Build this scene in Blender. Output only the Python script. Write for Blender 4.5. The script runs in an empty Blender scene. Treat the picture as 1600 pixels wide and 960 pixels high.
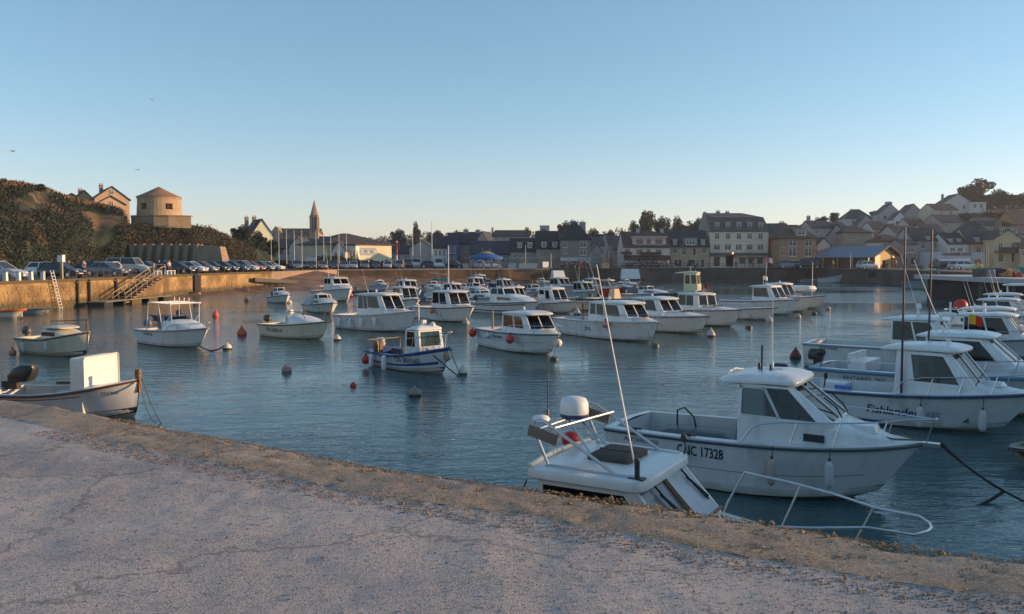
import bpy, math, random
from math import radians, sin, cos, tan, pi, sqrt, atan2, hypot
from mathutils import Vector, Matrix
random.seed(7)
sc = bpy.context.scene
col = sc.collection
# ------------------------------------------------------------------ camera, sky, sun
F = 1250.0; CAMZ = 4.2; HOR = 406.0
PIT = math.atan((480 - HOR) / F)
cam = bpy.data.cameras.new('camera'); cam_o = bpy.data.objects.new('camera', cam); col.objects.link(cam_o)
cam.sensor_width = 36; cam.lens = 36 * F / 1600; cam.clip_end = 6000; cam.clip_start = 0.05
cam_o.location = (0, 0, CAMZ); cam_o.rotation_euler = (pi / 2 - PIT, 0, 0)
sc.camera = cam_o
SUN_AZ, SUN_EL = radians(8), radians(8)          # azimuth from +X towards +Y
HZ_C, ZE_C = (1.36, 1.10, 1.08, 1), (1.04, 1.15, 1.13, 1)   # slightly rosy horizon haze
w = bpy.data.worlds.new('World'); sc.world = w; w.use_nodes = True
wn = w.node_tree; bg = wn.nodes['Background']
sky = wn.nodes.new('ShaderNodeTexSky'); sky.sky_type = 'NISHITA'; sky.sun_disc = False
sky.sun_elevation = SUN_EL; sky.sun_rotation = pi / 2 - SUN_AZ
sky.air_density = 0.8; sky.dust_density = 0.15; sky.ozone_density = 2.1; sky.altitude = 10
gm = wn.nodes.new('ShaderNodeGamma'); gm.inputs[1].default_value = .78; wn.links.new(sky.outputs[0], gm.inputs[0])
tcw = wn.nodes.new('ShaderNodeTexCoord'); sx = wn.nodes.new('ShaderNodeSeparateXYZ'); wn.links.new(tcw.outputs['Generated'], sx.inputs[0])
mrw = wn.nodes.new('ShaderNodeMapRange'); mrw.interpolation_type = 'SMOOTHSTEP'; mrw.inputs[1].default_value = -.02; mrw.inputs[2].default_value = .22; wn.links.new(sx.outputs[2], mrw.inputs[0])
tint = wn.nodes.new('ShaderNodeMix'); tint.data_type = 'RGBA'; wn.links.new(mrw.outputs[0], tint.inputs[0]); tint.inputs[6].default_value = HZ_C; tint.inputs[7].default_value = ZE_C
mw = wn.nodes.new('ShaderNodeMix'); mw.data_type = 'RGBA'; mw.blend_type = 'MULTIPLY'; mw.inputs[0].default_value = 1; wn.links.new(gm.outputs[0], mw.inputs[6]); wn.links.new(tint.outputs[2], mw.inputs[7])
wn.links.new(mw.outputs[2], bg.inputs[0]); bg.inputs[1].default_value = 0.15
sl = bpy.data.lights.new('sun', 'SUN'); sl.energy = 3.8; sl.angle = radians(0.55); sl.color = (1.0, 0.62, 0.32)
so = bpy.data.objects.new('sun', sl); col.objects.link(so)
so.rotation_euler = Vector((cos(SUN_AZ) * cos(SUN_EL), sin(SUN_AZ) * cos(SUN_EL), sin(SUN_EL))).to_track_quat('Z', 'Y').to_euler()
so.location = (60, 20, 40)
vs = sc.view_settings; vs.view_transform = 'Standard'; vs.look = 'None'; vs.exposure = 0.85; vs.gamma = 1
sc.cycles.use_denoising = True
sc.cycles.max_bounces = 6; sc.cycles.transparent_max_bounces = 12; sc.cycles.caustics_reflective = False

def at(px, py, z=0.0):
    u = (px - 800) / F; v = (480 - py) / F
    dy = cos(PIT) + v * sin(PIT); dz = -sin(PIT) + v * cos(PIT)
    t = (z - CAMZ) / dz
    return Vector((u * t, dy * t, z))
def atd(px, py, d):
    u = (px - 800) / F; v = (480 - py) / F
    dy = cos(PIT) + v * sin(PIT); dz = -sin(PIT) + v * cos(PIT)
    t = d / dy
    return Vector((u * t, d, CAMZ + dz * t))
def zat(py, d): return atd(800, py, d).z
def xat(px, d): return atd(px, 406, d).x
# ------------------------------------------------------------------ materials
def mk(name, c=(.5, .5, .5), rough=.6, var=.18, scale=3.0, bump=0.0, bscale=12.0, metal=0.0, objc=False,
       c2=None, fac2=(.45, .6), s2=.6, spec=.5, coat=0.0, stretch=None, det=4, tide=None):
    m = bpy.data.materials.new(name); m.use_nodes = True
    n = m.node_tree.nodes; l = m.node_tree.links; b = n['Principled BSDF']
    tc = n.new('ShaderNodeTexCoord'); vec = tc.outputs['Object']
    if stretch:
        mp = n.new('ShaderNodeMapping'); mp.inputs['Scale'].default_value = stretch
        l.new(vec, mp.inputs[0]); vec = mp.outputs[0]
    if objc:
        oi = n.new('ShaderNodeObjectInfo'); base = oi.outputs['Color']
    else:
        r = n.new('ShaderNodeRGB'); r.outputs[0].default_value = (*c, 1); base = r.outputs[0]
    if c2:
        nz = n.new('ShaderNodeTexNoise'); nz.inputs['Scale'].default_value = s2; nz.inputs['Detail'].default_value = 6
        l.new(vec, nz.inputs[0])
        rp = n.new('ShaderNodeMapRange'); rp.inputs[1].default_value = fac2[0]; rp.inputs[2].default_value = fac2[1]
        l.new(nz.outputs[0], rp.inputs[0])
        mx = n.new('ShaderNodeMix'); mx.data_type = 'RGBA'; l.new(rp.outputs[0], mx.inputs[0])
        l.new(base, mx.inputs[6]); mx.inputs[7].default_value = (*c2, 1); base = mx.outputs[2]
    if var > 0:
        nz = n.new('ShaderNodeTexNoise'); nz.inputs['Scale'].default_value = scale; nz.inputs['Detail'].default_value = det
        nz.inputs['Roughness'].default_value = .65
        l.new(vec, nz.inputs[0])
        rp = n.new('ShaderNodeMapRange'); rp.inputs[1].default_value = .25; rp.inputs[2].default_value = .75
        rp.inputs[3].default_value = 1 - var; rp.inputs[4].default_value = 1 + var * .6
        l.new(nz.outputs[0], rp.inputs[0])
        mx = n.new('ShaderNodeVectorMath'); mx.operation = 'SCALE'
        l.new(base, mx.inputs[0]); l.new(rp.outputs[0], mx.inputs['Scale']); base = mx.outputs[0]
    if tide:        # weed or scum line near the water: (height, softness, colour, strength)
        sp = n.new('ShaderNodeSeparateXYZ'); l.new(tc.outputs['Object'], sp.inputs[0]); tn = n.new('ShaderNodeTexNoise'); tn.inputs['Scale'].default_value = 2.5; tn.inputs['Detail'].default_value = 5; l.new(tc.outputs['Object'], tn.inputs[0])
        ma = n.new('ShaderNodeMath'); ma.operation = 'MULTIPLY_ADD'; l.new(tn.outputs[0], ma.inputs[0]); ma.inputs[1].default_value = -tide[1] * 2; l.new(sp.outputs[2], ma.inputs[2])
        rp = n.new('ShaderNodeMapRange'); l.new(ma.outputs[0], rp.inputs[0]); rp.inputs[1].default_value = tide[0] - tide[1] * 1.5; rp.inputs[2].default_value = tide[0] - tide[1] * .5; rp.inputs[3].default_value = tide[3]; rp.inputs[4].default_value = 0
        mx = n.new('ShaderNodeMix'); mx.data_type = 'RGBA'; l.new(rp.outputs[0], mx.inputs[0]); l.new(base, mx.inputs[6]); mx.inputs[7].default_value = (*tide[2], 1); base = mx.outputs[2]
    l.new(base, b.inputs['Base Color'])
    b.inputs['Roughness'].default_value = rough; b.inputs['Metallic'].default_value = metal
    b.inputs['Specular IOR Level'].default_value = spec
    if coat: b.inputs['Coat Weight'].default_value = coat; b.inputs['Coat Roughness'].default_value = .08
    if bump > 0:
        nz = n.new('ShaderNodeTexNoise'); nz.inputs['Scale'].default_value = bscale; nz.inputs['Detail'].default_value = 5
        l.new(vec, nz.inputs[0])
        bp = n.new('ShaderNodeBump'); bp.inputs['Strength'].default_value = bump; bp.inputs['Distance'].default_value = .05
        l.new(nz.outputs[0], bp.inputs['Height']); l.new(bp.outputs[0], b.inputs['Normal'])
    return m
MT = {}
MT['gel'] = mk('gelcoat', rough=.28, var=.10, scale=1.7, objc=True, spec=.5, c2=(.42, .40, .36), fac2=(.55, .86), s2=1.1, stretch=(2.2, 2.2, .6), tide=(.14, .10, (.26, .22, .13), .55))
MT['paint'] = mk('paint', rough=.4, var=.12, scale=3, objc=True)
MT['carpaint'] = mk('car_paint', rough=.3, var=.04, objc=True, coat=.6, metal=.1)
MT['wall'] = mk('render_wall', rough=.9, var=.16, scale=.5, bump=.25, bscale=3, objc=True)
MT['roof'] = mk('slate_roof', rough=.75, var=.3, scale=.9, bump=.5, bscale=4, objc=True, stretch=(1, 1, 3), spec=.35)
MT['cloth'] = mk('cloth', rough=.85, var=.14, scale=4, bump=.2, bscale=6, objc=True)
MT['rubber'] = mk('rubber', rough=.5, var=.12, objc=True)
MT['steel'] = mk('stainless_steel', (.62, .62, .62), rough=.28, var=.06, metal=1.0)
MT['dark'] = mk('dark_plastic', (.025, .026, .03), rough=.45, var=.1)
MT['black'] = mk('black_rubber_and_shade', (.015, .015, .016), rough=.7, var=.1)  # also stands in for shade under the jetty and in the wall slot
MT['white'] = mk('white_paint', (.72, .72, .70), rough=.45, var=.1, scale=2)
MT['rope'] = mk('rope', (.16, .15, .12), rough=.9, var=.3, scale=30)
MT['wood'] = mk('wood', (.22, .11, .05), rough=.6, var=.35, scale=3, stretch=(1, 8, 8))
MT['tan'] = mk('weathered_wood', (.36, .28, .18), rough=.8, var=.35, scale=2, stretch=(1, 8, 8))
MT['lens'] = mk('lamp_lens', (.75, .75, .72), rough=.12, var=0)
MT['redlens'] = mk('red_lens', (.45, .02, .02), rough=.2, var=0)
MT['tyre'] = mk('tyre', (.02, .02, .02), rough=.8, var=.1)
MT['skin'] = mk('skin', (.48, .29, .2), rough=.6, var=.08)
MT['farglass'] = mk('window_glass', (.035, .04, .05), rough=.12, var=.3, scale=.7, spec=.6)
MT['frame'] = mk('window_frame', (.68, .66, .60), rough=.6, var=.1)
MT['stone'] = mk('tan_masonry', (.42, .28, .125), rough=.9, var=.45, scale=.9, bump=.6, bscale=3.5, c2=(.20, .125, .055), fac2=(.40, .60), s2=.30, tide=(.75, .35, (.075, .06, .03), .85))
MT['tower'] = mk('tower_masonry', (.42, .30, .185), rough=.92, var=.3, scale=.8, bump=.5, bscale=3)
MT['conc'] = mk('brown_concrete', (.30, .215, .15), rough=.92, var=.3, scale=.7, bump=.5, bscale=4)
MT['tarmac'] = mk('tarmac', (.075, .072, .07), rough=.9, var=.25, scale=.5)
MT['trunk'] = mk('bark', (.09, .07, .05), rough=.9, var=.3)

def leafmat(name, c, t=.12, objc=False):
    m = mk(name, c, rough=.6, var=.55, scale=.55, objc=objc, det=2); nt = m.node_tree
    b = nt.nodes['Principled BSDF']; out = nt.nodes['Material Output']
    tr = nt.nodes.new('ShaderNodeBsdfTranslucent'); mx = nt.nodes.new('ShaderNodeMixShader'); mx.inputs[0].default_value = t
    src = b.inputs['Base Color'].links[0].from_socket
    nt.links.new(src, tr.inputs[0]); nt.links.new(b.outputs[0], mx.inputs[1]); nt.links.new(tr.outputs[0], mx.inputs[2])
    nt.links.new(mx.outputs[0], out.inputs[0]); return m
MT['leaf'] = leafmat('leaves', (.05, .075, .03), objc=True)

def glassmat():
    m = bpy.data.materials.new('cabin_glass'); m.use_nodes = True; n = m.node_tree.nodes; l = m.node_tree.links
    n.remove(n['Principled BSDF']); out = n['Material Output']
    tr = n.new('ShaderNodeBsdfTransparent'); oi = n.new('ShaderNodeObjectInfo'); l.new(oi.outputs['Color'], tr.inputs[0])
    gl = n.new('ShaderNodeBsdfGlossy'); gl.inputs['Roughness'].default_value = .04
    fr = n.new('ShaderNodeFresnel'); fr.inputs[0].default_value = 1.5
    ad = n.new('ShaderNodeMath'); ad.operation = 'ADD'; ad.inputs[1].default_value = .0; l.new(fr.outputs[0], ad.inputs[0])
    mx = n.new('ShaderNodeMixShader'); l.new(ad.outputs[0], mx.inputs[0]); l.new(tr.outputs[0], mx.inputs[1]); l.new(gl.outputs[0], mx.inputs[2])
    l.new(mx.outputs[0], out.inputs[0]); return m
MT['glass'] = glassmat()

# ------------------------------------------------------------------ mesh builder
class MB:
    def __init__(s): s.v = []; s.f = []; s.m = []
    def add(s, vs, fs, mi=0):
        o = len(s.v); s.v += [tuple(p) for p in vs]
        for f in fs: s.f.append([i + o for i in f]); s.m.append(mi)
    def box(s, c, d, rz=0, mi=0, tx=1.0, ty=1.0, rot=None):
        hx, hy, hz = d[0] / 2, d[1] / 2, d[2] / 2; ps = []
        for z, kx, ky in ((-hz, 1, 1), (hz, tx, ty)):
            for x, y in ((-hx, -hy), (hx, -hy), (hx, hy), (-hx, hy)):
                p = Vector((x * kx, y * ky, z))
                if rot: p = rot @ p
                elif rz: p = Vector((p.x * cos(rz) - p.y * sin(rz), p.x * sin(rz) + p.y * cos(rz), p.z))
                ps.append((c[0] + p.x, c[1] + p.y, c[2] + p.z))
        s.add(ps, [(3, 2, 1, 0), (4, 5, 6, 7), (0, 1, 5, 4), (1, 2, 6, 5), (2, 3, 7, 6), (3, 0, 4, 7)], mi)
    def hexa(s, p, mi=0):
        s.add(p, [(3, 2, 1, 0), (4, 5, 6, 7), (0, 1, 5, 4), (1, 2, 6, 5), (2, 3, 7, 6), (3, 0, 4, 7)], mi)
    def tube(s, pts, r, n=6, mi=0, r2=None, closed=False):
        pts = [Vector(p) for p in pts]; N = len(pts); o = len(s.v); up0 = Vector((0, 0, 1))
        for i, p in enumerate(pts):
            a = pts[(i - 1) % N] if (closed or i > 0) else p; b = pts[(i + 1) % N] if (closed or i < N - 1) else p
            t = (b - a).normalized(); u = t.cross(up0)
            if u.length < .05: u = t.cross(Vector((0, 1, 0)))
            u.normalize(); q = u.cross(t); rr = r if r2 is None else r + (r2 - r) * i / max(1, N - 1)
            for k in range(n):
                an = 2 * pi * k / n; s.v.append(tuple(p + u * cos(an) * rr + q * sin(an) * rr))
        for i in range(N if closed else N - 1):
            j = (i + 1) % N
            for k in range(n):
                k2 = (k + 1) % n; s.f.append([o + i * n + k, o + i * n + k2, o + j * n + k2, o + j * n + k]); s.m.append(mi)
        if not closed:
            s.f.append([o + k for k in range(n)][::-1]); s.m.append(mi)
            s.f.append([o + (N - 1) * n + k for k in range(n)]); s.m.append(mi)
    def lathe(s, c, prof, n=12, mi=0, axis='z'):
        o = len(s.v)
        for r, z in prof:
            for k in range(n):
                a = 2 * pi * k / n; p = (r * cos(a), r * sin(a), z)
                if axis == 'x': p = (z, r * cos(a), r * sin(a))
                if axis == 'y': p = (r * cos(a), z, r * sin(a))
                s.v.append((c[0] + p[0], c[1] + p[1], c[2] + p[2]))
        for i in range(len(prof) - 1):
            for k in range(n):
                k2 = (k + 1) % n; s.f.append([o + i * n + k, o + i * n + k2, o + (i + 1) * n + k2, o + (i + 1) * n + k]); s.m.append(mi)
        s.f.append([o + k for k in range(n)][::-1]); s.m.append(mi)
        s.f.append([o + (len(prof) - 1) * n + k for k in range(n)]); s.m.append(mi)
    def ball(s, c, r, n=12, mi=0):
        if not hasattr(r, '__len__'): r = (r, r, r)
        k = max(5, n // 2); prof = [(max(.02, sin(pi * i / k)), -cos(pi * i / k)) for i in range(k + 1)]
        o = len(s.v); s.lathe((0, 0, 0), prof, n, mi)
        for i in range(o, len(s.v)):
            p = s.v[i]; s.v[i] = (c[0] + p[0] * r[0], c[1] + p[1] * r[1], c[2] + p[2] * r[2])
    def prism(s, poly, z0, z1, mi=0):          # counter-clockwise plan polygon
        n = len(poly); s.add([(x, y, z0) for x, y in poly] + [(x, y, z1) for x, y in poly],
            [list(range(n))[::-1], list(range(n, 2 * n))] + [[i, (i + 1) % n, (i + 1) % n + n, i + n] for i in range(n)], mi)
    def loft(s, rings, mi=0, closed=True, cap=True):
        n = len(rings[0]); o = len(s.v)
        for r in rings: s.v += [tuple(p) for p in r]
        for i in range(len(rings) - 1):
            for k in range(n if closed else n - 1):
                k2 = (k + 1) % n; s.f.append([o + i * n + k, o + i * n + k2, o + (i + 1) * n + k2, o + (i + 1) * n + k]); s.m.append(mi)
        if cap and closed:
            s.f.append([o + k for k in range(n)][::-1]); s.m.append(mi)
            s.f.append([o + (len(rings) - 1) * n + k for k in range(n)]); s.m.append(mi)
    def panel(s, a, b, c, d, wins, t=.05, mi=0):
        # wall panel a,b (bottom), c,d (top) seen from outside, wins = (u0,u1,v0,v1); returns window corner quads
        a, b, c, d = [Vector(q) for q in (a, b, c, d)]
        P = lambda u, v: (a * (1 - u) + b * u) * (1 - v) + (d * (1 - u) + c * u) * v
        nrm = (b - a).cross(d - a).normalized()
        us = sorted(set([0, 1] + [q for w_ in wins for q in w_[:2]])); vs_ = sorted(set([0, 1] + [q for w_ in wins for q in w_[2:4]]))
        inside = lambda u, v: any(w_[0] < u < w_[1] and w_[2] < v < w_[3] for w_ in wins)
        for i in range(len(us) - 1):
            for j in range(len(vs_) - 1):
                if inside((us[i] + us[i + 1]) / 2, (vs_[j] + vs_[j + 1]) / 2): continue
                q = [P(us[i], vs_[j]), P(us[i + 1], vs_[j]), P(us[i + 1], vs_[j + 1]), P(us[i], vs_[j + 1])]
                s.add(q, [(0, 1, 2, 3)], mi); s.add([p - nrm * t for p in q], [(3, 2, 1, 0)], mi)
        res = []
        for w_ in wins:
            q = [P(w_[0], w_[2]), P(w_[1], w_[2]), P(w_[1], w_[3]), P(w_[0], w_[3])]
            qi = [p - nrm * t for p in q]
            for k in range(4):
                k2 = (k + 1) % 4; s.add([q[k], q[k2], qi[k2], qi[k]], [(3, 2, 1, 0)], mi)
            res.append((q, nrm))
        return res
    def mesh(s, name, mats, smooth=None):
        me = bpy.data.meshes.new(name); me.from_pydata(s.v, [], s.f)
        for m in mats: me.materials.append(m)
        if any(s.m): me.polygons.foreach_set('material_index', s.m)
        if smooth:
            me.polygons.foreach_set('use_smooth', [True] * len(s.f)); me.update()
            me.set_sharp_from_angle(angle=radians(smooth))
        me.update(); return me
    def build(s, name, mats, parent=None, smooth=None, color=None):
        if not isinstance(mats, (list, tuple)): mats = [mats]
        return link(name, s.mesh(name, mats, smooth), parent, color)
def link(name, me, parent=None, color=None, loc=None, rz=0):
    o = bpy.data.objects.new(name, me); col.objects.link(o)
    if parent: o.parent = parent
    if color: o.color = (*color[:3], 1)
    if loc is not None: o.location = loc
    if rz: o.rotation_euler = (0, 0, rz)
    return o
def thing(name, label, cat, loc=(0, 0, 0), rz=0, group=None):
    o = bpy.data.objects.new(name, None); col.objects.link(o); o.empty_display_size = .3
    o.location = loc; o.rotation_euler = (0, 0, rz); return tag(o, label, cat, group)
def tag(o, label, cat, group=None):
    o['label'] = label; o['category'] = cat
    if group: o['group'] = group
    return o
def struct(o): o['kind'] = 'structure'; return o
def stuff(o, label=None):
    o['kind'] = 'stuff'
    if label: o['label'] = label
    return o
KIDS = {}
def dup(root, loc, rz, label, color=None, paint=(), scale=None, group=None):
    r = root.copy(); col.objects.link(r); r.location = loc; r.rotation_euler = (0, 0, rz); r['label'] = label
    if group: r['group'] = group
    if scale: r.scale = scale if hasattr(scale, '__len__') else (scale,) * 3
    for ch in KIDS.setdefault(root.name, list(root.children)):
        c = ch.copy(); col.objects.link(c); c.parent = r
        if color and ch.name.split('.')[0] in paint: c.color = (*color, 1)
        for g in KIDS.setdefault(ch.name, list(ch.children)):
            e = g.copy(); col.objects.link(e); e.parent = c
    return r
def lerp(a, b, t): return a + (b - a) * t
def interp(tab, x):
    if x <= tab[0][0]: return tab[0][1]
    for (x0, y0), (x1, y1) in zip(tab, tab[1:]):
        if x <= x1: return y0 + (y1 - y0) * (x - x0) / (x1 - x0)
    return tab[-1][1]
from mathutils import noise as _n
def nz(x, y, z=0.0): return _n.noise(Vector((x, y, z)))
# ------------------------------------------------------------------ setting: water, ground, pier, quays, beach, cliff, hills
QZ = 2.5
def watermat():
    m = bpy.data.materials.new('harbour_water'); m.use_nodes = True; n = m.node_tree.nodes; l = m.node_tree.links; b = n['Principled BSDF']
    b.inputs['Base Color'].default_value = (.042, .098, .104, 1); b.inputs['Roughness'].default_value = .04; b.inputs['IOR'].default_value = 1.33
    tc = n.new('ShaderNodeTexCoord')
    def noi(sc_, stretch, rot, det):
        mp = n.new('ShaderNodeMapping'); mp.inputs['Scale'].default_value = stretch; mp.inputs['Rotation'].default_value = (0, 0, rot)
        l.new(tc.outputs['Object'], mp.inputs[0]); t = n.new('ShaderNodeTexNoise'); t.inputs['Scale'].default_value = sc_; t.inputs['Detail'].default_value = det
        t.inputs['Roughness'].default_value = .55; t.inputs['Distortion'].default_value = .4
        l.new(mp.outputs[0], t.inputs[0]); return t.outputs[0]
    a = noi(1.5, (.5, 1.3, 1), .3, 4); c = noi(5.5, (.6, 1.25, 1), .15, 3); big = noi(.055, (.6, 1.4, 1), .2, 4)
    r = n.new('ShaderNodeMapRange'); l.new(big, r.inputs[0]); r.inputs[1].default_value = .4; r.inputs[2].default_value = .62; r.inputs[3].default_value = .16; r.inputs[4].default_value = 1.0
    ad = n.new('ShaderNodeMath'); ad.operation = 'MULTIPLY_ADD'; l.new(c, ad.inputs[0]); ad.inputs[1].default_value = .32; l.new(a, ad.inputs[2])
    mu = n.new('ShaderNodeMath'); mu.operation = 'MULTIPLY'; l.new(ad.outputs[0], mu.inputs[0]); l.new(r.outputs[0], mu.inputs[1])
    bp = n.new('ShaderNodeBump'); bp.inputs['Strength'].default_value = 1; bp.inputs['Distance'].default_value = .075
    l.new(mu.outputs[0], bp.inputs['Height']); l.new(bp.outputs[0], b.inputs['Normal'])
    return m
m = MB(); m.add([(-60, -40, 0), (90, -40, 0), (90, 200, 0), (-60, 200, 0)], [(0, 1, 2, 3)])
struct(m.build('water', watermat()))

EDGE = [(-40.5, 31), (-20, 18.4), (-6.3, 9.84), (-3.8, 8.3), (-2.34, 7.3), (-.81, 6.36), (.14, 5.92), (1.57, 5.16), (2.58, 4.6), (2.87, 4.48), (8, 2.0), (25, -6), (52, -18)]
LEFTQ = [(-40.5, 31), (-40.5, 55), (-39, 68), (-38.4, 80), (-37.8, 94), (-36.5, 104), (-34.5, 115)]
FARQ1 = [(-31, 142), (7.3, 155)]
FARQ2 = [(7.3, 155), (61, 162)]
RIGHTQ = [(61, 162), (65, 142), (62, 112), (57, 93)]
JETTY = [(45.5, 79), (53, 76), (54, 60), (54, 0), (52, -18)]
# big ground sheet: ring round the harbour basin out to the horizon
ring = [(-52, 24), (-40.5, 31)] + LEFTQ[1:] + FARQ1 + FARQ2[1:] + RIGHTQ[1:] + [(53.1, 93), (53.1, 76), (54, 60), (54, 0), (52, -30), (20, -24), (0, -14), (-20, 2)]
m = MB(); n_ = len(ring); vs1 = [(x, y, QZ) for x, y in ring]
vs2 = []
for x, y in ring:
    d = Vector((x, y - 70)); d.normalize(); vs2.append((d.x * 2600, 70 + d.y * 2600, QZ))
m.add(vs1 + vs2, [[i, i + n_, (i + 1) % n_ + n_, (i + 1) % n_] for i in range(n_)])
struct(m.build('ground', MT['tarmac']))

# --- near pier ---------------------------------------------------
def aggr(name, c1, c2, dark, sp):
    m = bpy.data.materials.new(name); m.use_nodes = True; n = m.node_tree.nodes; l = m.node_tree.links; b = n['Principled BSDF']
    tc = n.new('ShaderNodeTexCoord'); v = n.new('ShaderNodeTexVoronoi'); v.inputs['Scale'].default_value = 120; l.new(tc.outputs['Object'], v.inputs[0])
    n1 = n.new('ShaderNodeTexNoise'); n1.inputs['Scale'].default_value = .8; n1.inputs['Detail'].default_value = 8; n1.inputs['Roughness'].default_value = .7; l.new(tc.outputs['Object'], n1.inputs[0])
    n2 = n.new('ShaderNodeTexNoise'); n2.inputs['Scale'].default_value = 26; n2.inputs['Detail'].default_value = 6; n2.inputs['Roughness'].default_value = .75; l.new(tc.outputs['Object'], n2.inputs[0])
    def mixc(f, a, b_, t='MIX'):
        x = n.new('ShaderNodeMix'); x.data_type = 'RGBA'; x.blend_type = t
        for i, s in ((0, f), (6, a), (7, b_)):
            if hasattr(s, 'node'): l.new(s, x.inputs[i])
            elif i: x.inputs[i].default_value = (*s, 1)
            else: x.inputs[0].default_value = s
        return x.outputs[2]
    def rng(s, a, b_, c=0, d=1):
        r = n.new('ShaderNodeMapRange'); l.new(s, r.inputs[0])
        for i, q in enumerate((a, b_, c, d)): r.inputs[i + 1].default_value = q
        return r.outputs[0]
    base = mixc(rng(n1.outputs[0], .40, .57), c1, c2)
    base = mixc(rng(n2.outputs[0], .50, .62), base, dark)
    sep = n.new('ShaderNodeSeparateColor'); l.new(v.outputs['Color'], sep.inputs[0])
    base = mixc(rng(sep.outputs[0], .0, 1., 0, .4), base, sp)
    base = mixc(rng(sep.outputs[1], .75, .82, 0, .42), base, (.035, .035, .045))
    base = mixc(rng(sep.outputs[2], .95, .97, 0, .8), base, (.62, .56, .46))
    ck = n.new('ShaderNodeTexVoronoi'); ck.feature = 'DISTANCE_TO_EDGE'; ck.inputs['Scale'].default_value = .42
    wv = n.new('ShaderNodeVectorMath'); wv.operation = 'MULTIPLY_ADD'; nw = n.new('ShaderNodeTexNoise'); nw.inputs['Scale'].default_value = 2.2; nw.inputs['Detail'].default_value = 5; l.new(tc.outputs['Object'], nw.inputs[0]); l.new(nw.outputs['Color'], wv.inputs[0]); wv.inputs[1].default_value = (.9, .9, .9); l.new(tc.outputs['Object'], wv.inputs[2]); l.new(wv.outputs[0], ck.inputs[0])
    base = mixc(rng(ck.outputs[0], .002, .012, .5, 0), base, (.10, .09, .085))
    st = n.new('ShaderNodeTexNoise'); st.inputs['Scale'].default_value = .45; st.inputs['Detail'].default_value = 7; st.inputs['Roughness'].default_value = .62; mp = n.new('ShaderNodeMapping'); mp.inputs['Location'].default_value = (7, 3, 0); mp.inputs['Rotation'].default_value = (0, 0, .5); mp.inputs['Scale'].default_value = (.7, 2.2, 1); l.new(tc.outputs['Object'], mp.inputs[0]); l.new(mp.outputs[0], st.inputs[0])
    base = mixc(rng(st.outputs[0], .50, .70, 0, .6), base, (.24, .22, .225)); base = mixc(rng(st.outputs[0], .46, .30, 0, .35), base, (.62, .56, .52))
    l.new(base, b.inputs['Base Color']); b.inputs['Roughness'].default_value = .95; b.inputs['Specular IOR Level'].default_value = .25
    hh = n.new('ShaderNodeMath'); hh.operation = 'MULTIPLY_ADD'; l.new(v.outputs['Distance'], hh.inputs[0]); hh.inputs[1].default_value = -.35; l.new(n2.outputs[0], hh.inputs[2])
    bp = n.new('ShaderNodeBump'); bp.inputs['Strength'].default_value = .7; bp.inputs['Distance'].default_value = .009
    l.new(hh.outputs[0], bp.inputs['Height']); l.new(bp.outputs[0], b.inputs['Normal'])
    return m
MT['agg'] = aggr('exposed_aggregate', (.53, .465, .425), (.42, .38, .365), (.34, .31, .30), (.50, .42, .37))
MT['agg2'] = aggr('crumbling_edge_concrete', (.41, .32, .235), (.32, .25, .185), (.19, .155, .125), (.44, .31, .20))
cum = [0]
for a, b in zip(EDGE, EDGE[1:]): cum.append(cum[-1] + hypot(b[0] - a[0], b[1] - a[1]))
def edge(s):
    return Vector((interp(list(zip(cum, [e[0] for e in EDGE])), s), interp(list(zip(cum, [e[1] for e in EDGE])), s), 0))
def edgen(s):
    t = edge(min(s + 1.5, cum[-1])) - edge(max(s - 1.5, 0)); t.normalize(); return Vector((t.y, -t.x, 0))   # towards the land
S0 = cum[2] - 1.0; S1 = cum[9] + 1.2
sv = [0, 8, 16, 22, 26] ; s = 28.5
sv = [q for q in sv if q < S0 - 1]; s = S0
while s < S1: sv.append(s); s += .05 if s > cum[3] else .09
sv += [S1 + .6, S1 + 2, S1 + 5, S1 + 10, S1 + 18, S1 + 28, cum[-1]]
SEAM = .68
def pz(p, q):
    z = QZ + .020 * nz(p.x * .7, p.y * .7) + .009 * nz(p.x * 3, p.y * 3, 5) + .006 * nz(p.x * 9, p.y * 9, 9) + .003 * nz(p.x * 25, p.y * 25, 2)
    return z
def strip(qs, kind):
    m = MB(); N = len(qs)
    for s in sv:
        e = edge(s); nn = edgen(s)
        seam = SEAM + .08 * nz(s * .8, 3) + .04 * nz(s * 3, 7) + .015 * nz(s * 11, 4)
        wob = .06 * nz(s * 1.1, 0) + .045 * nz(s * 5, 1) + .02 * nz(s * 17, 2) + (.14 * max(0, nz(s * 1.9, 8)) if s > cum[7] - .6 else .03)
        for q in qs:
            if kind == 'edge': d = wob + (seam - wob) * max(0, q); 
            else: d = seam + q
            p = e + nn * d; z = pz(p, d)
            if kind == 'edge':
                if q > 1: d = seam; p = e + nn * (d - .01); z = QZ - .2
                else:
                    z += .012 * nz(p.x * 7, p.y * 7, 3) + .007 * nz(p.x * 18, p.y * 18, 4) - .045 * max(0, 1 - q / .22) ** 2 + .006
                    if q >= .98: z += -.004
                if q < 0: p = e + nn * (wob + .02 * nz(s * 9, q * 3)); z = QZ - .05 + q
            else:
                z += .004 if q < .01 else 0
            m.v.append((p.x, p.y, z))
    for i in range(len(sv) - 1):
        for k in range(N - 1): m.f.append([i * N + k, i * N + k + 1, (i + 1) * N + k + 1, (i + 1) * N + k]); m.m.append(0)
    m.f = [f[::-1] for f in m.f]
    return m
qe = [-3.5, -1.2, -.5, -.15, -.04, 0, .03, .07, .12, .18, .25, .33, .42, .5, .58, .66, .74, .82, .9, .98, 1]
qd = [0, .02, .05]
q = .05
while q < 4.6: q += .045 + q * .008; qd.append(q)
qd += [5.5, 7, 10, 14, 20, 30]
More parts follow.
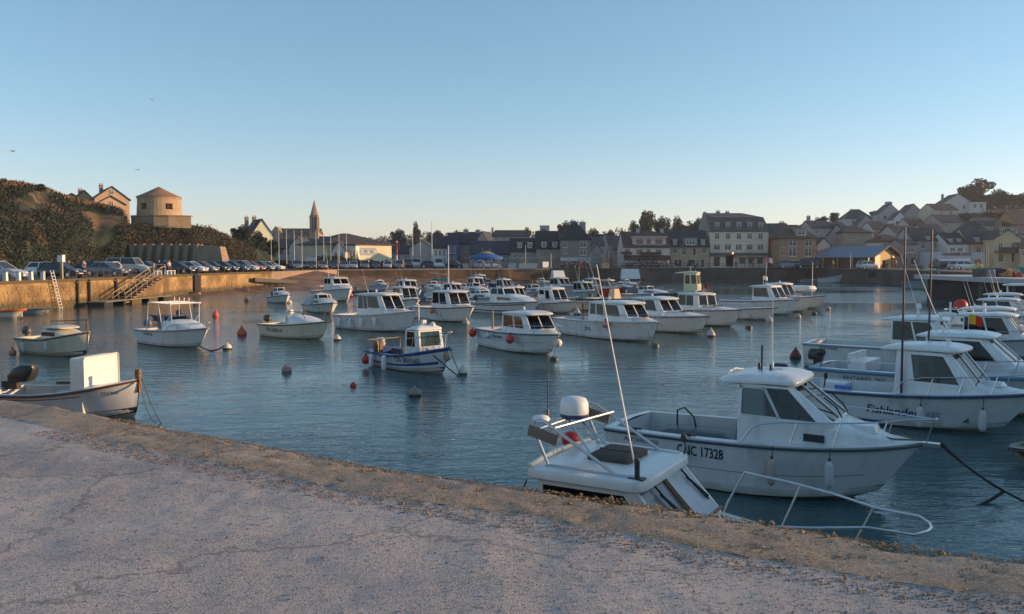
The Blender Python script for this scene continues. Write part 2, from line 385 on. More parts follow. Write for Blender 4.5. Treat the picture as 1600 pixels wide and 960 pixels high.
struct(strip(qe, 'edge').build('pier_edge', MT['agg2'], smooth=50))
struct(strip(qd, 'deck').build('pier', MT['agg'], smooth=50))
# loose grit and pebbles, most of them along the crumbling edge
rs = random.Random(3)
def pebbles(n, qlo, qhi, r0, r1, mat, name, slo=S0, shi=S1):
    m = MB()
    for _ in range(n):
        s = rs.uniform(slo, shi); d = qlo + (qhi - qlo) * rs.random() ** 1.6
        p = edge(s) + edgen(s) * d; r = rs.uniform(r0, r1) * (1 if rs.random() < .9 else 1.7)
        z = pz(p, d) + r * .25; a = rs.uniform(0, pi); ca, sa = cos(a) * r, sin(a) * r; k = rs.uniform(.6, 1.1)
        j = lambda: rs.uniform(.75, 1.2)
        vv = [(p.x + ca * j(), p.y + sa * j(), z), (p.x - sa * k, p.y + ca * k, z + r * .1), (p.x - ca * j(), p.y - sa * j(), z), (p.x + sa * k, p.y - ca * k, z), (p.x + ca * .2, p.y + sa * .2, z + r * j() * .8), (p.x, p.y, z - r * .6)]
        m.add(vv, [(0, 1, 4), (1, 2, 4), (2, 3, 4), (3, 0, 4), (1, 0, 5), (2, 1, 5), (3, 2, 5), (0, 3, 5)])
    return stuff(m.build(name, mat, smooth=70))
MT['peb1'] = mk('brown_pebble', (.34, .20, .10), rough=.85, var=.7, scale=18, det=2)
MT['peb2'] = mk('grey_pebble', (.26, .24, .25), rough=.85, var=.6, scale=18, det=2)
pebbles(24000, .05, .95, .0025, .0075, MT['peb1'], 'edge_gravel', cum[3] - .5)
pebbles(260, .02, .3, .007, .017, MT['peb1'], 'edge_rubble', cum[6])
pebbles(16000, .6, 4.2, .002, .0055, MT['peb2'], 'loose_grit', cum[3])

# --- masonry quay walls ------------------------------------------
def quay_wall(pts, label, sl, sh, matcore, matstone, zb=-1.2, cop=1.6, seed=1, ztop=QZ, copmat=None):
    r = random.Random(seed); root = thing('quay_wall', label, 'wall', (pts[0][0], pts[0][1], 0))
    o0 = Vector((pts[0][0], pts[0][1], 0)); core = MB(); st = MB(); copme = []
    for (ax, ay), (bx, by) in zip(pts, pts[1:]):
        a = Vector((ax, ay, 0)) - o0; b = Vector((bx, by, 0)) - o0; L = (b - a).length; t = (b - a) / L; nn = Vector((t.y, -t.x, 0))
        bk = nn * -.9
        core.hexa([a + Vector((0, 0, zb)), b + Vector((0, 0, zb)), b + bk + Vector((0, 0, zb)), a + bk + Vector((0, 0, zb)),
                   a + Vector((0, 0, ztop - .02)), b + Vector((0, 0, ztop - .02)), b + bk + Vector((0, 0, ztop - .02)), a + bk + Vector((0, 0, ztop - .02))])
        rows = int((ztop - .24 + .35) / sh)
        for j in range(rows):
            z0 = -.35 + j * sh; x = -r.random() * sl
            while x < L:
                ln = sl * r.uniform(.6, 1.5); x0 = max(0, x) + .012; x1 = min(L, x + ln) - .012; x += ln
                if x1 - x0 < .1: continue
                pr = r.uniform(.01, .05); g = .018; p0 = a + t * x0; p1 = a + t * x1
                f0 = [p0 - nn * .02 + Vector((0, 0, z0 + g)), p1 - nn * .02 + Vector((0, 0, z0 + g)), p1 - nn * .02 + Vector((0, 0, z0 + sh)), p0 - nn * .02 + Vector((0, 0, z0 + sh))]
                i = .03; f1 = [p0 + t * i + nn * pr + Vector((0, 0, z0 + g + i)), p1 - t * i + nn * pr * r.uniform(.7, 1.2) + Vector((0, 0, z0 + g + i)), p1 - t * i + nn * pr + Vector((0, 0, z0 + sh - i)), p0 + t * i + nn * pr * r.uniform(.7, 1.2) + Vector((0, 0, z0 + sh - i))]
                st.add(f0 + f1, [(4, 5, 6, 7), (0, 1, 5, 4), (1, 2, 6, 5), (2, 3, 7, 6), (3, 0, 4, 7)])
        nc = max(1, int(L / cop))
        for k in range(nc): copme.append((a + t * (L * (k + .5) / nc), L / nc - .03, atan2(t.y, t.x), nn))
    core.build('wall_core', matcore, root); ms = st.build('masonry', matstone, root); stuff(ms)
    cm = MB(); cm.box((0, 0, 0), (1, .62, .24)); mesh = cm.mesh('coping_stone', [copmat or matstone])
    for c, L, a, nn in copme[:290]:
        o = link('coping_stone', mesh, root, loc=c - nn * .2 + Vector((0, 0, ztop - .1 + r.uniform(-.008, .012))), rz=a); o.scale = (L, 1 + r.uniform(0, .05), 1)
    return root
MT['cope'] = mk('coping_stone', (.30, .26, .21), rough=.9, var=.3, scale=1.2, bump=.4, bscale=5)
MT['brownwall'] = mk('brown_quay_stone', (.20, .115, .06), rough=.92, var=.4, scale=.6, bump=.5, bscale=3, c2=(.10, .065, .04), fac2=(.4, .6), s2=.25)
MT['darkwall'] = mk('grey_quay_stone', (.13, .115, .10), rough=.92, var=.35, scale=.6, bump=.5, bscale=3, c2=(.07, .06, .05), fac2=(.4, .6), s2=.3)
quay_wall(LEFTQ, 'long tan masonry quay wall below the parked cars on the left', .62, .30, MT['stone'], MT['stone'], copmat=MT['stone'])
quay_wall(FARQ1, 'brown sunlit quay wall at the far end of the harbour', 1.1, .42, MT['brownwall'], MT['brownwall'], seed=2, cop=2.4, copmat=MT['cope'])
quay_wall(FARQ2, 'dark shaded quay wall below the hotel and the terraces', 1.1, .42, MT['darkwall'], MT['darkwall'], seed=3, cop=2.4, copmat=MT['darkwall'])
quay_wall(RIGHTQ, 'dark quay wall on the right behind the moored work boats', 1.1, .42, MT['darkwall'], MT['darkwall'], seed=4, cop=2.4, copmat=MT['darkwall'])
# slipway edge between left wall and far wall
m = MB(); m.hexa([(-34.5, 115, -1), (-31, 142, -1), (-32, 142, -1), (-35.5, 115, -1), (-34.5, 115, 2.48), (-31, 142, 2.48), (-32, 142, 2.48), (-35.5, 115, 2.48)])
struct(m.build('slipway_kerb', MT['conc']))
# jetty on the right: a deck on piles, open below
jt = thing('fish_jetty', 'pale topped open jetty on dark piles at the right edge of the harbour', 'jetty', (45.5, 79, 0))
m = MB(); m.prism([(0, 0), (.4, -14), (8.5, -17), (8.5, 14.5), (1.5, 14.5)], 2.02, 2.46); m.build('deck', mk('jetty_concrete', (.42, .42, .43), rough=.85, var=.2), jt)
m = MB(); m.prism([(1.2, .9), (1.6, -13), (7.6, -16), (7.6, 13.6), (2.6, 13.6)], -1, 2.0); m.build('under_deck_shade', MT['black'], jt)  # solid black block stands in for the shade below the open deck
pm = MB(); pm.lathe((0, 0, 0), [(.22, -1.5), (.22, 2.03)], 10); pmm = pm.mesh('pile', [MT['darkwall']])
for k in range(6): link('pile', pmm, jt, loc=(.55 + .02 * k, -.7 - k * 2.5, 0))
for k in range(3): link('pile', pmm, jt, loc=(.6 + k * 3.2, -.4 + .2 * k, 0))

# --- shingle beach at the slipway ----------------------------------
bw = [(-38, 85), (-36.6, 94), (-34, 103), (-31, 111), (-29, 118), (-27, 126), (-22, 134), (-14, 142), (-6, 147.5), (2, 151.5), (6, 153.8)]
bw = [Vector((x, y, 0)) for x, y in bw]
wl = [(-38.25, 85, .05), (-37.85, 94, .2), (-36.55, 104, .35), (-34.7, 114.5, .7), (-34.1, 119, 1.5), (-32.2, 132, 2.4), (-30.9, 141.8, 1.5), (-22, 145.1, 1.2), (-10, 149.2, .8), (0, 152.6, .4), (6.5, 154.8, .1)]
m = MB(); NR = 9
for a, (x, y, z) in zip(bw, wl):
    b = Vector((x, y, z))
    a2 = a + (a - b).normalized() * 4; a2.z = -.4
    for k in range(NR):
        p = a2.lerp(b, k / (NR - 1)); 
        if 0 < k < NR - 1: p.z += .12 * nz(p.x * .3, p.y * .3); 
        m.v.append(tuple(p))
for i in range(len(bw) - 1):
    for k in range(NR - 1): m.f.append([i * NR + k, (i + 1) * NR + k, (i + 1) * NR + k + 1, i * NR + k + 1]); m.m.append(0)
MT['shingle'] = mk('shingle', (.23, .13, .085), rough=.95, var=.5, scale=2.5, bump=1, bscale=7, c2=(.11, .07, .05), fac2=(.42, .6), s2=.5)
struct(m.build('beach', MT['shingle'], smooth=60))
m = MB()
for _ in range(3800):
    i = rs.randrange(2, len(bw) - 1); f = rs.random(); a = bw[i].lerp(bw[min(i + 1, len(bw) - 1)], f)
    j = min(i + 1, len(wl) - 1); b = Vector(wl[i]).lerp(Vector(wl[j]), f); t = rs.random() ** 1.3; p = a.lerp(b, .05 + t * .9); r = rs.uniform(.08, .22)
    m.box((p.x, p.y, p.z + .05), (r, r * rs.uniform(.6, 1), r * .6), rz=rs.uniform(0, 3), tx=.7, ty=.7)
stuff(m.build('shingle_stones', MT['shingle']))

# --- cliff on the left -----------------------------------------------
CT = [(-260, 268), (-100, 276), (0, 284), (40, 289), (75, 297), (105, 309), (150, 320), (190, 328), (204, 351), (300, 353), (330, 356), (358, 371), (392, 384), (430, 404)]
CB = [(-260, 74), (0, 84), (100, 98), (200, 118), (300, 124), (360, 132), (430, 150)]
CW = [(-260, 20), (0, 20), (150, 20), (205, 10), (310, 9), (360, 7), (430, 3)]
cols = [-260 + 6 * i for i in range(116)]; RN = 26
def cliffp(px, r):
    db = interp(CB, px); dt = db + interp(CW, px); zt = zat(interp(CT, px), dt); d = db + (dt - db) * r ** 1.5; 
    z = QZ + (zt - QZ) * (r ** .85); x = xat(px, d)
    k = sin(pi * min(1, r)) ** .6 if r < .98 else 0
    amp = 1.0 if px < 210 else .35
    d -= k * amp * (3.2 * nz(px * .018, r * 1.1, 1) + 1.4 * nz(px * .05, r * 3.5, 4)); x = xat(px, d)
    x += k * amp * 1.8 * nz(px * .03, r * 2, 7)
    return Vector((x, d, z))
m = MB()
for px in cols:
    for k in range(RN): m.v.append(tuple(cliffp(px, k / (RN - 1))))
    p = cliffp(px, 1)
    for dd, dz in ((4, .5), (15, 0), (60, -3)): m.v.append((xat(px, p.y + dd), p.y + dd, p.z + dz * (1 if px < 200 else .3)))
N = RN + 3
for i in range(len(cols) - 1):
    for k in range(N - 1): m.f.append([i * N + k, (i + 1) * N + k, (i + 1) * N + k + 1, i * N + k + 1]); m.m.append(0)
MT['cliff'] = mk('cliff', (.19, .115, .06), rough=.95, var=.55, scale=.5, bump=1, bscale=1.6, c2=(.025, .034, .015), fac2=(.36, .48), s2=.16)
struct(m.build('cliff', MT['cliff'], smooth=80))
def leafquad(m, p, s, r, mi=0):
    n = Vector((r.gauss(0, 1), r.gauss(0, 1), r.gauss(0, .8) + .3)).normalized(); u = n.orthogonal().normalized(); v = n.cross(u); a = r.uniform(0, 6.3)
    u, v = (u * cos(a) + v * sin(a)) * s, (v * cos(a) - u * sin(a)) * s * .65
    m.add([p - u, p - v * .8, p + u, p + v * .8], [(0, 1, 2, 3)], mi)
r_ = random.Random(11)
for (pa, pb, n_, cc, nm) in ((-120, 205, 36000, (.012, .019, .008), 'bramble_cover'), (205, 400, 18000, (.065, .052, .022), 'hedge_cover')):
    m = MB()
    for _ in range(n_):
        px = r_.uniform(pa, pb); r = r_.uniform(0.02, 1.0)
        if nz(px * .022, r * 2.2, 3) < -.2 and px < 190: continue
        if 205 < px < 316 and r < .45: continue
        p = cliffp(px, r); q = p + Vector((r_.gauss(.1, .2), -abs(r_.gauss(0, .35)), abs(r_.gauss(0, .22)))); leafquad(m, q, r_.uniform(.07, .19), r_)
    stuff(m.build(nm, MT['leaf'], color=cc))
m = MB()
for _ in range(5000):     # dry grass along the top edge
    px = r_.uniform(-150, 200); p = cliffp(px, 1); dd = r_.uniform(-1.5, 5); q = Vector((xat(px, p.y + dd), p.y + dd, p.z + r_.uniform(0, .3) - (.5 if dd < 0 else 0)))
    h = r_.uniform(.2, .5); a = r_.uniform(0, 3.1); u = Vector((cos(a), sin(a), 0)) * .12
    m.add([q - u, q + u, q + Vector((r_.uniform(-.2, .2), 0, h))], [(0, 1, 2)])
stuff(m.build('dry_grass', MT['leaf'], color=(.26, .16, .06)))
# --- hills behind the village -----------------------------------------
HR = [(1150, 366), (1200, 358), (1260, 350), (1330, 346), (1400, 342), (1450, 340), (1500, 330), (1540, 325), (1600, 322), (1800, 316), (2100, 325)]
def hillz(px, d):
    zr = zat(interp(HR, px), 330); t = min(1, max(0, (d - 176) / 154)); return QZ + (zr - QZ) * (t * t * (3 - 2 * t) * .4 + t * .6)
m = MB(); ds = [170, 185, 200, 220, 240, 260, 280, 300, 330, 360, 420]; cs = [1130 + 25 * i for i in range(40)]
for px in cs:
    for d in ds: m.v.append((xat(px, d), d, hillz(px, d) - (.4 if d < 176 else 0) + .5 * nz(px * .02, d * .05)))
N = len(ds)
for i in range(len(cs) - 1):
    for k in range(N - 1): m.f.append([i * N + k, (i + 1) * N + k, (i + 1) * N + k + 1, i * N + k + 1]); m.m.append(0)
MT['hill'] = mk('hill_scrub', (.06, .06, .035), rough=.95, var=.5, scale=.2, bump=1, bscale=.8)
struct(m.build('hillside', MT['hill'], smooth=80))
BR = [(200, 395), (430, 380), (600, 376), (700, 372), (800, 374), (900, 374), (1000, 368), (1100, 366), (1300, 358)]
m = MB(); cs = [200 + 25 * i for i in range(46)]
for px in cs:
    for d, f in ((400, 0), (450, .6), (520, 1), (700, .9)): m.v.append((xat(px, d), d, lerp(QZ - .3, zat(interp(BR, px), 520), f) + f * 1.0 * nz(px * .04, d)))
for i in range(len(cs) - 1):
    for k in range(3): m.f.append([i * 4 + k, (i + 1) * 4 + k, (i + 1) * 4 + k + 1, i * 4 + k + 1]); m.m.append(0)
struct(m.build('distant_ridge', MT['hill'], smooth=80))
# ------------------------------------------------------------------ boats
WHITE = (.74, .74, .73); CREAM = (.70, .64, .50); BLUE = (.03, .09, .30); NAVY = (.015, .025, .08); TEAL = (.06, .22, .30)
RED = (.55, .03, .025); ORANGE = (.75, .13, .04); GREY = (.33, .34, .35); LGREY = (.52, .53, .54)
class Hull:
    def __init__(s, L, B, fa=.62, fb=1.0, rake=.55, flare=1.4, draft=.35, full=.86, sag=.0, tr=.88, chine=.82, bow=2.2):
        s.L, s.B, s.fa, s.fb, s.rake, s.flare, s.draft, s.full, s.sag, s.tr, s.chine, s.bow = L, B, fa, fb, rake, flare, draft, full, sag, tr, chine, bow
    def zs(s, t): return s.fa + (s.fb - s.fa) * t ** 1.9 - s.sag * sin(pi * t)
    def hb(s, t):
        if t < .5: return s.B / 2 * (s.tr + (1 - s.tr) * sin(pi * t))
        return max(.025, s.B / 2 * max(0, 1 - ((t - .5) / .5) ** s.bow) ** .8)
    def hc(s, t):
        if t < .45: return s.B / 2 * s.chine * (s.tr + (1 - s.tr) * sin(pi * t))
        return max(.012, s.B / 2 * s.chine * max(0, 1 - ((t - .45) / .55) ** (s.bow * .78)) ** .95)
    def zc(s, t): return .03 + .38 * s.fb * max(0, t - .35) ** 2.2
    def pt(s, t, f, off=0):
        zc, zs = s.zc(t), s.zs(t)
        if f >= 0:
            y = s.hc(t) + (s.hb(t) - s.hc(t)) * f ** s.flare; z = zc + (zs - zc) * f; x = -s.L / 2 + s.L * t - s.rake * t ** 3 * (1 - f)
        else:
            y = s.hc(t) * (1 + f); z = zc + (-s.draft * (1 - t ** 5) - zc + .0) * (-f); x = -s.L / 2 + s.L * t - s.rake * t ** 3 * (1 - f * .7)
        return Vector((x, y + off, z))
    def side(s, x, z, sd, off=.006):
        t = min(1, max(0, (x + s.L / 2) / s.L))
        for _ in range(6):
            f = min(1, max(0, (z - s.zc(t)) / (s.zs(t) - s.zc(t)))); t = min(1, max(0, (x + s.L / 2 + s.rake * t ** 3 * (1 - f)) / s.L))
        return Vector((x, sd * (s.pt(t, f).y + off), z))
    def tx(s, x): return min(1, max(0, (x + s.L / 2) / s.L))
    def shx(s, x, inset=0, sd=1, dz=0):
        t = s.tx(x); return Vector((x, sd * max(0, s.hb(t) - inset), s.zs(t) + dz))
TS = [0, .06, .14, .22, .30, .38, .46, .54, .62, .70, .77, .83, .88, .92, .955, .98, .993, 1]
def hull_mesh(h):
    m = MB(); fs = [-1, -.5, 0, .18, .36, .54, .72, .86, 1]; n = len(fs)
    for sd in (1, -1):
        o = len(m.v)
        for t in TS:
            for f in fs:
                p = h.pt(t, f); m.v.append((p.x, p.y * sd, p.z))
        for i in range(len(TS) - 1):
            for k in range(n - 1):
                q = [o + i * n + k, o + (i + 1) * n + k, o + (i + 1) * n + k + 1, o + i * n + k + 1]
                m.f.append(q[::-1] if sd > 0 else q); m.m.append(0)
    pr = [h.pt(0, f) for f in fs]; m.add([(p.x, p.y, p.z) for p in pr] + [(p.x, -p.y, p.z) for p in pr[::-1]], [list(range(2 * n))[::-1]])
    return m
def band(h, f0, f1, t0=0, t1=1, off=.008, transom=True):
    m = MB(); ts = [t0] + [t for t in TS if t0 < t < t1] + [t1]
    for sd in (1, -1):
        r = []
        for t in ts:
            a, b = h.pt(t, f0, off), h.pt(t, f1, off); c, d = h.pt(t, f1, -.01), h.pt(t, f0, -.01)
            k = .008 if t > .97 else 0
            r.append([(p.x + k, p.y * sd, p.z) for p in ((a, b, c, d) if sd > 0 else (d, c, b, a))])
        m.loft(r)
    if transom and t0 == 0:
        a, b = h.pt(0, f0), h.pt(0, f1); x = a.x - .008
        m.hexa([(x, -a.y, a.z), (x + .01, -a.y, a.z), (x + .01, a.y, a.z), (x, a.y, a.z), (x, -b.y, b.z), (x + .01, -b.y, b.z), (x + .01, b.y, b.z), (x, b.y, b.z)])
    return m
def text_mesh(txt, size, shear=0, thick=0):
    c = bpy.data.curves.new('t', 'FONT'); c.body = txt; c.size = size; c.shear = shear; c.align_x = 'CENTER'; c.align_y = 'CENTER'; c.resolution_u = 2; c.extrude = thick; c.offset = size * .012
    o = bpy.data.objects.new('t', c); col.objects.link(o); dg = bpy.context.evaluated_depsgraph_get(); dg.update()
    me = bpy.data.meshes.new_from_object(o.evaluated_get(dg)); bpy.data.objects.remove(o); bpy.data.curves.remove(c)
    return me
def hull_text(h, root, txt, x, z, size, sd=-1, color=(.01, .01, .015), shear=0, name='registration_number', label=None, xs=1):
    me = text_mesh(txt, size, shear)
    for v in me.vertices:
        xx, zz = v.co.x * xs, v.co.y
        v.co = h.side(x + (xx if sd < 0 else -xx), z + zz, sd, .009)
    me.materials.clear(); me.materials.append(MT['paint']); o = link(name, me, root, color)
    if label: o['label'] = label
    return o
def rounded(poly, r=.18, n=4):
    out = []; N = len(poly)
    for i in range(N):
        p = Vector(poly[i]); a = Vector(poly[i - 1]) - p; b = Vector(poly[(i + 1) % N]) - p; ra = min(r, a.length * .45); rb = min(r, b.length * .45)
        a, b = p + a.normalized() * ra, p + b.normalized() * rb
        for k in range(n + 1):
            t = k / n; out.append(a * (1 - t) ** 2 + p * 2 * t * (1 - t) + b * t * t)
    return out
def cabin_roof(poly, z, th, camber, r=.25, tip=0, color=WHITE, root=None, name='cabin_roof'):
    ring = rounded([Vector((x, y)) for x, y in poly], r); cx = sum(p.x for p in ring) / len(ring); xs = [p.x for p in ring]; x0, x1 = min(xs), max(xs)
    def R(k, zz): return [(cx + (p.x - cx) * k, p.y * k, zz + camber * (1 - abs((p.x - cx) / (x1 - x0) * 2) ** 2) * .35 + tip * (p.x - cx)) for p in ring]
    m = MB(); m.loft([R(.90, z), R(.985, z + th * .12), R(1, z + th * .45), R(.985, z + th * .75), R(.93, z + th), R(.75, z + th + camber * .4), R(.4, z + th + camber * .7), R(.1, z + th + camber * .75)])
    return m.build(name, MT['gel'], root, smooth=50, color=color)
GL = (.42, .45, .45)
def wheelhouse(root, h, xa, xb, xc, wa, wb, wc, zd, zsill, ztop, rk=.45, tumble=.90, side=None, front=None, quarter=None, roof=True, ov=(.35, .25, .08), th=.09, camber=.10, color=WHITE,
               roofc=None, glass=GL, aft='open', rkaft=.0, tip=0, rr=.28, framec=None, zd_aft=None):
    # plan polygon, port side first; xb = front end of the side wall, xc = front of the middle pane
    P = [(xa, wa), (xb, wb), (xc, wc), (xc, -wc), (xb, -wb), (xa, -wa)]
    zda = zd if zd_aft is None else zd_aft
    base = [Vector((x, y, (zda if i in (0, 5) else zd))) for i, (x, y) in enumerate(P)]
    sill = [Vector((x, y * .985, zsill)) for x, y in P]
    top = []
    for x, y in P:
        f = max(0, (x - xa) / max(.01, xc - xa)); dx = -rk * (f ** 1.5) + rkaft * (1 - f); top.append(Vector((x + dx, y * tumble, ztop)))
    m = MB(); panes = []
    quads = [(1, 0, side), (2, 1, quarter), (3, 2, front), (4, 3, quarter), (5, 4, side)]
    for a, b, wn_ in quads:
        m.panel(base[a], base[b], sill[b], sill[a], [], .04)
        ws = wn_ or []
        if (a, b) in ((5, 4), (4, 3)): pass
        if (a, b) in ((1, 0), (2, 1)): ws = [(1 - w_[1], 1 - w_[0], *w_[2:]) for w_ in ws]
        panes += m.panel(sill[a], sill[b], top[b], top[a], ws, .04)
    if aft == 'door':
        panes += m.panel(base[0], base[5], top[5], top[0], [(.08, .42, .5, .92), (.52, .92, .1, .93)], .04)
    wl = m.build('cabin_wall', MT['gel'], root, color=framec or color)
    for q, nrm in panes:
        g = MB(); q2 = [p - nrm * .022 for p in q]; g.add(q2 + [p - nrm * .008 for p in q2], [(0, 1, 2, 3), (7, 6, 5, 4)]); g.build('window', MT['glass'], root, color=glass)
    if roof:
        of, oa, os_ = ov; T = [(p.x, p.y) for p in top]
        poly = [(T[0][0] - oa, T[0][1] + os_), (T[1][0] + of * .4, T[1][1] + os_), (T[2][0] + of, T[2][1] + os_ * .5), (T[3][0] + of, T[3][1] - os_ * .5), (T[4][0] + of * .4, T[4][1] - os_), (T[5][0] - oa, T[5][1] - os_)]
        cabin_roof(poly, ztop - .015, th, camber, rr, tip, roofc or color, root)
    # helm console and seats seen through the glass
    c = MB(); zf = .25; c.box(((xa + xc) / 2 + .25 * (xc - xa), 0, (zf + zsill) / 2 + .04), (.3 * (xc - xa), wb * 1.3, zsill - zf + .06)); c.box((xa + .45, wb * .45, (zf + zsill) / 2 + .08), (.4, .42, zsill - zf + .1)); c.box((xa + .28, wb * .45, zsill + .2), (.1, .42, .45))
    c.build('helm_console', MT['paint'], root, color=(.10, .085, .075))
    return top
def cuddy(root, h, xa, xb, w, zt, inset=.12, color=WHITE, name='cuddy', camber=.06, lip=.8, power=1.6):
    m = MB(); R = []; n = 9
    for i in range(n):
        t = i / (n - 1); x = lerp(xa, xb, t); tt = h.tx(x); zd = h.zs(tt) - .03; ww = max(.04, min(w, h.hb(tt) - inset)) * (1 - .15 * t ** 4); z = lerp(zt, zd + .03, t ** power)
        R.append([(x, ww, zd), (x, ww * .97, lerp(zd, z, .75)), (x, ww * .86, z - .01), (x, ww * .4, z + camber * .8 * (1 - t)), (x, 0, z + camber * (1 - t)), (x, -ww * .4, z + camber * .8 * (1 - t)), (x, -ww * .86, z - .01), (x, -ww * .97, lerp(zd, z, .75)), (x, -ww, zd)])
    m.loft(R, closed=False, cap=False); f0 = list(range(9)); m.f.append(f0[::-1]); m.m.append(0)
    m.f = [f[::-1] for f in m.f]
    return m.build(name, MT['gel'], root, smooth=45, color=color)
def rail(root, h, x0, x1, hh, inset=.07, posts=4, aftdrop=True, r=.014, nose=True, pulp=.12, color=None):
    m = MB(); xs = [lerp(x0, x1, k / 8) for k in range(9)]
    for sd in (1, -1):
        pts = [h.shx(x, inset, sd, hh * (1 if k else (.02 if aftdrop else 1))) for k, x in enumerate(xs)]
        if aftdrop: pts[1].z -= hh * .12; pts.insert(1, pts[0].lerp(pts[1], .6) + Vector((0, 0, hh * .18)))
        if nose: pts.append(Vector((h.L / 2 + pulp, sd * .09, h.fb + hh * 1.02)))
        m.tube(pts, r, 5)
        for k in range(1, posts + 1):
            x = lerp(x0 + .1 * (x1 - x0), x1, k / posts); a = h.shx(x - .12, inset, sd, -.02); m.tube([a, h.shx(x, inset, sd, hh * 1)], r * .85, 5)
    if nose: m.tube([(h.L / 2 + pulp, .09, h.fb + hh * 1.02), (h.L / 2 + pulp + .03, 0, h.fb + hh * 1.02), (h.L / 2 + pulp, -.09, h.fb + hh * 1.02)], r, 5)
    return m.build('guard_rail', MT['steel'], root, smooth=60)
def outboard(root, h, y=0, s=.72, c=(.03, .03, .035), up=0):
    x = -h.L / 2 - .22 * s; z = h.fa + .05; m = MB()
    m.loft([rounded_box(x, y, z + .08 * s, .30 * s, .17 * s, .1), rounded_box(x - .02 * s, y, z + .2 * s, .34 * s, .2 * s, .12), rounded_box(x - .02 * s, y, z + .45 * s, .31 * s, .19 * s, .12), rounded_box(x, y, z + .56 * s, .22 * s, .13 * s, .1)])
    o = m.build('outboard_motor', MT['paint'], root, smooth=50, color=c)
    l = MB(); l.box((x, y, z - .32 * s), (.2 * s, .1 * s, .85 * s), tx=1.1); l.box((x - .05, y, z - .66 * s), (.42 * s, .2 * s, .03)); l.box((x + .16 * s, y, z + .02), (.2 * s, .22 * s, .2 * s)); l.build('outboard_leg', MT['dark'], o)
    return o
def rounded_box(x, y, z, hx, hy, r): return [(p.x, p.y, z) for p in rounded([Vector((x - hx, y - hy)), Vector((x + hx, y - hy)), Vector((x + hx, y + hy)), Vector((x - hx, y + hy))], r, 2)]
def make_boat(label, px, py, hd, L, B, hc=WHITE, deckc=None, cockpit=(.03, .5), floor=None, rub=NAVY, rubr=.028, boot=None, stripes=(), cat='boat', name='motor_boat', wgun=.16, **hk):
    h = Hull(L, B, **hk); root = thing(name, label, cat, py if px == 'loc' else at(px, py, 0), radians(hd)); deckc = deckc or hc
    hull_mesh(h).build('hull', MT['gel'], root, smooth=40, color=hc)
    if rub:
        m = MB()
        for sd in (1, -1): m.tube([Vector((p.x, sd * (p.y + .012), p.z - .05)) for p in [h.pt(t, 1) for t in TS]], rubr, 6)
        p = h.pt(0, 1); m.tube([(p.x - .01, -p.y, p.z - .05), (p.x - .01, p.y, p.z - .05)], rubr, 6)
        m.build('rub_rail', MT['rubber'], root, smooth=60, color=rub)
    band(h, -.28, .12, off=.006).build('boot_stripe', MT['paint'], root, color=boot or (.03, .03, .035))
    for f0, f1, t0, t1, c in stripes: band(h, f0, f1, t0, t1, transom=(t0 == 0)).build('hull_stripe', MT['paint'], root, color=c)
    t0, t1 = cockpit; zf = floor if floor is not None else .12; m = MB()
    # gunwale cap and deck
    ts = sorted(set([t for t in TS] + [t0, t1])); inn = lambda t: max(.02, h.hb(t) - wgun)
    for a, b in zip(ts, ts[1:]):
        za, zb_ = h.zs(a), h.zs(b); xa, xb = -L / 2 + L * a, -L / 2 + L * b
        if a >= t1 or b <= t0:
            ca, cb = .05 * h.hb(a), .05 * h.hb(b)
            m.add([(xa, -h.hb(a), za), (xb, -h.hb(b), zb_), (xb, 0, zb_ + cb), (xa, 0, za + ca), (xb, h.hb(b), zb_), (xa, h.hb(a), za)], [(0, 1, 2, 3), (3, 2, 4, 5)])
        else:
            for sd in (1, -1):
                q = [(xa, sd * h.hb(a), za), (xb, sd * h.hb(b), zb_), (xb, sd * inn(b), zb_ + .01), (xa, sd * inn(a), za + .01)]
                m.add(q, [(3, 2, 1, 0) if sd > 0 else (0, 1, 2, 3)])
    m.build('deck', MT['gel'], root, smooth=40, color=deckc)
    m = MB(); cs_ = [t for t in ts if t0 <= t <= t1]
    for a, b in zip(cs_, cs_[1:]):
        xa, xb = -L / 2 + L * a, -L / 2 + L * b
        for sd in (1, -1):
            q = [(xa, sd * inn(a), h.zs(a) + .01), (xb, sd * inn(b), h.zs(b) + .01), (xb, sd * inn(b) * .93, zf), (xa, sd * inn(a) * .93, zf)]; m.add(q, [(3, 2, 1, 0) if sd > 0 else (0, 1, 2, 3)])
        m.add([(xa, -inn(a) * .93, zf), (xb, -inn(b) * .93, zf), (xb, inn(b) * .93, zf), (xa, inn(a) * .93, zf)], [(0, 1, 2, 3)])
    for t, fl in ((t0, 0), (t1, 1)):
        x = -L / 2 + L * t; q = [(x, -inn(t) * .93, zf), (x, inn(t) * .93, zf), (x, inn(t), h.zs(t) + .01), (x, -inn(t), h.zs(t) + .01)]; m.add(q, [(0, 1, 2, 3) if fl == 0 else (3, 2, 1, 0)])
    m.build('cockpit', MT['gel'], root, smooth=30, color=(deckc[0] * .82, deckc[1] * .82, deckc[2] * .82))
    return root, h
def whip(root, p, q, r=.012, mat='white', name='antenna'):
    m = MB(); m.tube([p, q], r, 5, r2=r * .45); m.lathe(p, [(r * 2.2, -.02), (r * 2.2, .14), (r, .16)], 6); return m.build(name, MT[mat], root, smooth=60)
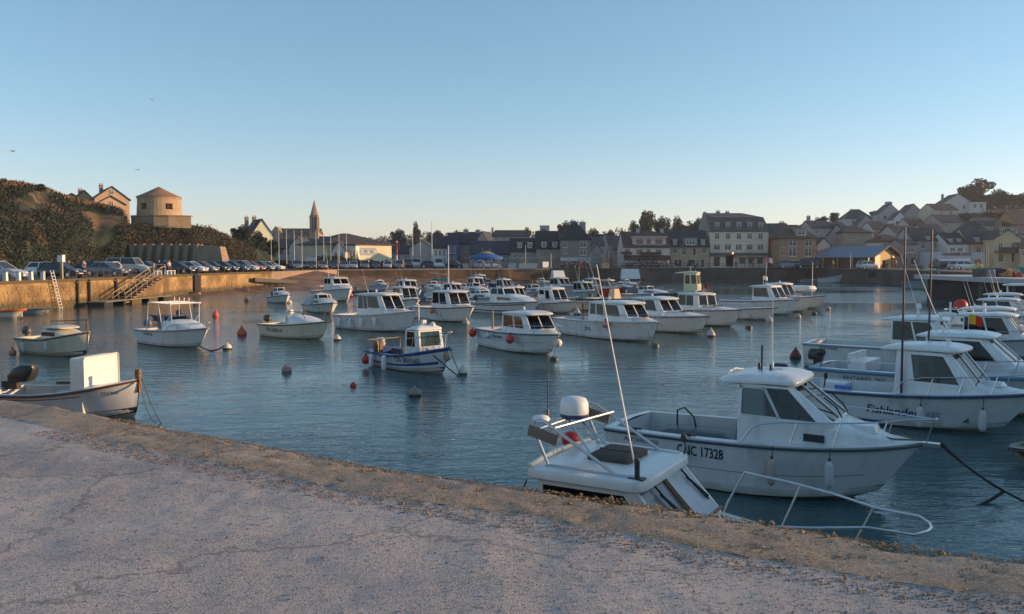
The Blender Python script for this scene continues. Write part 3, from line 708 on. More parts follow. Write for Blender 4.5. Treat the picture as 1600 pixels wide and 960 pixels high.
def sidefender(bx, h, root_loc, hd, x, drop, size, label, kind='ball', c=ORANGE, sd=-1, group=None):
    # hangs on its own line from the gunwale: a thing of its own
    g = h.shx(x, -.02, sd); M_ = Matrix.Translation(root_loc) @ Matrix.Rotation(radians(hd), 4, 'Z')
    r = size; y = g.y + sd * r * .95; top = g.z - .02; zc = top - drop
    w = M_ @ Vector((x, y, zc)); f = thing('fender', label, 'fender', w, radians(hd), group)
    m = MB()
    if kind == 'ball': m.lathe((0, 0, 0), [(.02, -r), (r * .55, -r * .83), (r * .9, -r * .4), (r, .05 * r), (r * .86, r * .5), (r * .5, r * .86), (r * .25, r * 1.05), (r * .2, r * 1.25)], 14)
    else: m.lathe((0, 0, 0), [(r * .3, -r * 3.1), (r * .8, -r * 2.6), (r, -r * 2), (r, r * 2), (r * .8, r * 2.6), (r * .3, r * 3.1)], 12)
    m.build('fender_body', MT['rubber'], f, smooth=50, color=c)
    t = r * (1.2 if kind == 'ball' else 3.05); m = MB(); m.lathe((0, 0, 0), [(r * .27, t - .02), (r * .27, t + .05)], 8); m.tube([(0, 0, t), (0, -sd * r * .7, top - zc + .01)], .009, 4); m.build('fender_line', MT['dark'], f)
    return f
def flag(root, p, hgt, size, cols, name='flag', ang=200):
    m = MB(); m.tube([p, (p[0], p[1], p[2] + hgt)], .011, 5); st = m.build('flag_staff', MT['white'], root)
    m = MB(); n = 9; a = radians(ang)
    for i in range(n):
        u = i / (n - 1); x = u * size * 1.3; wv = .09 * size * sin(u * 7)
        for z in (0, 1):
            for th_ in (0,):
                m.v.append((p[0] + cos(a) * x - sin(a) * wv, p[1] + sin(a) * x + cos(a) * wv, p[2] + hgt - size * (1 - z) - u * u * size * .35))
    for i in range(n - 1):
        m.f.append([2 * i, 2 * i + 2, 2 * i + 3, 2 * i + 1]); m.m.append(min(len(cols) - 1, int(i / (n - 1) * len(cols))))
    f = m.build(name, [flagmat(c) for c in cols], st); sm = f.modifiers.new('thick', 'SOLIDIFY'); sm.thickness = .008
    return f
_fm = {}
def flagmat(c):
    if c not in _fm: _fm[c] = mk('flag_cloth', c, rough=.85, var=.1)
    return _fm[c]
def local(root, p): return Matrix.Translation(root.location) @ Matrix.Rotation(root.rotation_euler.z, 4, 'Z') @ Vector(p)
def rope(a, b, label, sag=.1, r=.014, mat='rope', name='mooring_rope', n=8, group=None):
    a, b = Vector(a), Vector(b); m = MB(); pts = []
    for i in range(n + 1):
        t = i / n; p = a.lerp(b, t) - a; p.z -= sag * 4 * t * (1 - t); pts.append(p)
    m.tube(pts, r, 5); o = m.build(name, MT[mat], smooth=60); o.location = a; return tag(o, label, 'rope', group)
# generic recipes for the mid-field boats -----------------------------------
def pilothouse(label, px, py, hd, L, B=None, sillk=.28, topk=1.36, glass=GL, fx=(-.08, .20, .27), out=False, ant=1, hc=WHITE, roofc=None, rails=True, side=None, front=None, cud=True, ww=.74, name='pilothouse_boat', rk=.5, ov=(.3, .35, .06), color=None, aft='door', **kw):
    B = B or L * .37; kw.setdefault('fa', .64); kw.setdefault('fb', 1.0); kw.setdefault('cockpit', (.03, .5 + fx[0] + .01))
    root, h = make_boat(label, px, py, hd, L, B, hc=hc, name=name, **kw)
    xa, xb, xc = fx[0] * L, fx[1] * L, fx[2] * L; zd = h.zs(.55) - .05; zs_ = zd + sillk; zt = zd + topk - .12; w_ = B / 2 * ww; zt = zd + topk * .84 - .10
    c2 = color or hc
    wheelhouse(root, h, xa, xc - .05 * L, xc, w_, w_ * .96, w_ * .84, zd, zs_, zt, rk=rk, side=side or [(.03, .49, .05, .95), (.53, .97, .05, .95)], quarter=None, front=front or [(.03, .48, .06, .95), (.52, .97, .06, .95)], glass=glass, color=c2, roofc=roofc, ov=ov, aft=aft)
    if cud: cuddy(root, h, xc - .25 * L * .4, L * .46, w_ * .92, zs_ + .02, color=c2)
    if rails: rail(root, h, .02 * L, .49 * L, .34, posts=3)
    if out: outboard(root, h, c=out if isinstance(out, tuple) else (.03, .03, .035))
    for k in range(ant): whip(root, (xa + .3 + .35 * k, (.25 if k % 2 else -.3), zt + .12), (xa - .1 + .3 * k, (.3 if k % 2 else -.4), zt + 1.5 + .4 * (k % 2)), .009)
    m = MB(); xh = lerp(xc, L * .46, .35); m.box((xh, 0, h.zs(h.tx(xh)) + .24), (.42, .42, .05)); m.build('deck_hatch', MT['farglass'], root)
    l = MB(); l.lathe((xa + .7, 0, zt + .17), [(.06, 0), (.06, .1), (.04, .14)], 8); l.build('navigation_light', MT['white'], root)
    return root, h
def runabout(label, px, py, hd, L, B=None, hc=WHITE, zt=.42, screen=True, out=True, cover=None, name='cabin_runabout', rails=True, shield=.32, **kw):
    B = B or L * .38; kw.setdefault('fa', .55); kw.setdefault('fb', .9); kw.setdefault('cockpit', (.04, .5))
    root, h = make_boat(label, px, py, hd, L, B, hc=hc, name=name, **kw); zd = h.zs(.55)
    cuddy(root, h, 0, L * .42, B / 2 * .72, zd + zt, color=hc, power=1.9)
    for sd in (1, -1):
        m = MB(); m.box((.12 * L, sd * B / 2 * .715, zd + zt * .5), (.2 * L, .02, zt * .36)); m.build('side_window', MT['farglass'], root)
    if screen:
        w_ = B / 2 * .7
        wheelhouse(root, h, -.10 * L, .02 * L, .07 * L, w_, w_ * .96, w_ * .6, zd, zd + zt - .04, zd + zt + shield, rk=.35, tumble=.86, side=[(.06, .94, .1, .9)], quarter=[(.08, .92, .1, .9)], front=[(.05, .95, .1, .9)], roof=False, color=hc, aft='open')
    if cover:
        m = MB(); R = []
        for t in (0, .25, .5, .75, 1):
            x = lerp(-.44 * L, -.02 * L, t); hz = (.25 + (zt + shield) * (t ** .7)); ww = h.hb(.3) - .03
            R.append([(x, ww, h.zs(.2)), (x, ww * .8, h.zs(.2) + hz * .8), (x, 0, h.zs(.2) + hz), (x, -ww * .8, h.zs(.2) + hz * .8), (x, -ww, h.zs(.2))])
        m.loft(R, cap=True); m.build('cockpit_cover', MT['cloth'], root, smooth=40, color=cover)
    if rails: rail(root, h, .1 * L, .49 * L, .3, posts=3)
    if out: outboard(root, h, c=out if isinstance(out, tuple) else (.03, .03, .035))
    return root, h
def openboat(label, px, py, hd, L, B=None, hc=WHITE, name='open_boat', out=True, thw=True, **kw):
    B = B or L * .38; kw.setdefault('fa', .45); kw.setdefault('fb', .72); kw.setdefault('cockpit', (.04, .84))
    root, h = make_boat(label, px, py, hd, L, B, hc=hc, name=name, **kw)
    if thw:
        for t in (.3, .6):
            m = MB(); m.box((-L / 2 + L * t, 0, h.fa - .08), (.26, 2 * h.hb(t) - .3, .05)); m.build('thwart', MT['tan'], root)
    if out: outboard(root, h, s=.62)
    return root, h
# buoys -----------------------------------------------------------------
def buoy(label, px, py, r, kind='ball', c=ORANGE, c2=None, group=None):
    d = at(px, py, 0); R = r / F * d.y; b = thing('mooring_buoy', label, 'buoy', d, random.uniform(0, 6), group); m = MB()
    if kind == 'ball': pr = [(.02, -R), (R * .6, -R * .8), (R * .93, -R * .35), (R, .1 * R), (R * .9, R * .5), (R * .55, R * .9), (R * .18, R * 1.08), (R * .16, R * 1.2)]
    elif kind == 'cone': pr = [(R * .5, -R * .7), (R * .95, -R * .3), (R, .2 * R), (R * .86, R * .55), (R * .58, R * 1.0), (R * .28, R * 1.4), (R * .14, R * 1.65), (R * .12, R * 1.8)]
    else: pr = [(R * .7, -R * .5), (R, -R * .3), (R, R * .3), (R * .7, R * .55), (R * .2, R * .62), (R * .15, R * .8)]
    m.lathe((0, 0, R * .28), pr, 16); m.build('float', MT['rubber'], b, smooth=50, color=c)
    if c2:
        m = MB(); m.lathe((0, 0, 0), [(R * .6, -.1), (R * .985, .02 * R), (R * 1.015, .3 * R), (R * 1.0, .36 * R)], 16); m.build('weed_band', MT['rubber'], b, smooth=50, color=c2)
    m = MB(); zt = R * .28 + pr[-1][1]; m.tube([(R * .13 * cos(a), 0, zt + R * .1 + R * .13 * sin(a)) for a in [k * pi / 4 for k in range(8)]], R * .04, 4, closed=True); m.build('lifting_ring', MT['steel'], b)
    return b
# ------------------------------------------------------------------ boats, one by one
def fit(px0, px1, y, th=-46, k=1.0):
    th = th - 13 if -50 < th < -35 else th - 6 if -35 <= th < -29 else th
    d = CAMZ * F / (y - HOR); W = (px1 - px0) * d / F; a = radians(th); L = W / (abs(cos(a)) + .16 * abs(sin(a))) * k * 1.12
    tip = Vector((xat(px1, d), d, 0)); return ('loc', tip - Vector((cos(a), sin(a), 0)) * L / 2, th, L)
# --- the cabin boat moored right against the pier
root, h = make_boat('white cabin cruiser moored against the pier with radar dome on its roof', 'loc', Vector((1.02, 8.78, -.05)), -31, 6.2, 2.3, fa=.95, fb=1.28, cockpit=(.04, .42), rake=.7, rub=(.2, .2, .2), cat='boat', name='cabin_cruiser')
hd = -31; X = lambda x, y, z: (x, y, z)
P = [(-.42, .74), (.64, .70), (.64, -.70), (-.42, -.74)]
m = MB(); zd, zs_, zt = 1.02, 1.48, 1.97
base = [Vector((x + (.66 if x > 0 else -.05), y * 1.04, zd)) for x, y in P]
sill = [Vector((x + (.46 if x > 0 else -.02), y * 1.02, zs_)) for x, y in P]
top = [Vector((x, y, zt)) for x, y in P]
panes = []
for a, b, ws in ((1, 0, [(.16, .95, .12, .82)]), (3, 2, [(.05, .84, .12, .82)])):
    m.panel(base[a], base[b], sill[b], sill[a], [], .04); panes += m.panel(sill[a], sill[b], top[b], top[a], ws, .04)
m.panel(base[2], base[1], sill[1], sill[2], [], .04); panes += m.panel(sill[2], sill[1], top[1], top[2], [(.03, .49, .05, .95), (.51, .97, .05, .95)], .03)
panes += m.panel(base[0], base[3], top[3], top[0], [(.1, .5, .45, .9), (.56, .94, .1, .92)], .04)
m.build('cabin_wall', MT['gel'], root, color=(.70, .68, .62))
MT['acrylic'] = mk('clouded_acrylic', (.20, .185, .18), rough=.22, var=.25, scale=2)
for i, (q, nrm) in enumerate(panes):
    g = MB(); g.add([p - nrm * .02 for p in q] + [p - nrm * .008 for p in q], [(0, 1, 2, 3), (7, 6, 5, 4)]); g.build('window', MT['acrylic' if i == 2 else 'cloth' if i == 3 else 'glass'], root, color=(.03, .03, .035) if i < 2 else (.62, .62, .64))
for y in (0,):       # wooden windscreen bar
    m = MB(); m.tube([(1.115, y, zs_ + .01), (.65, y, zt - .01)], .028, 4); m.build('windscreen_bar', MT['wood'], root)
m = MB(); m.tube([(1.12, .02, zs_ + .01), (1.12, .70, zs_ + .01)], .026, 4); m.build('windscreen_sill', MT['wood'], root)
for y in (-.34, .46):
    m = MB(); m.tube([(.70, y, zt - .02), (.88, y + .04, zt - .22), (1.02, y + .1, zs_ + .12)], .012, 5); m.tube([(.80, y - .02, zt - .12), (1.0, y + .14, zs_ + .14)], .016, 5); m.build('wiper', MT['black'], root)
pass
cuddy(root, h, 1.16, 2.75, .72, 1.47, color=(.72, .71, .68), power=1.3)
poly = [(-.55, .79), (.66, .76), (.76, .66), (.76, -.66), (.66, -.76), (-.55, -.79)]
m = MB(); ring = rounded([Vector(p) for p in poly], .08, 2)
R = lambda k, z: [(p.x * k + (1 - k) * .1, p.y * k, z) for p in ring]
m.loft([R(.97, 1.93), R(1, 1.95), R(1, 2.02), R(.985, 2.04), R(.9, 2.05), R(.3, 2.06)]); m.build('cabin_roof', MT['gel'], root, smooth=35, color=(.74, .73, .70))
m = MB(); m.tube([(-.53, -.74, 2.04), (-.57, -.4, 2.05), (-.585, 0, 2.055), (-.57, .4, 2.05), (-.53, .74, 2.04)], .035, 6); m.build('roof_lip', MT['gel'], root, smooth=60, color=(.74, .70, .58))
m = MB(); m.loft([rounded_box(.12, .12, 2.052, .25, .31, .06), rounded_box(.12, .12, 2.10, .25, .31, .06), rounded_box(.12, .12, 2.125, .21, .27, .06)]); o = m.build('roof_hatch', MT['cloth'], root, smooth=40, color=(.085, .068, .058))
m = MB(); m.box((.12, .12, 2.128), (.44, .02, .012)); m.build('hatch_seam', MT['dark'], o)
arch = MB(); hoop = []
for y in (-.62, .66):
    pts = [(-.36, y, 2.05), (-.50, y, 2.34), (-.56, y, 2.46), (-.52, y, 2.52), (-.40, y, 2.52), (-.28, y, 2.45), (.42, y * .98, 2.05)]
    arch.tube(pts, .018, 7)
    arch.tube([(-.36, y, 2.055), (.65, y * .98, 2.055)], .018, 6)
    arch.lathe((.42, y * .98, 2.04), [(.05, 0), (.05, .02), (.02, .03)], 8); arch.lathe((-.36, y, 2.04), [(.05, 0), (.05, .02), (.02, .03)], 8)
arch.tube([(-.30, -.62, 2.46), (-.18, .66, 2.44)], .016, 6); arch.tube([(-.50, -.62, 2.42), (-.50, .66, 2.42)], .018, 6); arch.tube([(-.2, .1, 2.05), (-.5, .1, 2.42)], .014, 6); arch.tube([(0, .3, 2.05), (-.48, .3, 2.42)], .014, 6)
arch.build('radar_arch', MT['steel'], root, smooth=60)
for y in (-.64, .68):
    m = MB(); m.box((-.42, y, 2.38), (.36, .02, .12), rot=Matrix.Rotation(.22, 3, 'Y')); m.build('spray_board', MT['paint'], root, color=(.17, .14, .12))
m = MB(); m.lathe((-.48, .22, 2.42), [(.15, .0), (.165, .03), (.165, .05)], 20); o = m.build('radar_dome', MT['paint'], root, smooth=45, color=(.05, .07, .16))
m = MB(); m.lathe((-.48, .22, 2.47), [(.168, 0), (.172, .03), (.165, .12), (.14, .17), (.08, .19), (.02, .193)], 20); m.build('dome_cover', MT['white'], o, smooth=50)
whip(root, (.64, -.60, 2.05), (.16, -.56, 4.2), .010); whip(root, (-.52, -.35, 2.45), (-.52, -.35, 3.3), .007, 'dark')
m = MB(); m.lathe((.64, -.60, 2.04), [(.028, 0), (.028, .2), (.02, .22)], 8); m.box((.64, -.6, 2.05), (.16, .1, .02)); m.build('antenna_base', MT['dark'], root)
m = MB(); m.lathe((-.52, -.5, 2.50), [(.09, 0), (.10, .02), (.08, .05), (.02, .06)], 12); m.build('gps_dome', MT['white'], root, smooth=60)
m = MB(); m.tube([(.68, .66, 1.98), (.70, .70, 2.1), (.68, .68, 2.26)], .011, 6); m.lathe((.68, .68, 2.18), [(.02, 0), (.035, .05), (.02, .1)], 8); m.build('deck_light', MT['dark'], root, smooth=60)
m = MB(); m.lathe((-.66, .5, 2.0), [(.02, 0), (.10, .03), (.12, .10), (.08, .16), (.02, .18)], 12); m.build('rescue_float', MT['rubber'], root, smooth=60, color=RED)
m = MB()
for sd in (1, -1):
    pts = [h.shx(1.0, .1, sd, .02), h.shx(1.12, .1, sd, .36)] + [h.shx(x, .06, sd, 0) * 1 for x in ()]
    for x in (1.3, 1.8, 2.3, 2.75): p = h.shx(x, .02, sd, 0); p.z = 1.84; pts.append(p)
    pts += [Vector((3.12, sd * .30, 1.83)), Vector((3.22, sd * .12, 1.83)), Vector((3.24, 0, 1.83))]
    m.tube(pts, .013, 7)
    for x in (1.95, 2.72): p = h.shx(x, .02, sd, 0); p.z = 1.84; m.tube([h.shx(x - .28, .08, sd, -.02), p], .011, 6)
m.build('bow_pulpit', MT['steel'], root, smooth=60)
m = MB(); m.tube([(-.55, -.76, 1.9), (-.6, -.8, 1.75), (-.5, -.8, 1.7)], .01, 5); m.build('side_fitting', MT['dark'], root)

# --- CNC 17328
hl = Vector((4.67, 14.88, 0)); hd = -33
root, h = make_boat('white open stern pilothouse boat with large black number 17328 on its side', 'loc', hl, hd, 5.46, 2.35, fa=.93, fb=1.12, rake=.65, cockpit=(.03, .5), wgun=.17, rub=(.03, .06, .09), rubr=.024, boot=(.025, .025, .028), name='pilothouse_boat', bow=2.5, chine=.86, floor=.25)
cnc = root
band(h, .40, .42, .05, .9, off=.004, transom=False).build('hull_crease', MT['paint'], root, color=(.35, .36, .37))
wheelhouse(root, h, -.02, 1.40, 1.60, .86, .82, .68, .95, 1.38, 1.97, rk=.74, tumble=.86, side=[(.04, .52, .06, .92), (.54, .975, .06, .92)], quarter=None, front=[(.04, .48, .05, .95), (.52, .96, .05, .95)], ov=(.14, .42, .10), th=.12, camber=.10, rr=.3, glass=(.36, .42, .43), zd_aft=.9)
for sd in (-1,):    # light sliding frame of the side window
    m = MB(); q = [Vector((.04, -.862, 1.43)), Vector((.70, -.846, 1.43)), Vector((.42, -.752, 1.91)), Vector((.03, -.765, 1.91))]
    ring = []; 
    for i in range(4):
        p, a, b = q[i], q[i - 1], q[(i + 1) % 4]; ra = p + (a - p).normalized() * .05; rb = p + (b - p).normalized() * .05; ring += [ra, p * .5 + (ra + rb) * .25, rb]
    m.tube([p + Vector((0, -.004, 0)) for p in ring], .012, 5, closed=True); m.build('sliding_window_frame', MT['white'], root)
cuddy(root, h, 1.02, 2.55, .80, 1.40, color=WHITE, power=1.7, camber=.05)
m = MB(); m.box((1.30, -.815, 1.14), (.34, .06, .13)); m.build('porthole', MT['farglass'], root)
m = MB(); m.loft([rounded_box(1.95, 0, 1.22, .26, .26, .08), rounded_box(1.95, 0, 1.33, .22, .22, .08)]); m.build('deck_hatch', MT['gel'], root, smooth=40, color=WHITE)
rail(root, h, -.05, 2.9, .40, posts=4, r=.014, pulp=.18)
for y0, y1, x0, x1 in ((-.12, -.35, 1.56, 1.22), (.36, .22, 1.58, 1.24)):
    m = MB(); m.tube([(x0 + .06, y0, 1.41), (x0 - .05, y0 + .05, 1.58), (lerp(x0, x1, .75) + .05, y1, 1.78)], .013, 5); m.build('wiper', MT['black'], root)
m = MB(); m.tube([(-.30, -.66, 2.02), (-.35, -.3, 2.11), (-.36, .1, 2.12), (-.33, .55, 2.05)], .022, 6); m.build('roof_grab_rail', MT['white'], root, smooth=60)
for sd in (-1, 1):
    m = MB(); m.tube([(0, sd * .60, 2.08), (.15, sd * .60, 2.12), (.55, sd * .56, 2.12), (.7, sd * .54, 2.08)], .014, 5); m.build('roof_handhold', MT['dark'], root, smooth=60)
m = MB(); m.tube([(-.05, -.80, .95), (.0, -.74, 1.97)], .012, 5); m.build('door_post', MT['dark'], root)
m = MB(); m.lathe((.05, .25, 2.12), [(.03, 0), (.03, .1), (.02, .12)], 8); m.tube([(.15, .05, 2.12), (.15, .05, 2.6)], .018, 6); m.tube([(.3, .1, 2.12), (.3, .1, 2.24)], .02, 6); m.build('roof_fittings', MT['dark'], root, smooth=60)
whip(root, (.30, .22, 2.12), (.28, .25, 3.45), .010)
m = MB(); m.loft([rounded_box(-1.05, .1, .55, .75, .42, .1), rounded_box(-1.05, .1, .80, .78, .45, .1), rounded_box(-1.05, .1, .86, .6, .3, .1)]); m.build('engine_box', MT['paint'], root, smooth=40, color=(.02, .045, .04))
m = MB(); m.tube([(-1.6, .3, .86), (-1.6, .3, 1.15), (-1.45, .3, 1.22), (-1.25, .3, 1.05), (-1.2, .3, .84)], .018, 6); m.build('tiller_frame', MT['dark'], root, smooth=60)
for x in (-2.1, -1.0): m = MB(); m.box((x, -h.hb(h.tx(x)) + .09, h.zs(h.tx(x)) + .04), (.26, .035, .03)); m.box((x, -h.hb(h.tx(x)) + .09, h.zs(h.tx(x)) + .015), (.06, .04, .05)); m.build('mooring_cleat', MT['dark'], root)
hull_text(h, root, 'CNC 17328', -.78, .70, .27, xs=.66)
hull_text(h, root, 'ANTARES 620', -1.95, .76, .12, color=(.12, .14, .2), name='model_lettering')
m = MB(); m.tube([(2.75, .15, 1.13), (2.3, .3, 1.16), (2.15, -.1, 1.16), (2.5, -.2, 1.15), (2.9, 0, 1.15)], .018, 6); m.build('bow_line', MT['rope'], root, smooth=60)
m = MB(); m.box((2.98, 0, 1.09), (.34, .14, .06)); m.build('bow_roller', MT['steel'], root)
cloc, chull = hl, h
for o in root.children:
    if o.name.split('.')[0] in ('cabin_wall', 'window', 'cabin_roof', 'helm_console', 'cuddy', 'wiper', 'roof_grab_rail', 'roof_handhold', 'door_post', 'porthole', 'sliding_window_frame', 'deck_hatch', 'roof_fittings', 'antenna', 'engine_box', 'tiller_frame', 'bow_roller', 'bow_line'): o.location.x -= .16
sidefender(root, h, hl, hd, .55, .42, .075, 'long grimy fender hanging by the cabin door of boat 17328', 'long', (.42, .36, .33))
sidefender(root, h, hl, hd, 1.45, .42, .075, 'long white fender hanging below the dark porthole of boat 17328', 'long', LGREY)
sidefender(root, h, hl, hd, -1.02, .24, .05, 'small grey fender hanging over the first letters of the number 17328', 'long', (.45, .45, .47))

# --- the sport fisher behind it
hl = Vector((10.15, 20.75, 0)); hd = -45
root, h = make_boat('white sport fishing boat with blue script Fishlander and two tall dark rods', 'loc', hl, hd, 6.3, 2.4, fa=.74, fb=1.12, rake=.75, rub=(.02, .05, .14), rubr=.035, cockpit=(.03, .52), floor=.2, name='pilothouse_boat', boot=(.02, .02, .022))
wheelhouse(root, h, .15, 1.72, 1.95, .88, .84, .68, .86, 1.13, 1.92, rk=.62, tumble=.86, side=[(.30, .96, .08, .9)], quarter=None, front=[(.04, .48, .05, .95), (.52, .96, .05, .95)], ov=(.22, .45, .08), th=.11, camber=.10, rr=.3, glass=(.3, .33, .33))
cuddy(root, h, 1.3, 2.95, .86, 1.16, power=2.4, camber=.1)
m = MB(); m.loft([rounded_box(2.15, 0, 1.16, .25, .25, .1), rounded_box(2.15, 0, 1.25, .2, .2, .1)]); m.build('deck_hatch', MT['gel'], root, smooth=40, color=WHITE)
rail(root, h, .2, 3.0, .42, posts=4)
hull_text(h, root, 'Fishlander', .15, .40, .30, color=(.02, .03, .14), shear=.25, name='script_lettering'); hull_text(h, root, '650', 1.05, .40, .2, color=(.3, .36, .45), shear=.25, name='script_lettering')
band(h, .02, .10, .0, .5, off=.006, transom=False).build('hull_stripe', MT['paint'], root, color=(.03, .06, .2))
for y in (-.95, .95):
    m = MB(); m.tube([(.35, y, .85), (.35, y * 1.04, 5.0)], .032, 6, r2=.018); m.build('outrigger_rod', MT['paint'], root, smooth=60, color=(.05, .03, .05))
whip(root, (1.2, -.3, 2.1), (.35, -.35, 4.2), .014); 
outboard(root, h)
m = MB(); m.box((-1.5, -.4, .62), (.7, .5, .45)); m.box((-1.5, -.4, .87), (.66, .46, .06)); m.build('cooler_box', MT['paint'], root, color=(.66, .67, .67))
m = MB(); m.box((-1.1, -.98, .86), (.4, .1, .1)); m.build('blue_bait_tray', MT['paint'], root, color=(.04, .16, .5))
m = MB(); m.tube([(-2.2, -.9, .8), (-2.1, -.92, 1.25)], .02, 6); m.tube([(-1.6, -.98, .8), (-1.55, -1, 1.1)], .02, 6); m.lathe((-1.55, -1, 1.05), [(.05, 0), (.05, .14)], 8); m.build('rod_holder', MT['dark'], root)
sidefender(root, h, hl, hd, .9, .5, .085, 'white fender hanging amidships under the cabin of the Fishlander boat', 'long', LGREY)
sidefender(root, h, hl, hd, 2.15, .58, .085, 'white fender hanging near the bow of the Fishlander boat', 'long', LGREY)

# --- right hand group further back
root, h = make_boat('white boat with pale blue rail lettered ANTARES 760 behind the Fishlander', 'loc', Vector((12.4, 22.75, 0)), -40, 7.0, 2.45, fa=.95, fb=1.25, rub=(.10, .26, .42), rubr=.05, cockpit=(.03, .45), name='pilothouse_boat', floor=.3)
wheelhouse(root, h, -.35, 1.55, 1.8, .95, .9, .72, 1.05, 1.4, 2.05, rk=.7, tumble=.86, side=[(.08, .4, .1, .9), (.46, .95, .1, .9)], quarter=None, front=[(.04, .48, .05, .95), (.52, .96, .05, .95)], ov=(.2, .3, .08), th=.09, camber=.09, glass=(.3, .33, .33))
cuddy(root, h, 1.2, 3.1, .9, 1.42, power=1.8); rail(root, h, .2, 3.3, .4)
hull_text(h, root, 'ANTARES  760', -1.9, .72, .19, color=(.12, .14, .22), name='model_lettering')
outboard(root, h); m = MB(); m.box((-2.2, 0, 1.0), (.5, 1.5, .35)); m.box((-2.42, 0, 1.25), (.1, 1.5, .3)); m.build('stern_bench', MT['gel'], root, color=WHITE)
m = MB(); m.tube([(-3.2, -.9, .95), (-3.2, -.9, 1.5)], .016, 5); m.lathe((-3.2, -.9, 1.3), [(.1, 0), (.14, .1), (.1, .22)], 8); m.build('fish_scoop', MT['dark'], root)
m = MB()
for x in (-.2, .1): m.tube([(x - .1, -.5, 2.15), (x + .1, -.3, 2.62)], .02, 5); m.tube([(x - .1, .1, 2.15), (x + .1, -.1, 2.62)], .02, 5)
m.build('roof_mast', MT['white'], root)
m = MB(); m.lathe((.05, -.2, 2.6), [(.22, 0), (.24, .05), (.22, .1), (.05, .12)], 14); m.tube([(.1, -.1, 2.7), (.1, -.1, 3.0)], .03, 5); m.build('radar_dome', MT['white'], root, smooth=50)
root, h = pilothouse('white cruiser with green tinted windows flying a red and yellow flag', 'loc', Vector((14.6, 29.9, 0)), -40, 6.6, glass=(.22, .32, .28), fx=(-.02, .2, .28), topk=1.35, ant=0, fa=.95, fb=1.12, out=False, name='cruiser', rub=(.25, .26, .3))
flag(root, (2.35, -.75, 1.25), 1.05, .34, [(.75, .45, .03), (.7, .03, .02)], ang=30)
hull_text(h, root, 'ANTARES', -2.3, .8, .17, color=(.12, .14, .22), name='model_lettering')
whip(root, (.6, .3, 1.9), (-.2, .4, 4.4), .013)
m = MB(); m.tube([(-2.6, -.8, 1.0), (-2.75, -.8, 1.75)], .025, 5); m.tube([(.6, -.3, 1.85), (.65, -.3, 2.5)], .025, 5); m.lathe((.65, -.3, 2.4), [(.08, 0), (.1, .1), (.06, .2)], 8); m.build('stern_light_pole', MT['white'], root)
runabout('low white boat with blue rubbing strake, bow showing right of the Fishlander cabin', 'loc', Vector((13.5, 26.2, 0)), -40, 5.0, rub=(.05, .13, .32), hc=WHITE, zt=.18, screen=False, out=False)
root, h = pilothouse('white pilothouse boat with dark red cabin windows near the right edge', 'loc', Vector((23.6, 39.6, 0)), -36, 7.0, glass=(.16, .05, .06), fx=(-.12, .12, .2), topk=1.35, ant=1, rub=(.15, .15, .18), out=False, name='pilothouse_boat')
pilothouse('white pilothouse boat with pale roof and red ball fender at its stern', 'loc', Vector((30.0, 49.5, 0)), -36, 6.6, glass=(.3, .36, .36), fx=(-.1, .15, .22), topk=1.3, ant=2, rub=(.15, .15, .18), name='pilothouse_boat')
root, h = runabout('white boat with dark hull band and flat white hard top at the right edge', 'loc', Vector((39.6, 61.5, 0)), -30, 7.0, rub=(.02, .02, .02), stripes=[(.1, .8, 0, 1, (.03, .03, .035))], zt=.5, out=False, name='hardtop_boat')
cabin_roof([(-1.6, 1.0), (1.3, .95), (1.5, .6), (1.5, -.6), (1.3, -.95), (-1.6, -1.0)], 2.2, .12, .08, root=root, name='hard_top')
for x, y in ((-1.3, .9), (-1.3, -.9), (.9, .85), (.9, -.85)): m = MB(); m.tube([(x + .1, y, .8), (x, y * .98, 2.22)], .04, 6); m.build('hard_top_post', MT['white'], root)
m = MB(); m.lathe((.1, 0, 2.35), [(.1, 0), (.16, .2), (.16, .4), (.1, .5), (.02, .52)], 10); m.build('mast_light', MT['rubber'], root, smooth=60, color=(.7, .3, .12))
openboat('brown dinghy lying at the right edge of the picture', 'loc', Vector((11.6, 16.4, 0)), 196, 3.2, hc=(.20, .15, .10), fa=.3, fb=.42, cockpit=(.05, .9), rub=(.10, .07, .04), out=False, name='dinghy')
d_ = Vector((28.2, 50.2, 1.25)); 
pilothouse('white boat with dark glass showing between the flag boat and the red windowed boat', 'loc', Vector((20.6, 35.2, 0)), -38, 6.2, glass=(.1, .12, .12), rub=(.1, .12, .2), ant=1); runabout('low white runabout behind the red windowed boat at the right', 'loc', Vector((25.0, 44.5, 0)), -36, 6.0, zt=.5, rub=(.1, .12, .2)); pilothouse('white boat with tall aerials nearest the pale jetty', 'loc', Vector((34.0, 56.0, 0)), -34, 6.4, ant=2, glass=(.2, .24, .24))
# --- left group
hl = Vector((-12.05, 21.6, 0)); hd = -12
root, h = make_boat('pale open skiff beside the pier with white canvas shelter catching the sun', 'loc', hl, hd, 4.4, 1.75, hc=(.66, .66, .66), fa=.62, fb=1.05, rake=.12, sag=.05, cockpit=(.03, .72), floor=.12, rub=(.12, .035, .025), rubr=.03, wgun=.1, deckc=(.7, .7, .68), name='skiff', chine=.74, flare=1.1, bow=2.7)
m = MB(); R = []
for x, k in ((.62, 1.0), (.66, 1.02), (.95, 1.0), (1.02, .98)):
    R.append([(x, -.66 * k, .62), (x, -.66 * k, 1.57), (x, -.62 * k, 1.62), (x, .62 * k, 1.62), (x, .66 * k, 1.57), (x, .66 * k, .62)])
m.loft(R); m.build('canvas_shelter', MT['cloth'], root, smooth=20, color=(.80, .77, .70))
m = MB(); m.tube([(1.035, -.665, .62), (1.035, -.665, 1.59), (1.035, -.62, 1.635), (1.035, .62, 1.635), (1.035, .665, 1.59), (1.035, .665, .62)], .022, 5); m.build('shelter_frame', MT['white'], root, smooth=60)
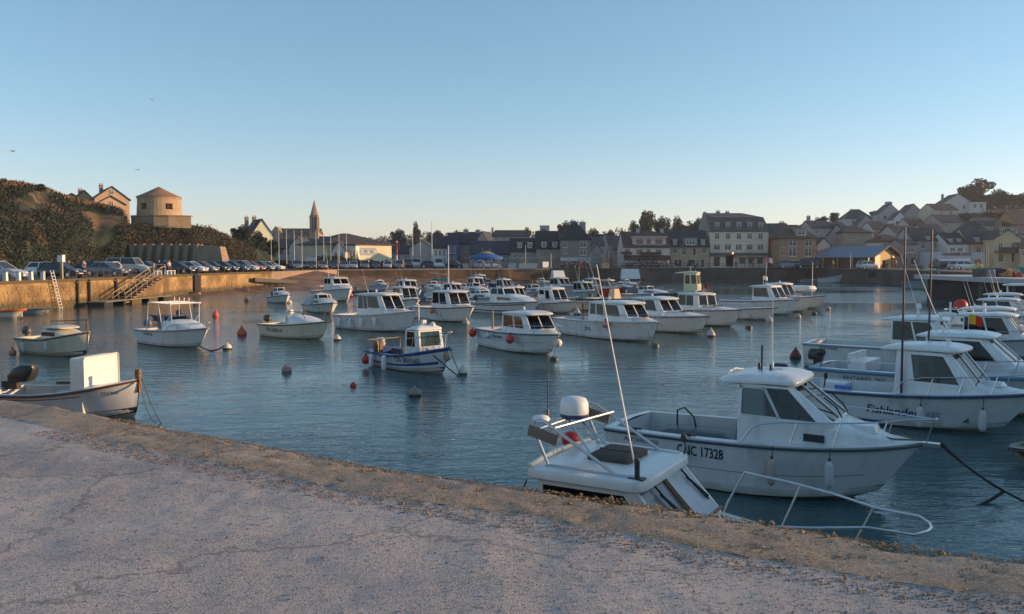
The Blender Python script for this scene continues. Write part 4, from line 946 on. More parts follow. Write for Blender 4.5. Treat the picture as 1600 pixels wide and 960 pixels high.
m = MB(); m.box((2.14, 0, .95), (.12, .10, .55)); m.box((2.15, 0, 1.25), (.13, .11, .07)); m.build('stem_post', MT['wood'], root)
m = MB(); m.tube([(2.22 - .1 * k, 0, 1.2 - k * .22) for k in range(6)], .025, 5); m.build('stem_band', MT['tan'], root)
hull_text(h, root, 'CN 766', 1.62, .70, .11, color=(.15, .15, .17)); band(h, .74, .77, .1, .72, off=.006, transom=False).build('hull_stripe', MT['paint'], root, color=(.05, .05, .06))
m = MB(); m.loft([rounded_box(-1.62, .1, .85, .30, .2, .12), rounded_box(-1.58, .1, 1.0, .34, .24, .13), rounded_box(-1.45, .1, 1.2, .30, .22, .13), rounded_box(-1.38, .1, 1.3, .2, .14, .1)]); o = m.build('outboard_motor', MT['paint'], root, smooth=50, color=(.03, .028, .028)); l = MB(); l.box((-1.95, .1, .72), (.5, .16, .22)); l.build('outboard_leg', MT['dark'], o)
m = MB(); m.box((.15, 0, .45), (.4, 1.1, .5)); m.build('engine_box', MT['paint'], root, color=(.16, .17, .2))
m = MB(); m.tube([(-1.0, .7, .72), (-.2, .72, .75), (.1, .70, .8)], .05, 6); m.build('net_roll', MT['rope'], root, smooth=60); m = MB(); m.box((-.25, -.2, .35), (.25, 1.2, .05)); m.build('thwart', MT['tan'], root)
rope(local(root, (2.25, 0, 1.1)), at(252, 662, 0), 'pale mooring line from the skiff bow down to the water by the pier', .12, .014)
rope(local(root, (2.2, -.05, 1.05)), at(243, 661, .1), 'second mooring line beside the skiff bow', .25, .012)
hl, = [Vector((0, 0, 0))]
# cream classic launch
q = fit(2, 134, 559, -28); root, h = make_boat('cream classic launch with small cuddy and brown gunwale at the far left', *q, q[3] * .37, hc=CREAM, fa=.72, fb=1.12, rake=.12, sag=.06, cockpit=(.04, .42), rub=(.10, .05, .03), rubr=.03, name='motor_launch', bow=2.7, chine=.7, flare=1.1)
L = q[3]; cuddy(root, h, -.06 * L, .3 * L, .62, h.zs(.5) + .38, color=CREAM, power=3); m = MB(); m.box((.06 * L, -.60, h.zs(.5) + .2), (.9, .03, .17)); m.box((.06 * L, .60, h.zs(.5) + .2), (.9, .03, .17)); m.build('cabin_window', MT['farglass'], root)
cabin_roof([(-.06 * L, .6), (.22 * L, .52), (.22 * L, -.52), (-.06 * L, -.6)], h.zs(.5) + .42, .06, .08, color=CREAM, root=root, name='cuddy_roof'); outboard(root, h, c=(.06, .055, .05)); m = MB(); m.tube([(0, -.3, 1.5), (L * .5 + .1, 0, 1.62)], .02, 5); m.lathe((L * .49, 0, 1.1), [(.05, 0), (.04, .55)], 6); m.build('boat_hook', MT['wood'], root)
sidefender(root, h, q[1], q[2], .5, .35, .075, 'white fender hanging on the cream launch near its cuddy', 'long', LGREY); sidefender(root, h, q[1], q[2], -1.2, .35, .075, 'white fender hanging on the cream launch near its stern', 'long', LGREY)
sidefender(root, h, q[1], q[2], -L * .46, .62, .15, 'faded orange ball fender at the stern of the cream launch', 'ball', (.5, .2, .12))
rope(local(root, (L / 2, 0, 1.05)), at(180, 572, 0), 'pale mooring line from the bow of the cream launch', .1, .02)
# centre console with bimini frame
q = fit(181, 321, 546, -32); L = q[3]; root, h = make_boat('white centre console boat with metal canopy frame and blue windscreen cover', *q, L * .36, hc=WHITE, fa=.72, fb=1.0, cockpit=(.05, .55), rub=(.2, .2, .22), boot=(.02, .03, .09), name='console_boat')
cuddy(root, h, .02, .4 * L, .8, 1.25, color=WHITE, power=1.6)
wheelhouse(root, h, -.45, .2, .55, .75, .72, .5, .85, .98, 1.45, rk=.5, side=[(.04, .96, .05, .95)], quarter=[(.04, .96, .05, .95)], front=[(.03, .97, .05, .95)], roof=False, glass=(.03, .07, .2), color=(.03, .09, .28), aft='open')
m = MB()
for sd in (1, -1):
    m.tube([(-1.3, sd * .85, .8), (-1.2, sd * .8, 2.1)], .022, 6); m.tube([(.05, sd * .8, .95), (-.25, sd * .8, 2.1)], .022, 6); m.tube([(.8, sd * .7, 1.1), (.75, sd * .75, 2.05)], .022, 6); m.tube([(-1.2, sd * .8, 2.1), (.85, sd * .75, 2.06)], .028, 6); m.tube([(.05, sd * .8, 1.0), (.75, sd * .72, 1.5)], .015, 5)
for x in (-1.2, -.7, -.25, .3, .85): m.tube([(x, -.8, 2.1), (x, .8, 2.1)], .03, 6)
for k in range(4): m.tube([(-1.25 + k * .45, .6, 2.1), (-1.25 + k * .45, .6, 2.32)], .025, 5)
m.build('canopy_frame', MT['white'], root, smooth=60); rail(root, h, .1 * L, .49 * L, .25, posts=3); outboard(root, h, c=(.06, .08, .13)); hull_text(h, root, 'CN 651 86', -1.2, .55, .2)
# CN 500314
q = fit(394, 511, 532, -30); L = q[3]; root, h = make_boat('cream open boat with low cuddy numbered CN 500314', *q, L * .38, hc=CREAM, fa=.68, fb=1.0, cockpit=(.03, .5), rub=(.08, .07, .06), name='open_boat', rake=.4)
cuddy(root, h, .02 * L, .38 * L, .68, 1.18, color=WHITE, power=1.5); hull_text(h, root, 'CN 500314', -1.0, .40, .3, color=(.03, .03, .035)); outboard(root, h, c=(.02, .02, .025)); m = MB(); m.box((-.55, .1, .75), (.55, .5, .7)); m.build('console', MT['gel'], root, color=WHITE)
m = MB(); m.ball((-.75, .1, 1.35), (.2, .2, .17), 12); m.build('white_float', MT['rubber'], root, smooth=60, color=(.78, .74, .64)); m = MB(); m.tube([(-.1, -.68, .85), (-.05, -.66, 1.35), (.1, -.62, 1.45), (.9, -.5, 1.42), (1.2, -.45, 1.1)], .018, 5); m.tube([(.6, 0, 1.25), (.6, 0, 1.75)], .02, 5); m.build('hand_rail', MT['dark'], root, smooth=60); m = MB(); m.tube([(L / 2 - .15, -.3, 1.0), (L / 2 + .05, -.15, 1.55), (L / 2 + .05, .15, 1.55), (L / 2 - .15, .3, 1.0)], .02, 5); m.build('bow_pulpit', MT['wood'], root, smooth=60)
# far left cluster
runabout('small white cabin boat moored alone on the left with a tiny flag', *fit(404, 449, 475, -42), hc=WHITE, zt=.5)
root, h = runabout('white rounded day boat with grey cabin cover, its bow glowing in the sun', *fit(455, 520, 491, -46), hc=(.72, .70, .64), zt=.45, boot=(.3, .04, .03), cover=(.5, .51, .53))
root, h = pilothouse('white fishing cruiser with arched side windows and two tall whip aerials', *fit(470, 546, 472, -42), fx=(-.05, .14, .24), glass=(.1, .11, .12), topk=1.6, sillk=.7, ant=0, fb=1.35, fa=.95, roofc=(.72, .66, .52), name='cruiser')
for y in (-.5, .5): whip(root, (-.2, y, 2.2), (-.6, y * 1.3, 5.2), .03)
m = MB(); m.box((-2.1, 0, 1.45), (1.2, 1.9, .1)); m.build('stern_canopy', MT['white'], root)
root, h = pilothouse('large white wheelhouse boat with three tall dark side windows and fenders along its hull', *fit(515, 651, 521, -34), B=2.5, fx=(-.16, .16, .22), glass=(.13, .10, .09), topk=1.5, sillk=.35, side=[(.03, .26, .02, .95), (.28, .45, .02, .95), (.47, .97, .1, .95)], ant=1, fa=.85, fb=1.3, rub=(.4, .41, .42), ov=(.35, .4, .1), roofc=(.72, .68, .60), name='wheelhouse_boat')
big, bigh, bq = root, h, fit(515, 651, 521, -34)
for i, (x, nm) in enumerate(((-2.3, 'first'), (-1.2, 'second'), (-.1, 'third'), (1.0, 'fourth'))): sidefender(big, bigh, bq[1], bq[2], x, .45, .10, f'white cylindrical fender, {nm} from the stern of the large wheelhouse boat', 'long', WHITE)
hull_text(h, root, '~', -1.5, .62, .9, color=(.03, .05, .12), name='hull_graphic')
# CN 383365
hl = Vector((-3.78, 30.6, 0)); hd = -48; root, h = make_boat('small white and blue fishing boat numbered CN 383365 with upright wheelhouse', 'loc', hl, hd, 4.35, 1.9, hc=(.70, .71, .72), fa=.62, fb=1.02, sag=.10, rake=.22, cockpit=(.03, .55), floor=.1, rub=(.02, .07, .26), rubr=.03, boot=(.10, .012, .012), stripes=[(.83, 1.0, 0, 1, (.015, .07, .28)), (.27, .40, 0, .95, (.015, .07, .28))], name='fishing_boat', chine=.78, flare=1.15, bow=2.6, deckc=(.03, .09, .3))
wheelhouse(root, h, .36, 1.06, 1.14, .66, .64, .54, .62, .96, 1.56, rk=.10, tumble=.93, side=[(.12, .88, -.0 + .02, .93)], quarter=None, front=[(.07, .93, .04, .93)], ov=(.03, .04, .03), th=.08, camber=.12, rr=.15, glass=(.50, .52, .36), color=WHITE)
m = MB(); m.box((.66, 0, 1.78), (.16, .16, .3)); m.tube([(.5, -.1, 1.65), (.5, -.1, 2.5)], .02, 5); m.build('mast_box', MT['white'], root); m = MB(); m.lathe((.9, .25, 1.66), [(.12, 0), (.1, .14), (.02, .2)], 10); m.build('horn', MT['white'], root, smooth=50)
rail(root, h, .4, 2.05, .55, posts=3, r=.016, pulp=.12); m = MB()
for sd in (1, -1): m.tube([h.shx(-2.05, .08, sd, 0), h.shx(-2.05, .08, sd, .42), h.shx(-1.2, .08, sd, .42), h.shx(-1.2, .08, sd, 0)], .022, 5)
m.tube([h.shx(-2.05, .08, 1, .42), h.shx(-2.05, .08, -1, .42)], .022, 5); m.build('stern_rail', MT['tan'], root, smooth=60)
hull_text(h, root, 'CN 383365', .62, .445, .27, color=(.02, .02, .06)); m = MB(); m.box((-.9, .2, .45), (.8, .7, .55)); m.build('engine_box', MT['paint'], root, color=(.05, .045, .09)); m = MB(); m.lathe((-1.8, -.55, .5), [(.1, 0), (.12, .3), (.08, .5)], 10); m.box((-1.55, -.5, .7), (.15, .15, .5)); m.build('net_hauler', MT['wood'], root); outboard(root, h, s=.7, c=(.4, .4, .42))
m = MB(); m.box((2.05, -.02, .74), (.2, .16, .45), rot=Matrix.Rotation(-.6, 3, 'Y')); m.build('bow_anchor', MT['tan'], root)
sidefender(root, h, hl, hd, -1.75, .30, .17, 'red ball fender at the stern of blue boat CN 383365', 'ball', RED); sidefender(root, h, hl, hd, -.45, .30, .10, 'white fender amidships on blue boat CN 383365', 'long', WHITE); sidefender(root, h, hl, hd, -1.45, .30, .09, 'white fender next to the red ball on boat CN 383365', 'long', WHITE)
rope(local(root, (1.5, -.5, .95)), at(716, 588, 0), 'dark mooring rope from the foredeck of boat CN 383365', .02, .025, 'dark'); rope(local(root, (2.25, 0, 1.0)), at(719, 586, 0), 'mooring line from the pulpit of boat CN 383365', .02, .016)
# second row
pilothouse('white pilothouse boat with two pale side windows just behind the large wheelhouse boat', *fit(586, 652, 486, -46), glass=(.42, .45, .40), topk=1.45, ant=1)
openboat('dark inflatable with red floats and a small grey screen near the beach', *fit(537, 600, 463, -40), hc=(.10, .10, .11), fa=.45, fb=.7, name='inflatable_boat')
pilothouse('white pilothouse boat nearest the far quay, red fender at its stern', *fit(597, 656, 467, -44), glass=(.35, .38, .38), topk=1.5, fx=(-.12, .12, .2))
root, h = pilothouse('white boat with rounded visor roof and orange ball fender on its side', *fit(640, 738, 506, -44), glass=(.5, .38, .26), topk=1.42, fx=(-.1, .16, .27), ov=(.34, .1, .1), ant=1, fa=.85, fb=1.12); q = fit(640, 738, 506, -44)  # glass tint carries the amber of sunlight seen through the cabin
sidefender(root, h, q[1], q[2], .35, .22, .17, 'orange ball fender on the visor roofed boat', 'ball', (.75, .17, .06)); rope(local(root, (0, -.9, 1.0)), local(root, (2.2, -1.2, .05)), 'dark line drooping along the visor roofed boat', .25, .014, 'dark')
runabout('long white cruiser with blue canopy behind the visor roofed boat', *fit(634, 706, 484, -40), cover=(.05, .12, .25), zt=.35, screen=False, name='cruiser')
root, h = runabout('white cabin cruiser with raked striped windscreen and wooden stern rail', *fit(732, 842, 494, -38), zt=.62, stripes=[(.72, .80, 0, .9, (.05, .06, .08)), (.2, .3, 0, .8, (.03, .035, .05))], shield=.5, name='cabin_cruiser', fa=.8, fb=1.1, cover=None)
runabout('low white cruiser with blunt stern behind the striped cruiser', *fit(708, 790, 479, -40), zt=.42, shield=.25, name='cruiser')
runabout('pale grey motor cruiser with tall windscreen left of the carousel quay', *fit(712, 764, 467, -44), zt=.6, shield=.4, hc=(.66, .67, .70), name='cruiser')
pilothouse('white pilothouse boat with raked front and flat roof next to the sail boat', *fit(716, 762, 458, -44), topk=1.45, glass=(.35, .3, .28), fx=(-.1, .1, .2))
# sail boat with teal cover
q = fit(668, 728, 461, -30); root, h = make_boat('small sailing boat with teal sail cover and white mast', *q, q[3] * .32, hc=WHITE, fa=.7, fb=.9, cockpit=(.04, .35), rub=(.1, .2, .3), name='sailing_boat'); cuddy(root, h, -.12 * q[3], .3 * q[3], .65, 1.15, power=2)
zt = zat(384, q[1].y); m = MB(); m.tube([(.1, 0, .9), (.1, 0, zt)], .075, 7, r2=.05); m.build('mast', MT['white'], root, smooth=60); m = MB(); m.tube([(0, 0, 1.75), (-2.4, 0, 1.8)], .16, 8); m.build('sail_cover', MT['cloth'], root, smooth=60, color=(.05, .25, .28)); m = MB(); m.tube([(.1, 0, 2.4), (-3, 0, 2.6)], .03, 5); m.build('boom', MT['white'], root)
runabout('little white cabin boat left of the sailing boat mast', *fit(652, 694, 459, -40), zt=.5); runabout('small white boat with orange bow right of the sailing boat', *fit(704, 738, 464, -44), zt=.45, hc=(.7, .66, .55))
# TM boat
hl = Vector((.5, 37.0, 0)); hd = -60; root, h = pilothouse('white pilothouse boat with two red ball fenders and cabin windows tinted amber for the sunlight inside', 'loc', hl, hd, 6.0, B=2.2, fx=(-.10, .17, .30), glass=(.62, .52, .34), topk=1.15, sillk=.24, side=[(.06, .52, .06, .9), (.56, .95, .06, .9)], fa=.86, fb=1.0, rub=(.02, .09, .13), ant=0, ov=(.34, .12, .1), out=False, boot=(.03, .025, .03))  # amber of the sunlit cabin is put into the glass tint
hull_text(h, root, 'TM B80825', -.55, .62, .2, color=(.05, .12, .2)); hull_text(h, root, 'S', -1.75, .52, .32, color=(.1, .3, .32), name='hull_graphic'); band(h, .50, .52, 0, .93, off=.005, transom=False).build('hull_crease', MT['paint'], root, color=(.3, .31, .33))
m = MB(); m.tube([(-1.55, -.75, .9), (-1.55, -.75, 1.75)], .045, 6); m.build('rod_post', MT['tan'], root)
sidefender(root, h, hl, hd, -2.75, .20, .20, 'red ball fender at the stern corner of the amber windowed boat', 'ball', RED); sidefender(root, h, hl, hd, .95, .25, .20, 'red ball fender amidships on the amber windowed boat', 'ball', (.62, .06, .05)); sidefender(root, h, hl, hd, -1.05, .2, .14, 'white ball fender between the two red ones on the amber windowed boat', 'ball', (.6, .6, .6))
bowp = local(root, (3.0, -.15, .9)); f = thing('fender', 'white ball fender under the bow of the amber windowed boat', 'fender', (bowp.x + .1, bowp.y - .05, .62)); m = MB(); m.ball((0, 0, 0), .19, 14); m.build('fender_body', MT['rubber'], f, smooth=60, color=(.75, .7, .6)); m = MB(); m.tube([(0, 0, .18), (0, 0, .38)], .02, 5); m.build('fender_line', MT['dark'], f)
q = fit(820, 900, 491, -42); root, h = pilothouse('white boat with tall square wheelhouse and one dark fender behind the amber windowed boat', *q, glass=(.32, .36, .38), topk=1.5, fx=(-.1, .1, .22), ov=(.1, .1, .04), side=[(.08, .5, .5, .9), (.6, .95, .1, .9)]); sidefender(root, h, q[1], q[2], -.9, .22, .16, 'dark oval fender on the square wheelhouse boat', 'ball', (.02, .02, .03))
pilothouse('white boat with low wheelhouse roof and orange ring beside it in the middle row', *fit(778, 828, 487, -44), topk=1.5, glass=(.4, .36, .3), fx=(-.05, .12, .22))
root, h = runabout('grey boat with dark blue folded canopy below the lit quay', *fit(796, 868, 467, -38), zt=.45, cover=(.03, .04, .07), hc=(.6, .6, .62), name='cruiser'); runabout('small open fishing boat with tan bow in front of the lit quay', *fit(828, 880, 462, -40), zt=.3, hc=(.55, .45, .33), screen=False)
pilothouse('pale grey trawler style boat in front of the white ramp board', *fit(856, 912, 458, -42), hc=(.55, .56, .58), glass=(.3, .33, .33), topk=1.35, fx=(-.3, -.1, 0), ant=1)
root, h = pilothouse('pale green hulled boat flying a small red flag', *fit(876, 937, 469, -40), hc=(.50, .56, .54), glass=(.38, .42, .36), topk=1.35, fx=(-.02, .14, .26)); flag(root, (-.4, .3, 1.9), 1.9, .36, [(.65, .04, .03)], ang=10)
openboat('white open work boat with orange buoys and red float in the second row', *fit(884, 962, 487, -36), hc=(.66, .64, .60), fa=.6, fb=.9, name='work_boat')
# merry white boat with dark windows
q = fit(886, 1032, 538, -44); root, h = pilothouse('large white pilothouse boat with black windows and pink ball fender in the centre', *q, fx=(-.10, .17, .30), B=2.4, glass=(.035, .035, .045), topk=1.28, sillk=.32, side=[(.04, .22, .06, .92), (.25, .48, .06, .92), (.51, .97, .06, .92)], fa=.9, fb=1.12, rub=(.36, .35, .36), rubr=.02, ant=0, ov=(.32, .15, .1), boot=(.03, .06, .06), out=False)
hull_text(h, root, 'Jbrs', -.6, .52, .34, color=(.06, .07, .11), shear=.25, name='script_lettering'); sidefender(root, h, q[1], q[2], 1.2, .12, .19, 'pink ball fender on the black windowed boat', 'ball', (.60, .26, .24)); whip(root, (-.2, -.5, 2.15), (-1.1, -.6, 4.1), .016); m = MB(); m.tube([(-1.2, -.9, .9), (-1.25, -.9, 2.0)], .03, 6); m.lathe((-1.25, -.9, 1.6), [(.03, 0), (.08, .1), (.03, .2)], 8); m.build('flag_staff', MT['wood'], root)
root, h = pilothouse('white boat with green tinted windows and long foredeck right of the black windowed boat', *fit(983, 1110, 524, -42), stripes=[(.86, .97, 0, 1, (.20, .20, .30))], fx=(-.22, .02, .12), glass=(.34, .42, .36), topk=1.28, sillk=.3, fa=.85, fb=1.1, rub=(.28, .27, .36), ant=0, out=False, boot=(.02, .05, .04))
q = fit(1055, 1160, 513, -46); root, h = pilothouse('white boat with cream wheelhouse flying a black and red flag', *q, fx=(-.16, .04, .10), glass=(.5, .42, .28), topk=1.3, fa=.9, fb=1.15, rk=.15, ov=(.16, .12, .08), ant=0, color=(.74, .71, .62)); flag(root, (-.2, .5, 1.9), .75, .3, [(.02, .02, .02), (.5, .05, .03)], ang=15)
openboat('long low white open boat with a dinghy beside its stern', *fit(1130, 1216, 502, -38), hc=WHITE, fa=.7, fb=.95, cockpit=(.05, .7), name='open_boat')
root, h = pilothouse('white pilothouse boat with a wide amber side window and small white flag', *fit(1158, 1250, 494, -40), fx=(-.02, .18, .27), glass=(.42, .32, .24), topk=1.45, fa=.95, fb=1.25, ov=(.1, .45, .08), ant=0, side=[(.05, .95, .1, .92)]); flag(root, (.2, 0, 2.15), .8, .3, [(.75, .74, .7)], ang=70)
root, h = pilothouse('white pilothouse boat with raked front flying a red and white flag on a tall pole', *fit(1192, 1272, 489, -42), fx=(-.10, .08, .18), glass=(.38, .35, .3), topk=1.5, fa=.95, fb=1.3, ant=0); flag(root, (-1.3, 0, .6), 3.8, .4, [(.7, .1, .1), (.75, .72, .7)], ang=20)
root, h = openboat('rightmost white boat of the middle rows with an inflatable stacked on top', *fit(1236, 1292, 484, -40), hc=(.7, .68, .62), fa=.9, fb=1.2, cockpit=(.05, .5)); m = MB(); m.loft([rounded_box(-.3, 0, 1.5, 1.3, .7, .5), rounded_box(-.3, 0, 1.7, 1.45, .8, .5), rounded_box(-.3, 0, 1.95, 1.3, .7, .5)]); m.build('stacked_tender', MT['rubber'], root, smooth=50, color=WHITE); whip(root, (1, 0, 1.2), (1, 0, 4.0), .03)
# fillers seen between the nearer boats
runabout('tiny white cabin boat just left of the far pilothouse boat', *fit(618, 650, 459, -42), zt=.42); openboat('little white open boat under the boom of the sailing boat', *fit(690, 718, 456, -40)); pilothouse('small white pilothouse boat left of the grey canopy boat', *fit(764, 802, 461, -44), ant=1, glass=(.3, .3, .28)); runabout('navy hulled day boat with low screen below the long stone quay', *fit(742, 778, 453, -42), zt=.4, hc=(.05, .08, .16)); runabout('white cuddy boat with blue cover in the crowded middle row', *fit(768, 824, 474, -40), zt=.4, cover=(.06, .10, .2), screen=False)
pilothouse('pale boat with small square cabin between grey trawler and green hull', *fit(906, 944, 459, -44), hc=(.62, .62, .60), ant=1); runabout('pale blue cabin boat right behind the red hulled boat', *fit(950, 992, 460, -38), zt=.45, hc=(.28, .40, .50)); openboat('small dark green open boat between the two red and grey fishing boats', *fit(1008, 1044, 466, -36), hc=(.05, .12, .09)); runabout('white cabin boat just below the shaded ramp board', *fit(962, 1000, 453, -40), zt=.4); pilothouse('white pilothouse boat at the back of the crowd below the carousel', *fit(728, 762, 449, -44), ant=2, glass=(.2, .2, .2)); runabout('cream cabin boat at the back of the crowd below the white square board', *fit(830, 862, 450, -40), zt=.42, hc=CREAM); openboat('cream open boat in the gap left of the square wheelhouse boat', *fit(838, 884, 476, -40), hc=CREAM); openboat('small grey launch below the yellowish wheelhouse', *fit(1056, 1092, 482, -36), hc=(.45, .46, .48)); runabout('small white boat with cream cover by the beach end of the quay', *fit(572, 606, 455, -40), zt=.4, cover=(.5, .46, .38)); pilothouse('white boat with blue cabin stripe behind the visor roofed boat', *fit(676, 724, 473, -44), stripes=[(.75, .9, 0, 1, (.05, .12, .3))], ant=1)
# far right of the middle
root, h = pilothouse('deep red hulled fishing boat with white cabin near the dark quay', *fit(924, 979, 466, -30), hc=(.42, .02, .02), color=(.62, .58, .50), fa=.9, fb=1.25, topk=1.2, fx=(-.1, .1, .2), glass=(.4, .36, .3), rub=(.3, .02, .02), name='fishing_boat', ant=0, out=False)
root, h = openboat('tan hulled open boat with upright cream engine cover', *fit(930, 1024, 483, -36), hc=(.35, .30, .24), fa=.7, fb=1.0, deckc=(.6, .58, .52), name='open_boat'); m = MB(); m.box((-.9, 0, 1.0), (.9, 1.0, 1.2), tx=.6, ty=.6); m.build('engine_cover', MT['cloth'], root, color=(.66, .54, .36))
root, h = make_boat('grey fishing boat with tall yellowish wheelhouse near the dark quay', *fit(1034, 1108, 474, -20), 2.6, hc=(.10, .11, .13), deckc=(.2, .2, .22), fa=.9, fb=1.35, rub=(.03, .03, .03), cockpit=(.04, .42), name='fishing_boat')
wheelhouse(root, h, .3, 1.6, 1.8, .85, .85, .6, 1.0, 1.7, 2.9, rk=.15, side=[(.08, .45, .15, .85), (.55, .93, .15, .85)], quarter=[(.1, .9, .15, .85)], front=[(.05, .47, .15, .85), (.53, .95, .15, .85)], glass=(.6, .48, .25), color=(.72, .64, .40), roofc=(.72, .66, .45), ov=(.1, .9, .08), aft='door'); m = MB(); m.tube([(.8, 0, 3.0), (.8, 0, 3.6)], .05, 6); m.lathe((1.2, 0, 3.0), [(.12, 0), (.12, .2), (.05, .25)], 8); m.build('mast', MT['dark'], root)
openboat('small white motor boat with dark outboard in front of the dark quay', *fit(1000, 1040, 456, -30), hc=WHITE, name='motor_boat'); openboat('dark rigid inflatable with grey outboard left of the yellowish wheelhouse', *fit(978, 1010, 459, -30), hc=(.3, .32, .36), name='inflatable_boat'); runabout('low white cabin runabout beside the grey fishing boat', *fit(985, 1052, 471, -40), zt=.45)
# boats tied up below the right hand quay
for a, b, y, th, lab, fn, kw in ((1252, 1290, 441, 10, 'grey skiff tied up at the right quay below the brown house', openboat, dict(hc=(.4, .4, .42))), (1284, 1318, 442, -10, 'pale work boat with white bow tied up below the fish shed', openboat, dict(hc=(.55, .55, .55), fa=.8, fb=1.5)), (1318, 1362, 443, 170, 'low dark work boat lying below the middle of the fish shed', openboat, dict(hc=(.25, .26, .30))),
        (1360, 1408, 445, 185, 'black hulled boat with piled nets below the shed gable', openboat, dict(hc=(.06, .065, .08), fa=1.0, fb=1.3)), (1428, 1492, 452, -20, 'green and white fishing boat moored behind the tall rods', pilothouse, dict(hc=(.30, .34, .36), color=(.10, .30, .2), topk=1.9, fa=1.0, fb=1.6, ant=2)), (1478, 1530, 455, 170, 'dark blue boat moored beside the pale jetty', openboat, dict(hc=(.03, .04, .07), fa=1.0, fb=1.4))):
    fn(lab, *fit(a, b, y, th), **kw)
# small craft on the left
openboat('tan rowing dinghy drawn up below the left quay wall', *fit(289, 316, 462, -8), hc=(.62, .48, .30), out=False, fa=.4, fb=.55, name='rowing_dinghy')
openboat('orange and white dinghy tied to the quay wall at the far left', *fit(4, 38, 498, 4), hc=(.70, .62, .5), rub=(.7, .16, .05), rubr=.09, out=False, fa=.6, fb=.7, name='dinghy'); openboat('flat grey blue dinghy beside the orange one', *fit(38, 80, 491, 6), hc=(.25, .32, .38), out=False, fa=.4, fb=.5, name='dinghy')
openboat('dark inflatable tender with red nose behind the canopy frame boat', *fit(188, 230, 505, 175), hc=(.17, .11, .08), rub=(.3, .06, .04), fa=.5, fb=.6, name='inflatable_tender')
for a, b, lab in (((1012, 516, .9), (1022, 540, .2), 'mooring line at the bow of the black windowed boat'), ((868, 528, .85), (866, 560, .15), 'mooring line at the bow of the amber windowed boat'), ((1152, 490, .95), (1168, 511, .1), 'mooring line at the bow of the cream wheelhouse boat'), ((890, 478, .9), (900, 490, .1), 'mooring line at the bow of the square wheelhouse boat')): rope(at(*a), at(*b), lab, .05, .018)
# --- buoys
for b in (('weathered pinkish ball buoy alone in the left foreground water', 448, 581, 8, 'ball', (.36, .24, .21)), ('small bright red ball buoy alone in open water', 552, 604, 5, 'ball', (.60, .03, .03)), ('large olive grey ball buoy nearest the pier', 648, 619, 10, 'ball', (.22, .21, .15), (.05, .05, .04)), ('orange red cone buoy left of the boat CN 500314', 378, 524, 7.5, 'cone', (.62, .09, .04)),
        ('orange cone buoy upper left behind the other orange cone', 337, 495, 5, 'cone', (.66, .11, .05)), ('little dark orange cone buoy left of the small cabin boat', 385, 471, 3.4, 'cone', (.45, .12, .07)), ('white ball buoy with black underside by the canopy frame boat', 355, 546, 7, 'ball', (.68, .62, .48), (.04, .04, .04)), ('small white ball buoy under the large wheelhouse boat', 527, 532, 6, 'ball', (.6, .58, .5), (.05, .05, .05)),
        ('white pear buoy by the bow ropes of boat CN 383365', 723, 585, 7.5, 'cone', (.58, .56, .50), (.1, .1, .09)), ('dark weedy buoy under the bow of the amber windowed boat', 866, 563, 6.5, 'drum', (.05, .045, .04)), ('grey pear buoy at the bow of the visor roofed boat', 728, 507, 5.5, 'cone', (.36, .36, .30)), ('dark green drum buoy below the bow of the black windowed boat', 1024, 542, 6, 'drum', (.06, .08, .06)),
        ('grey cone buoy right of the green windowed boat', 1111, 526, 6.5, 'cone', (.5, .47, .42), (.06, .06, .06)), ('dark red black ball buoy left of the amber side window boat', 1170, 514, 5.5, 'drum', (.08, .05, .05)), ('white ball buoy below the amber side window boat', 1202, 503, 6, 'ball', (.5, .49, .45)), ('dull ball buoy under the flag pole boat', 1247, 497, 4.5, 'ball', (.38, .34, .27)), ('black ball buoy under the rightmost middle boat', 1272, 492, 4.2, 'ball', (.04, .04, .04)),
        ('small grey ball buoy right of all the middle boats', 1294, 484, 3.8, 'ball', (.25, .24, .22)), ('grey pear buoy right of the square wheelhouse boat', 902, 492, 5.5, 'cone', (.42, .41, .40), (.06, .06, .06)), ('dark red cone buoy alone in front of the right hand boats', 1243, 560, 8.5, 'cone', (.16, .03, .03), (.03, .03, .03)), ('white ball buoy by the far left cabin boats', 453, 474, 3.5, 'ball', (.6, .6, .55)), ('pale ball buoy beside the two aerial cruiser', 540, 470, 3.6, 'ball', (.6, .52, .36)), ('bright red ball buoy by the inflatable near the beach', 547, 464, 5, 'ball', (.55, .03, .03)), ('black ball buoy by the tan hulled boat', 993, 464, 3.5, 'ball', (.04, .04, .05))): buoy(*b)
rope(at(309, 538, .3), at(350, 541, .25), 'short floating mooring line beside the white and black buoy', .25, .03, 'dark')
rope(local(cnc, (3.0, 0, 1.1)), at(1640, 800, .3), 'long mooring line from the bow of boat 17328 to the right', .12, .02, 'black'); rope(local(cnc, (3.0, .15, 1.1)), at(1568, 768, .15), 'mooring line from the bow of boat 17328 down to the float', .06, .018, 'black'); rope(at(1568, 768, .15), at(1500, 800, -.05), 'weedy line trailing in the water near the right edge', .05, .028, 'black')
f = thing('fender', 'red ball fender at the stern of the pale roofed boat on the right', 'fender', atd(1501, 478, 48)); m = MB(); m.ball((0, 0, 0), .40, 14); m.build('fender_body', MT['rubber'], f, smooth=60, color=RED); m = MB(); m.tube([(0, 0, -.38), (0, 0, -.75)], .03, 5); m.build('fender_line', MT['dark'], f)
f = thing('fender', 'big red ball fender at the right edge on the hard top boat', 'fender', atd(1590, 476, 57)); m = MB(); m.ball((0, 0, 0), .42, 14); m.build('fender_body', MT['rubber'], f, smooth=60, color=RED); m = MB(); m.tube([(0, 0, .38), (.3, .8, .7)], .03, 5); m.build('fender_line', MT['dark'], f)
